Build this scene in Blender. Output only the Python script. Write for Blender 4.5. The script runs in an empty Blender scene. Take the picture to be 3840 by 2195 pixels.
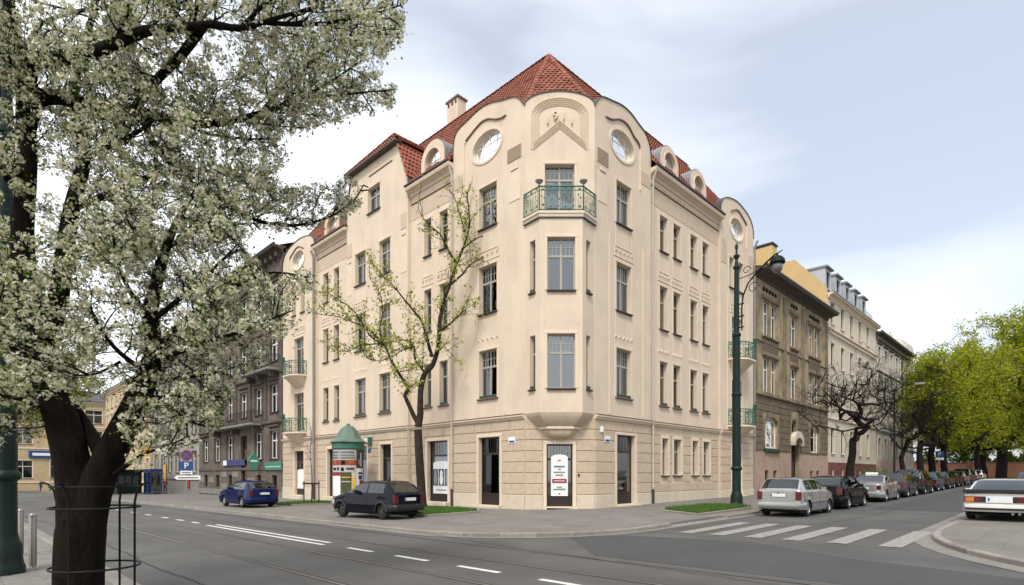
import bpy, bmesh, math, random
import numpy as np
from math import sin, cos, pi, radians, sqrt, atan2, floor
from mathutils import Vector, Matrix
from mathutils.geometry import tessellate_polygon
random.seed(7); np.random.seed(7)
SC = bpy.context.scene
COL = SC.collection
R2 = sqrt(.5)
# ------------------------------------------------------------------ camera
EYE = 1.65
cam = bpy.data.cameras.new('camera'); cam_o = bpy.data.objects.new('camera', cam); COL.objects.link(cam_o)
cam.sensor_width = 36; cam.lens = 36 * 2105 / 3840
cam.shift_x = 0; cam.shift_y = (1780 - 1097.5) / 3840
cam.clip_start = .1; cam.clip_end = 3000
cam_o.location = (0, 0, EYE); cam_o.rotation_euler = (pi / 2, 0, -pi / 4)
SC.camera = cam_o
# ------------------------------------------------------------------ sky: thin blue with a broken layer of bright cloud
SUN_EL, SUN_AZ = radians(52), atan2(-.80, -.62)      # direction towards the sun (x,y) = (-.62,-.80) turned below
world = bpy.data.worlds.new('World'); SC.world = world; world.use_nodes = True
nt = world.node_tree; nt.nodes.clear()
def N(tree, t, **k):
    n = tree.nodes.new(t)
    for a, b in k.items(): setattr(n, a, b)
    return n
sky = N(nt, 'ShaderNodeTexSky', sky_type='NISHITA', sun_disc=False)
SDIR = Vector((-.84 * cos(SUN_EL), -.54 * cos(SUN_EL), sin(SUN_EL))).normalized()
sky.sun_elevation = SUN_EL; sky.sun_rotation = atan2(SDIR.x, SDIR.y)
sky.air_density = 1.2; sky.dust_density = 4.0
bg1 = N(nt, 'ShaderNodeBackground'); bg1.inputs[1].default_value = .10
nt.links.new(sky.outputs[0], bg1.inputs[0])
tc = N(nt, 'ShaderNodeTexCoord'); mp = N(nt, 'ShaderNodeMapping'); mp.inputs['Scale'].default_value = (1, 1, 2.4)
mp.inputs['Location'].default_value = (5.3, 1.35, .2)
nt.links.new(tc.outputs['Generated'], mp.inputs[0])
nz = N(nt, 'ShaderNodeTexNoise'); nz.inputs['Scale'].default_value = 1.25; nz.inputs['Detail'].default_value = 5; nz.inputs['Roughness'].default_value = .48; nz.inputs['Distortion'].default_value = .35
nt.links.new(mp.outputs[0], nz.inputs['Vector'])
rp = N(nt, 'ShaderNodeValToRGB'); rp.color_ramp.elements[0].position = .30; rp.color_ramp.elements[1].position = .58
rp.color_ramp.elements[0].color = (.34, .34, .34, 1); rp.color_ramp.elements[1].color = (1, 1, 1, 1)
dt = N(nt, 'ShaderNodeVectorMath', operation='DOT_PRODUCT'); dt.inputs[1].default_value = (-.20, .20, .02); nt.links.new(tc.outputs['Generated'], dt.inputs[0])
ad = N(nt, 'ShaderNodeMath', operation='ADD'); nt.links.new(nz.outputs[0], ad.inputs[0]); nt.links.new(dt.outputs['Value'], ad.inputs[1]); nt.links.new(ad.outputs[0], rp.inputs[0])
bg2 = N(nt, 'ShaderNodeBackground'); bg2.inputs[0].default_value = (.945, .97, 1, 1); bg2.inputs[1].default_value = .80
mx = N(nt, 'ShaderNodeMixShader'); nt.links.new(rp.outputs[0], mx.inputs[0]); nt.links.new(bg1.outputs[0], mx.inputs[1]); nt.links.new(bg2.outputs[0], mx.inputs[2])
wo = N(nt, 'ShaderNodeOutputWorld'); nt.links.new(mx.outputs[0], wo.inputs[0])
sl = bpy.data.lights.new('sun', 'SUN'); sl.energy = 1.5; sl.angle = radians(12); sl.color = (1, .95, .87)
so = bpy.data.objects.new('sun', sl); COL.objects.link(so); so.rotation_euler = (-SDIR).to_track_quat('-Z', 'Y').to_euler(); so.location = (0, 0, 60)
vs = SC.view_settings; vs.view_transform = 'Standard'; vs.look = 'None'; vs.exposure = .88; vs.gamma = 1; vs.use_curve_mapping = False
SC.cycles.max_bounces = 8; SC.cycles.transparent_max_bounces = 12

# ------------------------------------------------------------------ materials
MATS = {}
def mat(name, col, rough=.8, var=.12, scale=3., bump=0., bscale=60., metal=0., coat=0., spec=.5, col2=None, stretch=(1, 1, 1), rnd=0., sss=0., detail=6, transl=0., dirt=None):
    """procedural surface: two tones of the base colour mixed by noise, fine relief as bump, optional per-object shift"""
    if name in MATS: return MATS[name]
    m = bpy.data.materials.new(name); m.use_nodes = True; t = m.node_tree; b = t.nodes['Principled BSDF']; out = t.nodes['Material Output']
    tcn = N(t, 'ShaderNodeTexCoord'); mpn = N(t, 'ShaderNodeMapping'); mpn.inputs['Scale'].default_value = stretch
    geo = N(t, 'ShaderNodeNewGeometry')
    t.links.new(geo.outputs['Position'], mpn.inputs[0])
    n1 = N(t, 'ShaderNodeTexNoise'); n1.inputs['Scale'].default_value = scale; n1.inputs['Detail'].default_value = detail; n1.inputs['Roughness'].default_value = .6
    t.links.new(mpn.outputs[0], n1.inputs['Vector'])
    mr = N(t, 'ShaderNodeMapRange'); mr.inputs[1].default_value = .3; mr.inputs[2].default_value = .7
    t.links.new(n1.outputs[0], mr.inputs[0])
    mix = N(t, 'ShaderNodeMix', data_type='RGBA')
    c = Vector(col); ca = c * (1 - var); cb = Vector(col2) if col2 else c * (1 + var)
    mix.inputs[6].default_value = (*ca, 1); mix.inputs[7].default_value = (*cb, 1)
    t.links.new(mr.outputs[0], mix.inputs[0]); last = mix.outputs[2]
    if dirt:                                   # stains with a shape of their own (run-off streaks, patches)
        dc, dscale, dstr, dst = dirt
        m2 = N(t, 'ShaderNodeMapping'); m2.inputs['Scale'].default_value = dst; t.links.new(geo.outputs['Position'], m2.inputs[0])
        n2 = N(t, 'ShaderNodeTexNoise'); n2.inputs['Scale'].default_value = dscale; n2.inputs['Detail'].default_value = 8; n2.inputs['Roughness'].default_value = .65; t.links.new(m2.outputs[0], n2.inputs['Vector'])
        r2 = N(t, 'ShaderNodeMapRange'); r2.inputs[1].default_value = .48; r2.inputs[2].default_value = .72; r2.inputs[4].default_value = dstr; t.links.new(n2.outputs[0], r2.inputs[0])
        x2 = N(t, 'ShaderNodeMix', data_type='RGBA'); x2.inputs[7].default_value = (*dc, 1); t.links.new(r2.outputs[0], x2.inputs[0]); t.links.new(last, x2.inputs[6]); last = x2.outputs[2]
    if rnd:
        oi = N(t, 'ShaderNodeObjectInfo'); hs = N(t, 'ShaderNodeHueSaturation')
        m3 = N(t, 'ShaderNodeMapRange'); m3.inputs[3].default_value = 1 - rnd; m3.inputs[4].default_value = 1 + rnd
        t.links.new(oi.outputs['Random'], m3.inputs[0]); t.links.new(m3.outputs[0], hs.inputs['Value']); t.links.new(last, hs.inputs['Color']); last = hs.outputs[0]
    t.links.new(last, b.inputs['Base Color'])
    b.inputs['Roughness'].default_value = rough; b.inputs['Metallic'].default_value = metal
    b.inputs['Specular IOR Level'].default_value = spec; b.inputs['Coat Weight'].default_value = coat; b.inputs['Coat Roughness'].default_value = .04
    if bump:
        n3 = N(t, 'ShaderNodeTexNoise'); n3.inputs['Scale'].default_value = bscale; n3.inputs['Detail'].default_value = 4; t.links.new(mpn.outputs[0], n3.inputs['Vector'])
        bp = N(t, 'ShaderNodeBump'); bp.inputs['Strength'].default_value = bump; bp.inputs['Distance'].default_value = .02; t.links.new(n3.outputs[0], bp.inputs['Height']); t.links.new(bp.outputs[0], b.inputs['Normal'])
    if transl:
        tr = N(t, 'ShaderNodeBsdfTranslucent'); t.links.new(last, tr.inputs[0]); ms = N(t, 'ShaderNodeMixShader'); ms.inputs[0].default_value = transl
        t.links.new(b.outputs[0], ms.inputs[1]); t.links.new(tr.outputs[0], ms.inputs[2]); t.links.new(ms.outputs[0], out.inputs[0])
    MATS[name] = m; return m
def glass_mat(name, tint=(.60, .66, .66), ior=2.25, see=.8, rough=.02):
    if name in MATS: return MATS[name]
    m = bpy.data.materials.new(name); m.use_nodes = True; t = m.node_tree; t.nodes.clear()
    o = N(t, 'ShaderNodeOutputMaterial'); g = N(t, 'ShaderNodeBsdfGlossy'); g.inputs['Roughness'].default_value = rough; g.inputs[0].default_value = (.95, .97, 1, 1)
    tr = N(t, 'ShaderNodeBsdfTransparent'); tr.inputs[0].default_value = (*[c * see for c in tint], 1)
    fr = N(t, 'ShaderNodeFresnel'); fr.inputs[0].default_value = ior
    n = N(t, 'ShaderNodeTexNoise'); n.inputs['Scale'].default_value = .9; geo = N(t, 'ShaderNodeNewGeometry'); t.links.new(geo.outputs['Position'], n.inputs['Vector'])
    bp = N(t, 'ShaderNodeBump'); bp.inputs['Strength'].default_value = .05; bp.inputs['Distance'].default_value = .05; t.links.new(n.outputs[0], bp.inputs['Height']); t.links.new(bp.outputs[0], g.inputs['Normal'])
    ms = N(t, 'ShaderNodeMixShader'); t.links.new(fr.outputs[0], ms.inputs[0]); t.links.new(tr.outputs[0], ms.inputs[1]); t.links.new(g.outputs[0], ms.inputs[2]); t.links.new(ms.outputs[0], o.inputs[0])
    MATS[name] = m; return m
M_PLASTER = mat('cream_plaster', (.665, .553, .428), .9, .06, .7, .22, 90, dirt=((.50, .395, .30), 1.1, .45, (1, 1, .30)))
M_TRIM = mat('cream_trim', (.685, .57, .445), .9, .05, 2, .12, 80)
M_TAN = mat('tan_scratched_plaster', (.545, .44, .335), .95, .08, 2.5, .5, 55)
M_STONE = mat('tan_rusticated_block', (.535, .43, .318), .95, .12, 5, 1.0, 36, rnd=.05)
M_JOINT = mat('pale_block_margin', (.62, .515, .395), .9, .06, 4, .2, 70)
M_PLINTH = mat('pale_stone_plinth', (.60, .52, .40), .85, .07, 2.5, .25, 60, dirt=((.40, .34, .27), 2.0, .4, (1, 1, 1.6)), rnd=.03)
M_ROOF = mat('red_clay_tile', (.27, .084, .047), .8, .35, 2.6, .3, 50, rnd=.28, dirt=((.085, .04, .03), 2.2, .6, (1, 1, 1)))
M_LEAD = mat('grey_zinc_sheet', (.24, .25, .26), .5, .14, 2, .15, 12, metal=.3)
M_DARKMETAL = mat('dark_brown_metal', (.045, .036, .032), .5, .2, 6)
M_SILL = mat('red_brown_sill', (.17, .095, .072), .7, .15, 6)
M_WFRAME = mat('taupe_window_frame', (.34, .325, .275), .55, .06, 8)
M_WWHITE = mat('white_window_frame', (.72, .71, .68), .5, .06, 8)
M_WDARK = mat('dark_brown_frame', (.022, .013, .011), .35, .2, 8)
M_GLASS = glass_mat('window_glass'); M_GLASS2 = glass_mat('clear_window_glass', (.66, .72, .70), 1.55, .9); M_GLASS3 = glass_mat('old_reflective_glass', (.5, .55, .55), 2.7, .7)
M_TAN2 = mat('groove_shaded_plaster', (.595, .478, .365), .92, .06, 2.5, .3, 60)  # reed tone with the shade of the grooves put into the colour
M_BOX = mat('dark_green_planter', (.022, .055, .040), .6, .2, 6)
M_CURTAIN = mat('net_curtain', (.62, .62, .58), .95, .1, 9, transl=.4)
M_INNER = mat('room_darkness', (.12, .115, .105), .95, .2, 1.)  # darkness of the unlit interior put into this colour
M_GREEN = mat('green_iron', (.040, .145, .105), .4, .15, 7, .1, 60)
M_LAMPGREEN = mat('dark_green_cast_iron', (.006, .0175, .0135), .42, .2, 7, .15, 70, spec=.25)
M_BLACK = mat('black_iron', (.007, .007, .007), .6, .2, 7, spec=.2)
M_PIPE = mat('painted_downpipe', (.50, .45, .40), .5, .06, 5)
M_PIPEG = mat('grey_downpipe', (.25, .24, .23), .45, .1, 5)
M_STEEL = mat('brushed_steel', (.34, .31, .28), .3, .08, 20, metal=.9)
M_WHITE = mat('white_print', (.78, .79, .78), .5, .02, 3)
M_RED = mat('dark_red_print', (.30, .012, .03), .5, .05, 3)
M_BLUE = mat('blue_sign', (.014, .055, .22), .4, .08, 3)
M_INK = mat('grey_ink', (.10, .11, .11), .6, .05, 3)
M_YELLOW = mat('yellow_print', (.75, .48, .04), .5, .08, 3)
M_ORANGE = mat('orange_print', (.32, .035, .015), .5, .1, 3)

# ------------------------------------------------------------------ objects and meshes
W = {}
def place(o, parent=None, M=None):
    M = M or Matrix.Identity(4); o.matrix_basis = M
    if parent is not None:
        o.parent = parent; o.matrix_parent_inverse = W[parent].inverted()
    W[o] = M; return o
def new_obj(name, data, parent=None, M=None):
    o = bpy.data.objects.new(name, data); COL.objects.link(o); return place(o, parent, M)
def tag(o, label=None, cat=None, group=None, kind=None):
    if label: o['label'] = label
    if cat: o['category'] = cat
    if group: o['group'] = group
    if kind: o['kind'] = kind
    return o
def root(name, label, cat, loc=(0, 0, 0), rz=0, group=None):
    o = bpy.data.objects.new(name, None); COL.objects.link(o); o.empty_display_size = .3
    place(o, None, Matrix.Translation(Vector(loc)) @ Matrix.Rotation(rz, 4, 'Z')); return tag(o, label, cat, group)
def copy_tree(o, parent=None, M=None, label=None, first=True):
    c = o.copy(); COL.objects.link(c)
    if first:
        c.matrix_basis = M; W[c] = M
        if label: c['label'] = label
    else:
        c.parent = parent; W[c] = W[o]
    for ch in list(o.children): copy_tree(ch, c, first=False)
    return c
def gz(x, y): return .0099 * (x - y)
ROAD, WALK = -.05, .05
class MB:
    def __init__(s): s.v = []; s.f = []; s.m = []
    def add(s, vs, fs, mi=0):
        b = len(s.v); s.v += [tuple(v) for v in vs]; s.f += [tuple(b + i for i in f) for f in fs]; s.m += [mi] * len(fs); return s
    def box(s, x0, x1, y0, y1, z0, z1, mi=0, fn=None):
        p = [(x, y, z) for x in (x0, x1) for y in (y0, y1) for z in (z0, z1)]
        if fn: p = [fn(*q) for q in p]
        return s.add(p, [(0, 1, 3, 2), (4, 6, 7, 5), (0, 4, 5, 1), (2, 3, 7, 6), (0, 2, 6, 4), (1, 5, 7, 3)], mi)
    def bbox(s, x0, x1, y0, y1, z0, z1, b=.01, mi=0, fn=None):
        """box whose face towards -y is chamfered by b"""
        p = [(x0, y1, z0), (x1, y1, z0), (x1, y1, z1), (x0, y1, z1), (x0, y0 + b, z0), (x1, y0 + b, z0), (x1, y0 + b, z1), (x0, y0 + b, z1),
             (x0 + b, y0, z0 + b), (x1 - b, y0, z0 + b), (x1 - b, y0, z1 - b), (x0 + b, y0, z1 - b)]
        if fn: p = [fn(*q) for q in p]
        f = [(3, 2, 1, 0)]
        for k in range(4):
            l = (k + 1) % 4; f += [(k, l, 4 + l, 4 + k), (4 + k, 4 + l, 8 + l, 8 + k)]
        f += [(8, 9, 10, 11)]
        return s.add(p, f, mi)
    def quad(s, a, b, c, d, mi=0): return s.add([a, b, c, d], [(0, 1, 2, 3)], mi)
    def tube(s, path, rad, n=8, mi=0, cap=True):
        P = [Vector(p) for p in path]; k = len(P)
        if not hasattr(rad, '__len__'): rad = [rad] * k
        T = [(P[min(i + 1, k - 1)] - P[max(i - 1, 0)]).normalized() for i in range(k)]
        up = Vector((0, 0, 1)) if abs(T[0].z) < .9 else Vector((1, 0, 0))
        a = T[0].cross(up).normalized(); vs = []
        for i in range(k):
            a = a - T[i] * a.dot(T[i])
            a = a.normalized() if a.length > 1e-6 else T[i].orthogonal().normalized()
            b = T[i].cross(a)
            for j in range(n):
                q = 2 * pi * j / n; vs.append(P[i] + (a * cos(q) + b * sin(q)) * rad[i])
        fs = [(i * n + j, i * n + (j + 1) % n, (i + 1) * n + (j + 1) % n, (i + 1) * n + j) for i in range(k - 1) for j in range(n)]
        if cap: fs += [tuple(range(n))[::-1], tuple(range((k - 1) * n, k * n))]
        return s.add(vs, fs, mi)
    def lathe(s, prof, c=(0, 0, 0), n=16, mi=0, fn=None, cap=True):
        vs = [(c[0] + r * cos(2 * pi * j / n), c[1] + r * sin(2 * pi * j / n), c[2] + z) for r, z in prof for j in range(n)]
        if fn: vs = [fn(*v) for v in vs]
        k = len(prof)
        fs = [(i * n + j, i * n + (j + 1) % n, (i + 1) * n + (j + 1) % n, (i + 1) * n + j) for i in range(k - 1) for j in range(n)]
        if cap: fs += [tuple(range(n))[::-1], tuple(range((k - 1) * n, k * n))]
        return s.add(vs, fs, mi)
    def loft(s, rings, closed=True, cap=True, mi=0):
        n = len(rings[0]); vs = [p for r_ in rings for p in r_]; e = n if closed else n - 1
        fs = [(i * n + j, i * n + (j + 1) % n, (i + 1) * n + (j + 1) % n, (i + 1) * n + j) for i in range(len(rings) - 1) for j in range(e)]
        if cap: fs += [tuple(range(n))[::-1], tuple(range((len(rings) - 1) * n, len(rings) * n))]
        return s.add(vs, fs, mi)
    def poly(s, outer, holes, fn, depth, edge=None, mi=0, back=False):
        """flat sheet with holes in (s,z), set at y=0, reveals running inwards to y=depth; fn(s,y,z) -> point"""
        loops = [outer] + holes; flat = [p for l in loops for p in l]
        tr = tessellate_polygon([[Vector((p[0], p[1], 0)) for p in l] for l in loops])
        s.add([fn(p[0], 0, p[1]) for p in flat], tr, mi)
        if back:
            e_ = edge if edge else depth
            s.add([fn(p[0], e_, p[1]) for p in flat], [t[::-1] for t in tr], mi)
        for k, l in enumerate(loops):
            d = (edge if edge is not None else depth) if k == 0 else (depth if not back else (edge if edge else depth))
            if d == 0: continue
            n = len(l)
            s.add([fn(p[0], 0, p[1]) for p in l] + [fn(p[0], d, p[1]) for p in l], [(i, (i + 1) % n, n + (i + 1) % n, n + i) for i in range(n)], mi)
        return s
    def mesh(s, name, mats, smooth=None):
        me = bpy.data.meshes.new(name); me.from_pydata(s.v, [], s.f)
        for m in (mats if isinstance(mats, (list, tuple)) else [mats]): me.materials.append(m)
        if isinstance(mats, (list, tuple)) and len(mats) > 1: me.polygons.foreach_set('material_index', s.m)
        bm = bmesh.new(); bm.from_mesh(me); bmesh.ops.recalc_face_normals(bm, faces=bm.faces)
        if smooth:
            for f in bm.faces: f.smooth = True
            for e in bm.edges:
                e.smooth = not (len(e.link_faces) == 2 and e.calc_face_angle(0) > radians(smooth))
        bm.to_mesh(me); bm.free(); return me
    def build(s, name, mats, parent=None, M=None, smooth=None):
        return new_obj(name, s.mesh(name, mats, smooth), parent, M)
class Fr:
    """a facade: origin on plan, tangent along it, outward normal"""
    def __init__(s, o, t, n): s.o = Vector(o); s.t = Vector(t); s.n = Vector(n); s.phi = atan2(n[0], -n[1])
    def pt(s, a, out, z): q = s.o + s.t * a + s.n * out; return (q.x, q.y, z)
    def fn(s, out=0): return lambda a, y, z: s.pt(a, out - y, z)      # y runs inwards
    def M(s, a, out, z): return Matrix.Translation(Vector(s.pt(a, out, z))) @ Matrix.Rotation(s.phi, 4, 'Z')
def at(dx, dy, depth):
    """a point seen at (dx,dy) of a 2548-wide view, at a given depth from the camera"""
    X = (dx - 1274) * depth / 1397; z = EYE + (1181 - dy) * depth / 1397
    return Vector(((X + depth) * R2, (depth - X) * R2, z))
FONT_CACHE = {}
def text_mb(txt, size, depth=.01):
    """lettering as a mesh: x right, z up, centred, front towards -y"""
    cu = bpy.data.curves.new('lettering', 'FONT'); cu.body = txt; cu.size = size; cu.extrude = depth / 2; cu.align_x = 'CENTER'; cu.align_y = 'CENTER'; cu.resolution_u = 3
    o = bpy.data.objects.new('lettering', cu); COL.objects.link(o)
    me = bpy.data.meshes.new_from_object(o); mb = MB()
    mb.add([(v.co.x, -v.co.z, v.co.y) for v in me.vertices], [tuple(p.vertices) for p in me.polygons])
    bpy.data.objects.remove(o); bpy.data.curves.remove(cu); bpy.data.meshes.remove(me); return mb
def oval(cx, cz, a, b, n=28): return [(cx + a * cos(2 * pi * i / n), cz + b * sin(2 * pi * i / n)) for i in range(n)]
def rect(a, b, c, d): return [(a, c), (b, c), (b, d), (a, d)]
def arch(a, b, c, d, n=8, rise=None):
    """opening with a round or segmental head; d = top of the head"""
    w = (b - a) / 2; rise = rise or w; cx = (a + b) / 2
    return [(a, c), (b, c)] + [(cx + w * cos(pi * i / n), d - rise + rise * sin(pi * i / n)) for i in range(n + 1)]
# ================================================================== GROUND
M_ASPH = mat('worn_asphalt', (.080, .075, .068), .68, .16, .35, .55, 110, col2=(.112, .107, .099), dirt=((.048, .046, .044), .45, .7, (1, .16, 1)))
M_ASPH2 = mat('newer_asphalt', (.058, .058, .058), .85, .12, .6, .5, 120)
M_EARTH = mat('dusty_earth', (.12, .105, .085), .95, .2, .4, .4, 30)
M_PAINT = mat('worn_road_paint', (.28, .265, .24), .8, .1, 14, .2, 80, dirt=((.13, .125, .12), 7, .85, (1, 1, 1)))
M_PAINTW = mat('bright_road_paint', (.66, .65, .61), .75, .06, 14, .2, 80, dirt=((.20, .195, .19), 6, .5, (1, 1, 1)))
M_KERB = mat('granite_kerb', (.235, .215, .185), .85, .18, 6, .5, 60, rnd=.16)
M_GUTTER = mat('concrete_gutter', (.20, .185, .165), .9, .14, 2.5, .4, 70)
M_RAIL = mat('worn_steel_rail', (.22, .21, .20), .38, .12, 8, metal=.6)
M_GROOVE = mat('rail_groove', (.02, .02, .02), .9, .2, 5)
M_SLAB = mat('concrete_slab', (.185, .172, .152), .9, .14, 6, .4, 70, rnd=.10)
M_GRASS = mat('grass_blade', (.075, .17, .02), .7, .3, 5, transl=.3)
M_SOIL = mat('bed_soil', (.06, .055, .03), .95, .3, 6, .6, 30)
def walk_mat():
    m = mat('pavement_slabs', (.175, .160, .143), .9, .12, .9, .0, 60, dirt=((.115, .105, .095), .8, .6, (1, 1, 1)))
    t = m.node_tree; b = t.nodes['Principled BSDF']; geo = N(t, 'ShaderNodeNewGeometry')
    br = N(t, 'ShaderNodeTexBrick'); br.offset = .5; br.inputs['Scale'].default_value = 1; br.inputs['Brick Width'].default_value = .5; br.inputs['Row Height'].default_value = .5; br.inputs['Mortar Size'].default_value = .012; br.inputs['Mortar Smooth'].default_value = .3
    t.links.new(geo.outputs['Position'], br.inputs['Vector'])
    br.inputs['Color1'].default_value = (.92, .92, .92, 1); br.inputs['Color2'].default_value = (1.08, 1.07, 1.05, 1); br.inputs['Mortar'].default_value = (.82, .80, .78, 1)
    src = b.inputs['Base Color'].links[0].from_socket; mu = N(t, 'ShaderNodeMix', data_type='RGBA', blend_type='MULTIPLY'); mu.inputs[0].default_value = 1
    t.links.new(src, mu.inputs[6]); t.links.new(br.outputs[0], mu.inputs[7]); t.links.new(mu.outputs[2], b.inputs['Base Color'])
    bp = N(t, 'ShaderNodeBump'); bp.inputs['Strength'].default_value = .25; bp.inputs['Distance'].default_value = .01; t.links.new(br.outputs[0], bp.inputs['Height']); t.links.new(bp.outputs[0], b.inputs['Normal'])
    return m
M_WALK = walk_mat()
def drape(poly, dz): return [(x, y, gz(x, y) + dz) for x, y in poly]
def sheet(name, poly, dz, m, parent=None, skirt=0, kind='structure'):
    mb = MB(); tr = tessellate_polygon([[Vector((x, y, 0)) for x, y in poly]]); mb.add(drape(poly, dz), tr)
    if skirt:
        n = len(poly); mb.add(drape(poly, dz) + drape(poly, dz - skirt), [(i, (i + 1) % n, n + (i + 1) % n, n + i) for i in range(n)])
    o = mb.build(name, m, parent)
    if parent is None: tag(o, kind=kind)
    return o
def arc(cx, cy, r_, a0, a1, n=12): return [(cx + r_ * cos(a0 + (a1 - a0) * i / n), cy + r_ * sin(a0 + (a1 - a0) * i / n)) for i in range(n + 1)]
sheet('ground', rect(-350, 450, -350, 450), -.30, M_EARTH)
NK, FK, CK0, CK1 = 1.79, 9.85, 2.40, 9.05
cornerA = arc(14.5, 13.7, 4.65, pi, 1.5 * pi, 14)                       # far corner, round the building
cornerB = arc(18.3, -6.0, 8.4, .5 * pi, pi, 16)                         # right-hand corner
road_poly = [(NK, -60), (FK, -60), (9.9, -6)] + cornerB[::-1][1:] + [(100, CK0), (100, -60), (112, -60), (112, 60), (100, 60), (100, CK1)] + cornerA[::-1] + [(FK, 118), (28, 124), (28, 132), (-30, 132), (-30, 124), (NK, 118)]
road = sheet('road', road_poly, ROAD, M_ASPH)
walk_poly = [(FK, 118)] + cornerA + [(100, CK1), (100, 17), (22, 17), (20.2, 18.2), (20.2, 118)]
sheet('pavement', walk_poly, WALK, M_WALK, skirt=.3)
sheet('pavement', [(100, CK0)] + cornerB + [(9.9, -60), (100, -60)], WALK, M_WALK, skirt=.3)
sheet('pavement', [(NK, -60), (NK, 118), (-30, 118), (-30, -60)], WALK - .03, M_WALK, skirt=.3)
sheet('asphalt_patch', [(27.5, CK0 + .3), (27.9, 6.2), (99, 6.4), (99, CK0 + .3)], ROAD + .004, M_ASPH2)
sheet('asphalt_patch', [(10.4, -4), (12.2, 3.2), (13.6, 5.5), (13.0, 8.6), (11.6, 9.4), (9.4, 7.0), (9.3, -4)], ROAD + .004, M_ASPH2)
sheet('lawn', rect(112, 200, -80, 80), -.02, M_GRASS)
def offset_path(P, d):
    out = []
    for i, p in enumerate(P):
        a = Vector(P[max(i - 1, 0)]); b = Vector(P[min(i + 1, len(P) - 1)]); t = (b - a).normalized(); out.append((p[0] + t.y * d, p[1] - t.x * d))
    return out
def resample(P, step):
    L = [0]
    for a, b in zip(P, P[1:]): L.append(L[-1] + (Vector(b) - Vector(a)).length)
    n = max(1, round(L[-1] / step)); out = []
    for k in range(n + 1):
        d = L[-1] * k / n; i = min(max(j for j in range(len(L)) if L[j] <= d + 1e-9), len(P) - 2)
        t = (d - L[i]) / (L[i + 1] - L[i]); out.append(tuple(Vector(P[i]).lerp(Vector(P[i + 1]), t)))
    return out
def kerb(P, side, top=WALK + .006, step=1.0, w=.16, gut=.0, low=None):
    """kerb stones laid along P; side = +1/-1 picks which side of the path the stone lies on"""
    Q = resample(P, step); O = offset_path(Q, side * w)
    base = MB()
    for a, b, c, d in zip(Q, Q[1:], O[1:], O):
        base.quad(*drape([a, b, c, d], ROAD - .04))
    k = tag(base.build('kerb', M_GUTTER), kind='structure')
    for i, (a, b, c, d) in enumerate(zip(Q, Q[1:], O[1:], O)):
        A, B, C_, D_ = [Vector(q) for q in (a, b, c, d)]; g = .006 / max((B - A).length, .1)
        tz = top + random.uniform(-.004, .004); ch = .018
        if low and low(*((A + B) / 2)): tz = ROAD + .025
        a2, b2, c2, d2 = A.lerp(B, g), B.lerp(A, g), C_.lerp(D_, g), D_.lerp(C_, g)
        lo = drape([a2, b2, c2, d2], ROAD - .10); mid = drape([a2, b2, c2, d2], tz - ch)
        ci, di = c2.lerp(b2, ch / w), d2.lerp(a2, ch / w); hi = drape([a2, b2, ci, di], tz)
        MB().loft([lo, mid, hi]).build('kerb_stone', M_KERB, k)
    if gut:
        G = offset_path(Q, side * (w + gut)); mb = MB()
        for a, b, c, d in zip(O, O[1:], G[1:], G): mb.quad(*drape([a, b, c, d], ROAD + .008))
        tag(mb.build('gutter', M_GUTTER), kind='structure')
drop = lambda x, y: 15.6 < x < 20 and y < 10
kerb([(FK, 70)] + cornerA + [(90, CK1)], -1, gut=.28, low=drop) if False else None
kerb([(FK, 70), (FK, 14)] + cornerA[1:] + [(60, CK1)], 1, gut=.28, low=drop)
kerb([(60, CK0)] + cornerB + [(9.9, -14)], 1, gut=.42)
kerb([(NK, 4), (NK, 48)], 1, top=WALK - .024, gut=.22)
# painted lines and tram rails, pieces of the road
def stripe(name, x0, x1, y0, y1, m, dz=.004, sk=0):
    return MB().add(drape([(x0, y0), (x1, y0 + sk), (x1, y1 + sk), (x0, y1)], ROAD + dz), [(0, 1, 2, 3)]).build(name, m, road)
for k, yc in enumerate((2.83, 3.87, 4.86, 5.80, 6.75, 7.65)): stripe('crosswalk_stripe', 14.45, 18.5, yc - .22, yc + .22, M_PAINT, .012)
for y0, y1 in ((11.17, 12.29), (9.10, 10.25), (7.03, 8.16), (5.0, 6.09), (2.9, 4.0), (.8, 1.9), (23.66, 24.6), (25.7, 26.7), (28, 29), (31, 32), (34, 35), (38, 39), (42, 43)): stripe('lane_dash', 6.66, 6.79, y0, y1, M_PAINTW)
stripe('lane_line', 6.56, 6.68, 13.3, 22.4, M_PAINTW); stripe('lane_line', 6.88, 7.0, 13.6, 22.4, M_PAINTW)
for x in (4.35, 5.83, 7.55, 9.03):
    stripe('tram_rail', x - .035, x + .03, -30, 118, M_RAIL, .010); stripe('rail_groove', x + .03, x + .075, -30, 118, M_GROOVE, .008)
M_TAR = mat('tar_seam', (.03, .03, .03), .8, .2, 6)
for P in ([(9.95, 14.2), (9.2, 9), (8.6, 2), (8.9, -6)], [(14.2, 9.0), (13.9, 6.2), (14.1, 2.4)], [(19.4, 8.6), (19.0, 5.0), (19.3, 2.6)], [(19.3, 5.6), (24, 5.2), (30, 5.5), (42, 5.3)], [(2.4, 40), (3.0, 22), (2.8, 12), (3.1, 4)]):
    Q = resample(smooth_path([(*p, 0) for p in P], 4) if False else P, .35); Q = [(x + random.gauss(0, .025), y + random.gauss(0, .025)) for x, y in Q]; O = offset_path(Q, .022); mb = MB()
    for a, b, c, d in zip(Q, Q[1:], O[1:], O): mb.quad(*drape([a, b, c, d], ROAD + .0145))
    mb.build('tar_seam', M_TAR, road)
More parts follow.
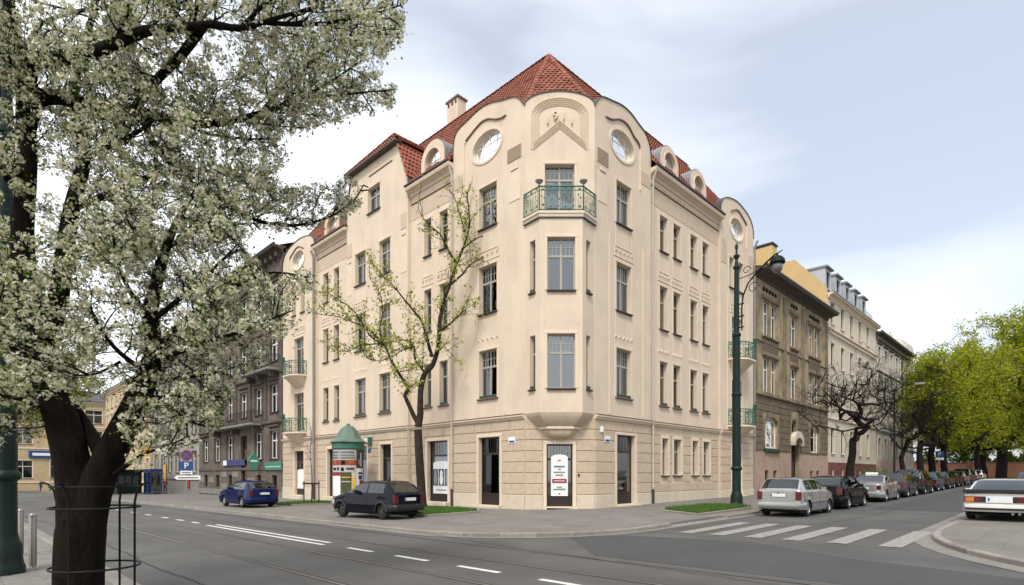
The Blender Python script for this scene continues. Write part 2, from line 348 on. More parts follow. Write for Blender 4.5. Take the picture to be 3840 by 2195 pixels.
# slabs of the near pavement one can tell apart
for i in range(-3, 4):
    for j in range(15, 38):
        x, y = 1.60 - .5 * (i + 4) + .0, .5 * j
        if len([1 for c in range(1)]) and y > 7.4:
            z = WALK - .03 + random.uniform(.003, .009); g = .008
            P = [(x + g, y + g), (x + .5 - g, y + g), (x + .5 - g, y + .5 - g), (x + g, y + .5 - g)]; I = [(a + (x + .25 - a) * .04, b + (y + .25 - b) * .04) for a, b in P]
            MB().loft([drape(P, WALK - .06), drape(P, z - .006), drape(I, z)]).build('paving_slab', M_SLAB, bpy.data.objects['pavement.002'])
# grass beds with low kerbs
def inpoly(x, y, P):
    c = False
    for (x0, y0), (x1, y1) in zip(P, P[1:] + P[:1]):
        if (y0 > y) != (y1 > y) and x < (x1 - x0) * (y - y0) / (y1 - y0) + x0: c = not c
    return c
def grass_bed(P, n, hmax, edges):
    sheet('grass_bed', P, WALK + .035, M_SOIL)
    xs = [p[0] for p in P]; ys = [p[1] for p in P]; vs = []; fs = []
    rg = random.Random(int(xs[0] * 100))
    while len(vs) < n * 3:
        x, y = rg.uniform(min(xs), max(xs)), rg.uniform(min(ys), max(ys))
        if not inpoly(x, y, P): continue
        if sin(x * 2.1 + 1) * sin(y * 1.7) + rg.uniform(-.6, 1.2) < -.3: continue
        h = rg.uniform(.35, 1) * hmax; a = rg.uniform(0, 2 * pi); w = rg.uniform(.012, .022); z = gz(x, y) + WALK + .03; l = rg.uniform(-.5, .5) * h
        b = len(vs); vs += [(x - w * cos(a), y - w * sin(a), z), (x + w * cos(a), y + w * sin(a), z), (x + l * sin(a), y + l * cos(a), z + h)]; fs.append((b, b + 1, b + 2))
    mb = MB(); mb.v = vs; mb.f = fs; mb.m = [0] * len(fs); tag(mb.build('grass', M_GRASS), 'short bright green grass growing in a kerbed street bed', 'grass', kind='stuff')
    for e in edges: kerb([P[i] for i in e], 1, top=WALK + .085, w=.10)
grass_bed([(12.95, 17.85), (15.7, 17.75), (17.0, 19.3), (17.0, 23.8), (13.0, 23.8)], 7000, .16, [(0, 1, 2)])
grass_bed([(19.4, 9.75), (24.3, 9.75), (24.6, 10.3), (24.2, 11.9), (20.7, 11.9)], 9000, .22, [(0, 1, 2), (4, 0)])
grass_bed([(13.6, 31.3), (16.9, 31.0), (16.9, 34.8), (13.6, 34.8)], 3500, .16, [(0, 1)])
# ================================================================== windows
WCACHE = {}
def win_mesh(w, h, style, fm, gl=None):
    gl = gl or M_GLASS
    """frame mesh and pane boxes of a window of width w, height h (origin bottom centre, -y outside)"""
    key = (round(w, 2), round(h, 2), style, fm.name, gl.name)
    if key in WCACHE: return WCACHE[key]
    f = MB(); t = .065; d0, d1 = 0, .07; panes = []
    x0, x1 = -w / 2, w / 2
    f.box(x0, x0 + t, d0, d1, 0, h); f.box(x1 - t, x1, d0, d1, 0, h); f.box(x0 + t, x1 - t, d0, d1, 0, t); f.box(x0 + t, x1 - t, d0, d1, h - t, h)
    def pane(a, b, c, d): panes.append((a, b, c, d))
    if style in ('cross', 'crossbars', 'door'):
        zt = h * (.66 if style != 'door' else .74); f.box(x0 + t, x1 - t, d0 - .015, d1, zt - .05, zt + .05)
        f.box(-.05, .05, d0 - .01, d1, t, zt - .05); f.box(-.035, .035, d0, d1, zt + .05, h - t)
        pane(x0 + t, -.05, t, zt - .05); pane(.05, x1 - t, t, zt - .05); pane(x0 + t, -.035, zt + .05, h - t); pane(.035, x1 - t, zt + .05, h - t)
        if style != 'cross':
            for sgn in (-1, 1):
                for q in (1 / 3, 2 / 3):
                    xx = sgn * (.035 + (x1 - t - .035) * q); f.box(xx - .012, xx + .012, d0 + .01, d1 - .02, zt + .05, h - t)
            zz = (zt + h) / 2; f.box(x0 + t, x1 - t, d0 + .012, d1 - .02, zz - .012, zz + .012)
    elif style == 'narrow':
        zt = h * .66; f.box(x0 + t, x1 - t, d0 - .015, d1, zt - .045, zt + .045)
        pane(x0 + t, x1 - t, t, zt - .045); pane(x0 + t, x1 - t, zt + .045, h - t)
    elif style == 'shop':
        zt = h * .76; f.box(x0 + t, x1 - t, d0 - .01, d1, zt - .05, zt + .05); f.box(x0 + t, x1 - t, d0 + .01, d1 - .01, t, h * .16)
        f.box(x0 + t, x1 - t, d0 - .012, d1, h * .16, h * .16 + .05)
        pane(x0 + t, x1 - t, h * .16 + .05, zt - .05); pane(x0 + t, x1 - t, zt + .05, h - t)
        k = max(2, int(w / .14))
        for i in range(1, k): xx = x0 + t + (w - 2 * t) * i / k; f.box(xx - .008, xx + .008, d0 + .012, d1 - .02, zt + .05, h - t)
    elif style == 'plain': pane(x0 + t, x1 - t, t, h - t)
    out = (f.mesh('window', fm), [(MB().box(-(b - a) / 2, (b - a) / 2, 0, .008, -(d - c) / 2, (d - c) / 2).mesh('pane', gl), (a + b) / 2, (c + d) / 2) for a, b, c, d in panes])
    WCACHE[key] = out; return out
def window(parent, fr, s0, s1, z0, z1, out, style='cross', fm=None, inset=.2, sill=None, curtain=0., box=False, name='window', m_sill=None):
    w, h = abs(s1 - s0), z1 - z0; me, panes = win_mesh(w, h, style, fm or M_WFRAME, random.choice((M_GLASS, M_GLASS, M_GLASS2, M_GLASS3))); c = (s0 + s1) / 2
    M = fr.M(c, out - inset, z0); o = new_obj(name, me, parent, M)
    for pm, px, pz in panes:
        tilt = Matrix.Rotation(random.gauss(0, .006), 4, 'X') @ Matrix.Rotation(random.gauss(0, .008), 4, 'Z')
        new_obj('pane', pm, o, M @ Matrix.Translation((px, .03, pz)) @ tilt)
    if sill:
        e = .09 if sill == 'wide' else .03; p = .12
        MB().bbox(-w / 2 - e, w / 2 + e, -inset - p, .0, -.075, -.002, .02).build('sill', m_sill or (M_SILL if sill == 'wide' else M_DARKMETAL), o, M)
    if box: MB().bbox(-w / 2 + .03, w / 2 - .03, -inset - .03, -inset + .14, .0, .15, .02).build('window_box', M_BOX, o, M)
    if curtain:
        mb = MB(); n = 14; hw = w / 2 - .05
        for sgn in (-1, 1):
            xs = [sgn * (hw - (hw * curtain) * i / n) for i in range(n + 1)]; ys = [.16 + .025 * sin(i * 1.9) for i in range(n + 1)]
            mb.add([(x, y, z) for x, y in zip(xs, ys) for z in (.05, h - .05)], [(2 * i, 2 * i + 2, 2 * i + 3, 2 * i + 1) for i in range(n)])
        mb.build('curtain', M_CURTAIN, o, M, 60)
    return o
def shape_window(parent, fr, outer, zc, sc, out, inset, bars, fm, name='window', t=.07, curtain=False):
    """window following a free outline (oval, round-headed); bars = list of (s0,z0,s1,z1)"""
    cs = sum(p[0] for p in outer) / len(outer)
    inner = [(sc + (p[0] - sc) * (1 - t / max(abs(p[0] - sc), .25) * min(1, abs(p[0] - sc) / .25)), zc + (p[1] - zc) * (1 - t / .75)) for p in outer]
    mb = MB().poly(outer, [inner], fr.fn(out - inset), .06, .06, back=True)
    for a, b, c, d in bars:
        wv = .022
        if abs(a - c) < 1e-6: mb.box(a - wv, a + wv, .008, .05, min(b, d), max(b, d), fn=fr.fn(out - inset))
        else: mb.box(min(a, c), max(a, c), .011, .046, b - wv, b + wv, fn=fr.fn(out - inset))
    o = mb.build(name, fm, parent)
    MB().poly(inner, [], fr.fn(out - inset - .03), .006, .006).build('pane', M_GLASS, o)
    return o

# ================================================================== CORNER HOUSE
A0, B0 = (18.44, 17.62), (20.69, 15.38)
FL = Fr(A0, (0, 1), (-1, 0)); FR_ = Fr(B0, (1, 0), (0, -1)); FC = Fr((19.565, 16.5), (R2, -R2), (-R2, -R2))
house = root('corner_house', 'cream four-storey corner house with red tiled roof and green corner balcony', 'building', (19.565, 16.5, gz(19.5, 16.5)))
G0 = -.75
def smooth_path(P, k=4):
    """Catmull-Rom through the points"""
    out = []
    for i in range(len(P) - 1):
        p0, p1, p2, p3 = [Vector(P[max(0, min(len(P) - 1, j))]) for j in (i - 1, i, i + 1, i + 2)]
        for q in range(k):
            t = q / k; out.append(tuple(.5 * ((2 * p1) + (-p0 + p2) * t + (2 * p0 - 5 * p1 + 4 * p2 - p3) * t * t + (-p0 + 3 * p1 - 3 * p2 + p3) * t ** 3)))
    out.append(tuple(P[-1])); return out
gabL = smooth_path([(0, 18.40), (.15, 18.62), (.40, 18.92), (.75, 19.14), (1.5, 19.34), (2.2, 19.56), (2.85, 19.66), (3.45, 19.60), (4.05, 19.48), (4.65, 19.36), (4.95, 19.12), (5.08, 18.70), (5.12, 18.0)])
gabR = smooth_path([(0, 18.40), (.12, 18.62), (.35, 18.90), (.65, 19.10), (1.4, 19.27), (2.2, 19.42), (2.95, 19.38), (3.6, 19.18), (4.2, 19.0), (4.55, 18.68), (4.74, 18.2), (4.80, 17.6)])
gabE = lambda s0, s1: smooth_path([(s0, 17.7), (s0 + .05, 18.2), (s0 + .3, 18.65), (s0 + .8, 18.95), (s0 + 1.5, 19.12), ((s0 + s1) / 2 - .3, 19.22), ((s0 + s1) / 2 + .4, 19.18), (s1 - 1.4, 19.05), (s1 - .75, 18.85), (s1 - .3, 18.55), (s1 - .05, 18.1), (s1, 17.6)])
ZW = 4.18          # foot of the upper walls
FZ = ((5.35, 7.69), (9.49, 11.80), (13.66, 15.68))
FZR = ((5.32, 7.65), (9.37, 11.66), (13.52, 15.40))
walls = []
def wall(name, fr, outline, holes, out, depth=.24, edge=.45, m=None):
    return MB().poly(outline, holes, fr.fn(out), depth, edge).build(name, m or M_PLASTER, house)
def surround(fr, s0, s1, z0, z1, out, w=.13, p=.025):
    mb = MB(); f = fr.fn(out); mb.bbox(s0 - w, s0 - .004, -p, .0, z0, z1, .01, fn=f); mb.bbox(s1 + .004, s1 + w, -p, 0, z0, z1, .01, fn=f); mb.bbox(s0 - w, s1 + w, -p - .004, 0, z1 + .004, z1 + w, .01, fn=f)
    return mb
def ornaments(fr, s0, s1, z0, z1, out, kind):
    """panel strips beside and below a window, and the row of drops or darts above it"""
    mb = surround(fr, s0, s1, z0, z1, out); f = fr.fn(out); a, b = s0 - .2, s1 + .2
    if kind in ('darts', 'drops'):
        n = max(4, int((b - a) / .28)); zz = z1 + .52
        for i in range(n):
            c = a + (b - a) * (i + .5) / n
            if kind == 'darts': mb.add([f(c - .10, 0, zz - .07), f(c + .10, 0, zz + .05), f(c + .10, 0, zz + .12), f(c - .02, -.09, zz + .06), f(c - .10, 0, zz + .02)], [(0, 1, 3), (1, 2, 3), (2, 4, 3), (4, 0, 3)])
            else: mb.box(c - .04, c + .04, -.07, .0, zz, zz + .11, fn=f)
        if kind == 'drops':
            mb.bbox(a, b, -.03, 0, z1 + .24, z1 + .29, .008, fn=f); mb.bbox(a, b, -.03, 0, zz + .2, zz + .25, .008, fn=f)
            for c in (a, b - .05): mb.bbox(c, c + .05, -.031, 0, z1 + .29, zz + .2, .008, fn=f)
    if z0 > 8:
        for c in (s0 - .1, s1 + .06): mb.bbox(c, c + .04, -.022, 0, z0 - 1.25, z0 - .12, .006, fn=f)
    return mb.build('window_surround', M_TRIM, house)
WIN = []                                                                # (frame, s0, s1, z0, z1, out, style, floor)
def bay(fr, s0, s1, out, wins, top, extra=(), name='wall', FZ_=FZ):
    holes = [rect(a, b, z0, z1) for a, b in wins for z0, z1 in FZ_] + list(extra)
    wall(name, fr, [(s1, ZW), (s0, ZW)] + top, holes, out)
    for a, b in wins:
        for k, (z0, z1) in enumerate(FZ_): WIN.append((fr, a, b, z0, z1, out, k))
ovL = oval(2.55, 17.62, 1.02, .70); ovR = oval(2.22, 17.48, .98, .68)
bay(FL, 0, 5.12, 0, [(1.84, 3.11)], gabL, [ovL])
bay(FL, 5.12, 9.05, -.10, [(5.70, 6.40), (7.13, 7.78)], [(5.12, 17.6), (9.05, 17.6)])
ris_top = [(9.05, 18.6), (9.35, 19.2), (10.15, 20.95), (15.25, 20.95), (15.75, 19.2), (15.95, 18.6)]
bay(FL, 9.05, 15.95, .12, [(10.82, 12.03), (13.6, 14.9)], ris_top, [rect(11.95, 13.35, 17.78, 19.32)])
WIN.append((FL, 11.95, 13.35, 17.78, 19.32, .12, 3))
bay(FL, 15.95, 20.65, -.10, [(17.4, 18.12), (18.9, 19.68)], [(15.95, 17.6), (20.65, 17.6)])
ovE = oval(23.35, 17.70, .98, .66)
e_h = [rect(22.45, 24.05, 9.0, 11.85), rect(22.45, 24.05, 4.9, 7.7), rect(22.3, 22.95, 13.66, 15.68), rect(23.8, 24.45, 13.66, 15.68)]
wall('wall', FL, [(26.1, ZW), (20.65, ZW)] + gabE(20.65, 26.1), [ovE] + e_h, .05)
bay(FR_, 0, 4.80, 0, [(1.71, 2.96)], gabR, [ovR])
bay(FR_, 4.80, 12.75, -.10, [(5.85, 6.63), (7.27, 8.06), (9.2, 10.0), (10.68, 11.47)], [(4.80, 17.25), (12.75, 17.25)], FZ_=FZR)
ovF = oval(15.1, 17.42, .95, .66)
f_h = [rect(14.35, 15.85, 9.0, 11.7), rect(14.35, 15.85, 4.9, 7.65), rect(14.0, 14.62, 13.5, 15.4), rect(15.4, 16.05, 13.5, 15.4)]
wall('wall', FR_, [(17.75, ZW), (12.75, ZW)] + gabE(12.75, 17.75), [ovF] + f_h, .05)
# chamfered corner with the round-headed top
cw = 1.5875
ctop = [(-cw, 18.40)] + [(-cw * cos(pi * i / 16), 18.42 + .64 * sin(pi * i / 16)) for i in range(1, 16)] + [(cw, 18.40)]
wall('wall', FC, [(cw, ZW), (-cw, ZW)] + ctop, [rect(-.67, .67, 13.28, 15.75)], 0)
WIN.append((FC, -.67, .67, 13.28, 15.75, 0, 9))
for k, (fr, a, b, z0, z1, out, fl) in enumerate(WIN):
    nar = (b - a) < .9; st = 'narrow' if nar else ('crossbars' if fl != 3 else 'cross')
    if fl == 9: st = 'door'
    window(house, fr, a, b, z0, z1, out, st, M_WFRAME, .2, None if fl == 9 else ('wide' if fl == 0 else 'thin'), curtain=random.choice((0, 0, .35, .6, .8, 1)) if fl != 9 else .5, box=fl == 0)
    if fl < 3: ornaments(fr, a, b, z0, z1, out, ('darts', 'drops', 'none')[fl])
    elif fl == 3: surround(fr, a, b, z0, z1, out).build('window_surround', M_TRIM, house)
for fr, hs, o_ in ((FL, e_h, .05), (FR_, f_h, .05)):
    for i, h in enumerate(hs):
        window(house, fr, h[0][0], h[1][0], h[0][1], h[2][1], o_, 'door' if i < 2 else 'narrow', M_WFRAME, .2, None if i < 2 else 'thin', curtain=.5, name='balcony_door' if i < 2 else 'window')
        ornaments(fr, h[0][0], h[1][0], h[0][1], h[2][1], o_, 'drops' if i == 0 else 'none')
for fr, ov, c, cz, o_, a, b in ((FL, ovL, 2.55, 17.62, 0, 1.02, .70), (FR_, ovR, 2.22, 17.48, 0, .98, .68), (FL, ovE, 23.35, 17.70, .05, .98, .66), (FR_, ovF, 15.1, 17.42, .05, .95, .66)):
    bars = [(c + q * a, cz - b * .95 * sqrt(1 - q * q), c + q * a, cz + b * .95 * sqrt(1 - q * q)) for q in (-.5, 0, .5)] + [(c - a * .95 * sqrt(1 - q * q), cz + q * b, c + a * .95 * sqrt(1 - q * q), cz + q * b) for q in (-.35, .3)]
    shape_window(house, fr, ov, cz, c, o_, .2, bars, M_WWHITE)
    ring = [(c + (p[0] - c) * 1.13, cz + (p[1] - cz) * 1.17) for p in ov]
    MB().poly(ring, [[(c + (p[0] - c) * 1.01, cz + (p[1] - cz) * 1.01) for p in ov]], fr.fn(o_ + .04), .04, .04).build('oval_surround', M_TRIM, house)
# copings and drip mouldings following the gables
def sweep(fr, P, out, prof, m, name, par=None):
    """profile [(dout,dz)] swept along the (s,z) polyline P on a facade"""
    rings = []
    for i, p in enumerate(P):
        a = Vector(P[max(i - 1, 0)]); b = Vector(P[min(i + 1, len(P) - 1)]); t = (b - a).normalized(); n = Vector((-t.y, t.x))
        if n.y < 0 and abs(n.y) > .3: n = -n
        rings.append([fr.pt(p[0] + n.x * dz, out + do, p[1] + n.y * dz) for do, dz in prof])
    return MB().loft(rings).build(name, m, par or house)
cop = [(-.42, .0), (.05, .0), (.05, .03), (-.42, .05)]
for fr, P, o_ in ((FL, gabL, 0), (FR_, gabR, 0), (FC, ctop, 0), (FL, gabE(20.65, 26.1), .05), (FR_, gabE(12.75, 17.75), .05)):
    sweep(fr, P, o_, cop, M_DARKMETAL, 'gable_coping')
drip = [(0, -.03), (.07, -.02), (.07, .03), (0, .04)]
ornL = smooth_path([(1.2, 18.50), (1.5, 18.50), (1.9, 18.62), (2.4, 18.86), (2.85, 18.93), (3.3, 18.82), (3.85, 18.60), (4.1, 18.48), (4.22, 18.25), (4.23, 17.6), (4.23, 16.3)])
ornR = smooth_path([(.84, 18.27), (1.3, 18.35), (1.9, 18.62), (2.35, 18.70), (2.75, 18.62), (3.2, 18.33), (3.55, 18.22), (3.72, 18.0), (3.75, 17.4), (3.75, 15.9)])
for fr, P in ((FL, ornL), (FR_, ornR)):
    k = 29; sweep(fr, P[:k], 0, drip, M_SILL, 'drip_moulding'); sweep(fr, P[k:], 0, drip, M_TRIM, 'side_moulding')
for fr, c, o_ in ((FL, 23.35, .05), (FR_, 15.1, .05)):
    sweep(fr, smooth_path([(c - .9, 18.3), (c - .5, 18.5), (c, 18.68), (c + .5, 18.6), (c + 1, 18.4), (c + 1.35, 18.25), (c + 1.45, 18.1)]), o_, drip, M_SILL, 'drip_moulding'); sweep(fr, [(c + 1.5, 18.05), (c + 1.5, 16.6)], o_, drip, M_TRIM, 'side_moulding')
# reeded plaques, flat tan bands and raised panels
def reeds(fr, s0, s1, z0, z1, out, n, name='reeded_panel', m=None):
    mb = MB(); f = fr.fn(out); mb.box(s0, s1, -.012, 0, z0, z1, fn=f); h = (z1 - z0) / n
    for i in range(n): mb.bbox(s0 + .01, s1 - .01, -.045, -.012, z0 + h * (i + .12), z0 + h * (i + .78), .02, fn=f)
    return mb.build(name, m or M_TAN, house)
reeds(FL, .20, 1.12, 16.18, 16.82, 0, 8); reeds(FR_, .18, 1.05, 15.98, 16.66, 0, 8)
for fr, a, b, o_ in ((FL, 4.3, 5.06, 0), (FR_, 3.8, 4.75, 0)): MB().bbox(a, b, -.02, 0, 16.3, 16.95, .01, fn=fr.fn(o_)).build('plain_band', M_TAN, house)
for fr, a, b, o_, zt in ((FL, 5.2, 9.0, -.10, 16.9), (FL, 16.0, 20.6, -.10, 16.9), (FR_, 4.88, 12.7, -.10, 16.6)):
    MB().bbox(a, b, -.015, 0, zt - .88, zt, .01, fn=fr.fn(o_)).build('frieze_band', M_TAN, house)
    MB().bbox(a, b, -.06, 0, zt + .02, zt + .08, .02, fn=fr.fn(o_)).build('frieze_moulding', M_SILL, house)
    mb = MB(); n = int((b - a) / .16)
    for i in range(n): c = a + .04 + (b - a - .08) * (i + .5) / n; mb.box(c - .03, c + .03, -.03, 0, zt + .16, zt + .30, fn=fr.fn(o_))
    tag(mb.build('dentil_row', M_TRIM, house), kind='stuff')
for fr, a, b, o_, z0, z1 in ((FL, 9.15, 9.75, .12, 13.2, 15.3), (FL, 15.3, 15.9, .12, 13.2, 15.3), (FL, 9.15, 9.75, .12, 15.7, 16.6), (FL, 15.3, 15.9, .12, 15.7, 16.6), (FL, .3, 1.0, 0, 14.3, 15.7), (FR_, .25, .95, 0, 14.2, 15.6), (FL, 25.2, 26.0, .05, 15.0, 16.6), (FL, 20.8, 21.6, .05, 15.0, 16.6), (FR_, 12.9, 13.6, .05, 14.8, 16.3), (FR_, 16.9, 17.6, .05, 14.8, 16.3)):
    MB().bbox(a, b, -.022, 0, z0, z1, .012, fn=fr.fn(o_)).build('raised_panel', M_TAN if z0 > 15.5 or z1 > 16 else M_TRIM, house)
    if z1 < 16.1: MB().bbox(a + .12, b - .12, -.06, -.022, z1 + .02, z1 + .16, .02, fn=fr.fn(o_)).build('panel_cap', M_TRIM, house)
for fr, s_, o_ in ((FL, 4.1, 0), (FR_, 4.0, 0), (FL, 1.2, 0), (FR_, 1.1, 0), (FL, 21.6, .05), (FL, 25.1, .05), (FR_, 13.7, .05), (FR_, 16.7, .05)):
    MB().bbox(s_, s_ + .07, -.035, 0, 4.5, 13.0, .015, fn=fr.fn(o_)).build('pilaster_strip', M_TRIM, house)
# ---- corner plaque: arch of reeds, chevrons, the year
def arc_reed(r0, zc, ry, k): return [(-r0 * cos(pi * i / 14), zc + ry * sin(pi * i / 14)) for i in range(15)]
for q in range(5):
    rr = 1.28 - q * .085
    path = [(-rr, 16.42 + q * .09)] + [(-rr, 17.85)] + [(-rr * cos(pi * i / 14), 17.95 + (.80 - q * .085) * sin(pi * i / 14)) for i in range(15)] + [(rr, 17.85), (rr, 16.42 + q * .09)]
    sweep(FC, path, 0, [(0, -.022), (.035, -.01), (.035, .012), (0, .022)], M_TAN2, 'arch_reed')
for q in range(5):
    z0 = 16.40 + q * .085
    sweep(FC, [(-1.22 + q * .02, z0), (0, z0 + .98), (1.22 - q * .02, z0)], 0, [(0, -.022), (.035, -.012), (.035, .012), (0, .022)], M_TAN2, 'chevron_reed')
for ch, u, z_ in (('1', -.55, 17.72), ('9', -.20, 17.90), ('1', .18, 17.90), ('1', .55, 17.72)):
    t = text_mb(ch, .56, .14); t.build('year_digit', M_TRIM, house, FC.M(u, .04, z_))
for u in (-1.05, .98):
    MB().bbox(u, u + .05, -.02, 0, 13.3, 16.0, .008, fn=FC.fn(0)).build('panel_strip', M_TRIM, house)
surround(FC, -.67, .67, 13.3, 15.75, 0).build('window_surround', M_TRIM, house)
# ---- oriel on the corner
OP = .80; oF = .935
oplan = [(-cw + .02, 0), (-oF, OP), (oF, OP), (cw - .02, 0)]
def oface(p, q):
    a = Vector(FC.pt(p[0], p[1], 0)[:2]); b = Vector(FC.pt(q[0], q[1], 0)[:2]); t = (b - a).normalized(); n = Vector((t.y, -t.x))
    if n.dot(FC.n) < 0: n = -n
    return Fr(a, t, n), (b - a).length
orz = ((5.45, 7.85), (9.77, 12.10))
for i in range(3):
    f, ln = oface(oplan[i], oplan[i + 1]); c = ln / 2; hw = .61 if i == 1 else .19
    hs = [rect(c - hw, c + hw, z0 if i == 1 else z0 + .0, z1) for z0, z1 in orz]
    MB().poly([(0, 4.42), (ln, 4.42), (ln, 13.0), (0, 13.0)], hs, f.fn(0), .2, 0).build('oriel_wall', M_PLASTER, house)
    for z0, z1 in orz:
        window(house, f, c - hw, c + hw, z0, z1, 0, 'crossbars' if i == 1 else 'narrow', M_WFRAME, .17, 'thin', curtain=(.45 if z0 > 9 else 0) if i == 1 else 0, box=i != 1)
        if i == 1: surround(f, c - hw, c + hw, z0, z1, 0).build('window_surround', M_TRIM, house)
    if i == 1:
        for s_ in (c - .78, c + .73): MB().bbox(s_, s_ + .05, -.022, 0, 8.3, 9.6, .008, fn=f.fn(0)).build('panel_strip', M_TRIM, house)
def oring(k, z, dy=0, pinch=1): return [FC.pt(u * k, o_ * k * pinch + dy, z) for u, o_ in oplan]
cor = [oring(1.0, 4.43), oring(1.015, 4.40)]
for i in range(9):
    q = i / 8; cor.append(oring(1 - .46 * (1 - cos(q * pi / 2)), 4.36 - .58 * sin(q * pi / 2) * (.35 + .65 * q)))
MB().loft(cor).build('oriel_corbel', M_TAN, house, None, 25)
MB().loft([oring(.60, 3.80), oring(.62, 3.78), oring(.62, 3.70), oring(.60, 3.68)]).build('corbel_ring', M_TRIM, house)
cor = []
for i in range(9):
    q = i / 8; cor.append(oring(.52 * (cos(q * pi / 2) * .85 + .15), 3.69 - .42 * sin(q * pi / 2)))
cor.append(oring(.06, 3.12)); MB().loft(cor).build('corbel_drop', M_TAN, house, None, 25)
# balcony on top of the oriel
MB().loft([oring(1.0, 12.98), oring(1.03, 13.0), oring(1.05, 13.1), oring(1.09, 13.14), oring(1.09, 13.24)]).build('balcony_slab', M_TRIM, house)
MB().loft([oring(1.07, 12.935), oring(1.07, 12.975)]).build('balcony_drip', M_DARKMETAL, house)
def rail_mb(P, z0, h, step=.11, deco=True, rg=random.Random(3)):
    """iron railing along plan points: rails, bars, leaves and rosettes"""
    rails, bars, leaf = MB(), MB(), MB()
    for zz, r_ in ((z0 + .06, .022), (z0 + h - .17, .018), (z0 + h, .032)): rails.tube([(p[0], p[1], zz) for p in P], r_, 6)
    for a, b in zip(P, P[1:]):
        a, b = Vector(a), Vector(b); L_ = (b - a).length; n = max(3, int(L_ / step))
        for i in range(n + 1):
            p = a.lerp(b, i / n); big = i in (0, n); bars.tube([(p.x, p.y, z0), (p.x, p.y, z0 + h)], .028 if big else .010, 5)
        if deco:
            t = (b - a).normalized()
            for i in range(max(2, int(L_ / .32))):
                c = a.lerp(b, (i + .5) / max(2, int(L_ / .32)))
                for dx, dz, s_ in ((0, h - .085, .07), (-.06, h * .62, .05), (.05, h * .50, .055), (0, h * .22, .08)):
                    p = Vector((c.x + t.x * (dx + rg.uniform(-.03, .03)), c.y + t.y * dx, z0 + dz + rg.uniform(-.05, .05)))
                    nrm = Vector((-t.y, t.x)) * .02
                    leaf.add([(p.x - t.x * s_, p.y - t.y * s_, p.z), (p.x, p.y, p.z - s_ * 1.1), (p.x + t.x * s_, p.y + t.y * s_, p.z), (p.x, p.y, p.z + s_ * 1.1), (p.x + nrm.x, p.y + nrm.y, p.z), (p.x - nrm.x, p.y - nrm.y, p.z)], [(0, 1, 4), (1, 2, 4), (2, 3, 4), (3, 0, 4), (1, 0, 5), (2, 1, 5), (3, 2, 5), (0, 3, 5)])
    return rails, bars, leaf
bp = [FC.pt(u * 1.04, o_ * 1.04 + (.03 if o_ == 0 else 0), 0)[:2] for u, o_ in oplan]
for mb, nm in zip(rail_mb(bp, 13.24, 1.08), ('balcony_rail', 'baluster_bars', 'iron_leaf_ornament')): tag(mb.build(nm, M_GREEN, house), kind=None if nm == 'balcony_rail' else 'stuff')
for u in (-oF, oF):
    mb = MB(); mb.lathe([(.02, 0), (.05, .02), (.035, .08), (.09, .13), (.17, .2), (.18, .24), (.13, .25), (.02, .25)], FC.pt(u * 1.04, OP * 1.04, 14.32)); mb.build('balcony_urn', M_STEEL if False else M_PIPEG, house, None, 40)
# side balconies on the two end bays
for fr, c in ((FL, 23.25), (FR_, 15.1)):
    for zf in (8.95, 4.75):
        pl = [(-1.25, 0), (-1.1, .55), (-.55, .95), (.55, .95), (1.1, .55), (1.25, 0)]
        ring = lambda k, z, kk=1: [fr.pt(c + u * k, .05 + o_ * k * kk, z) for u, o_ in pl]
        MB().loft([ring(1, zf - .14), ring(1.06, zf - .10), ring(1.06, zf)]).build('balcony_slab', M_TRIM, house)
        MB().loft([ring(.97, zf - .14), ring(.92, zf - .22, .95), ring(.82, zf - .42, .75), ring(.70, zf - .70, .32), ring(.66, zf - .82, .1)]).build('balcony_bracket', M_PLASTER, house)
        for mb, nm in zip(rail_mb([fr.pt(c + u * 1.02, .05 + o_ * 1.02 + .01, 0)[:2] for u, o_ in pl], zf, 1.0, .16), ('balcony_rail', 'baluster_bars', 'iron_leaf_ornament')): tag(mb.build(nm, M_GREEN, house), kind=None if nm == 'balcony_rail' else 'stuff')
        MB().lathe([(.05, 0), (.13, .1), (.16, .2), (.08, .22), (.10, .3), (.18, .34), (.05, .42)], fr.pt(c + .55, 1.0, zf + .98), 9).build('balcony_urn', M_GREEN, house, None, 40)
# ---- ground floor: openings, rusticated blocks, plinth
GF = {'L': [(1.65, 3.14, .17, 3.45), (5.71, 7.49, .19, 3.46), (10.74, 11.93, .2, 3.44), (13.45, 14.7, .15, 3.43), (17.85, 19.1, .14, 3.40), (22.44, 24.02, .13, 3.40)],
      'R': [(1.75, 3.30, .22, 3.55), (6.09, 6.70, 1.6, 3.57), (7.31, 8.14, 1.6, 3.57), (9.44, 10.11, 1.6, 3.58), (10.8, 11.58, 1.6, 3.58), (14.4, 15.8, .30, 3.45)],
      'C': [(-.59, .59, .19, 3.03)]}
SEG = {'L': [(0, 5.12, 0), (5.12, 9.05, -.10), (9.05, 15.95, .12), (15.95, 20.65, -.10), (20.65, 26.1, .05)], 'R': [(0, 4.80, 0), (4.80, 12.75, -.10), (12.75, 17.75, .05)], 'C': [(-cw, cw, 0)]}
FRS = {'L': FL, 'R': FR_, 'C': FC}
COURSES = [.72, 1.22, 1.72, 2.22, 2.72, 3.22, 3.70, 4.16]
posters = []
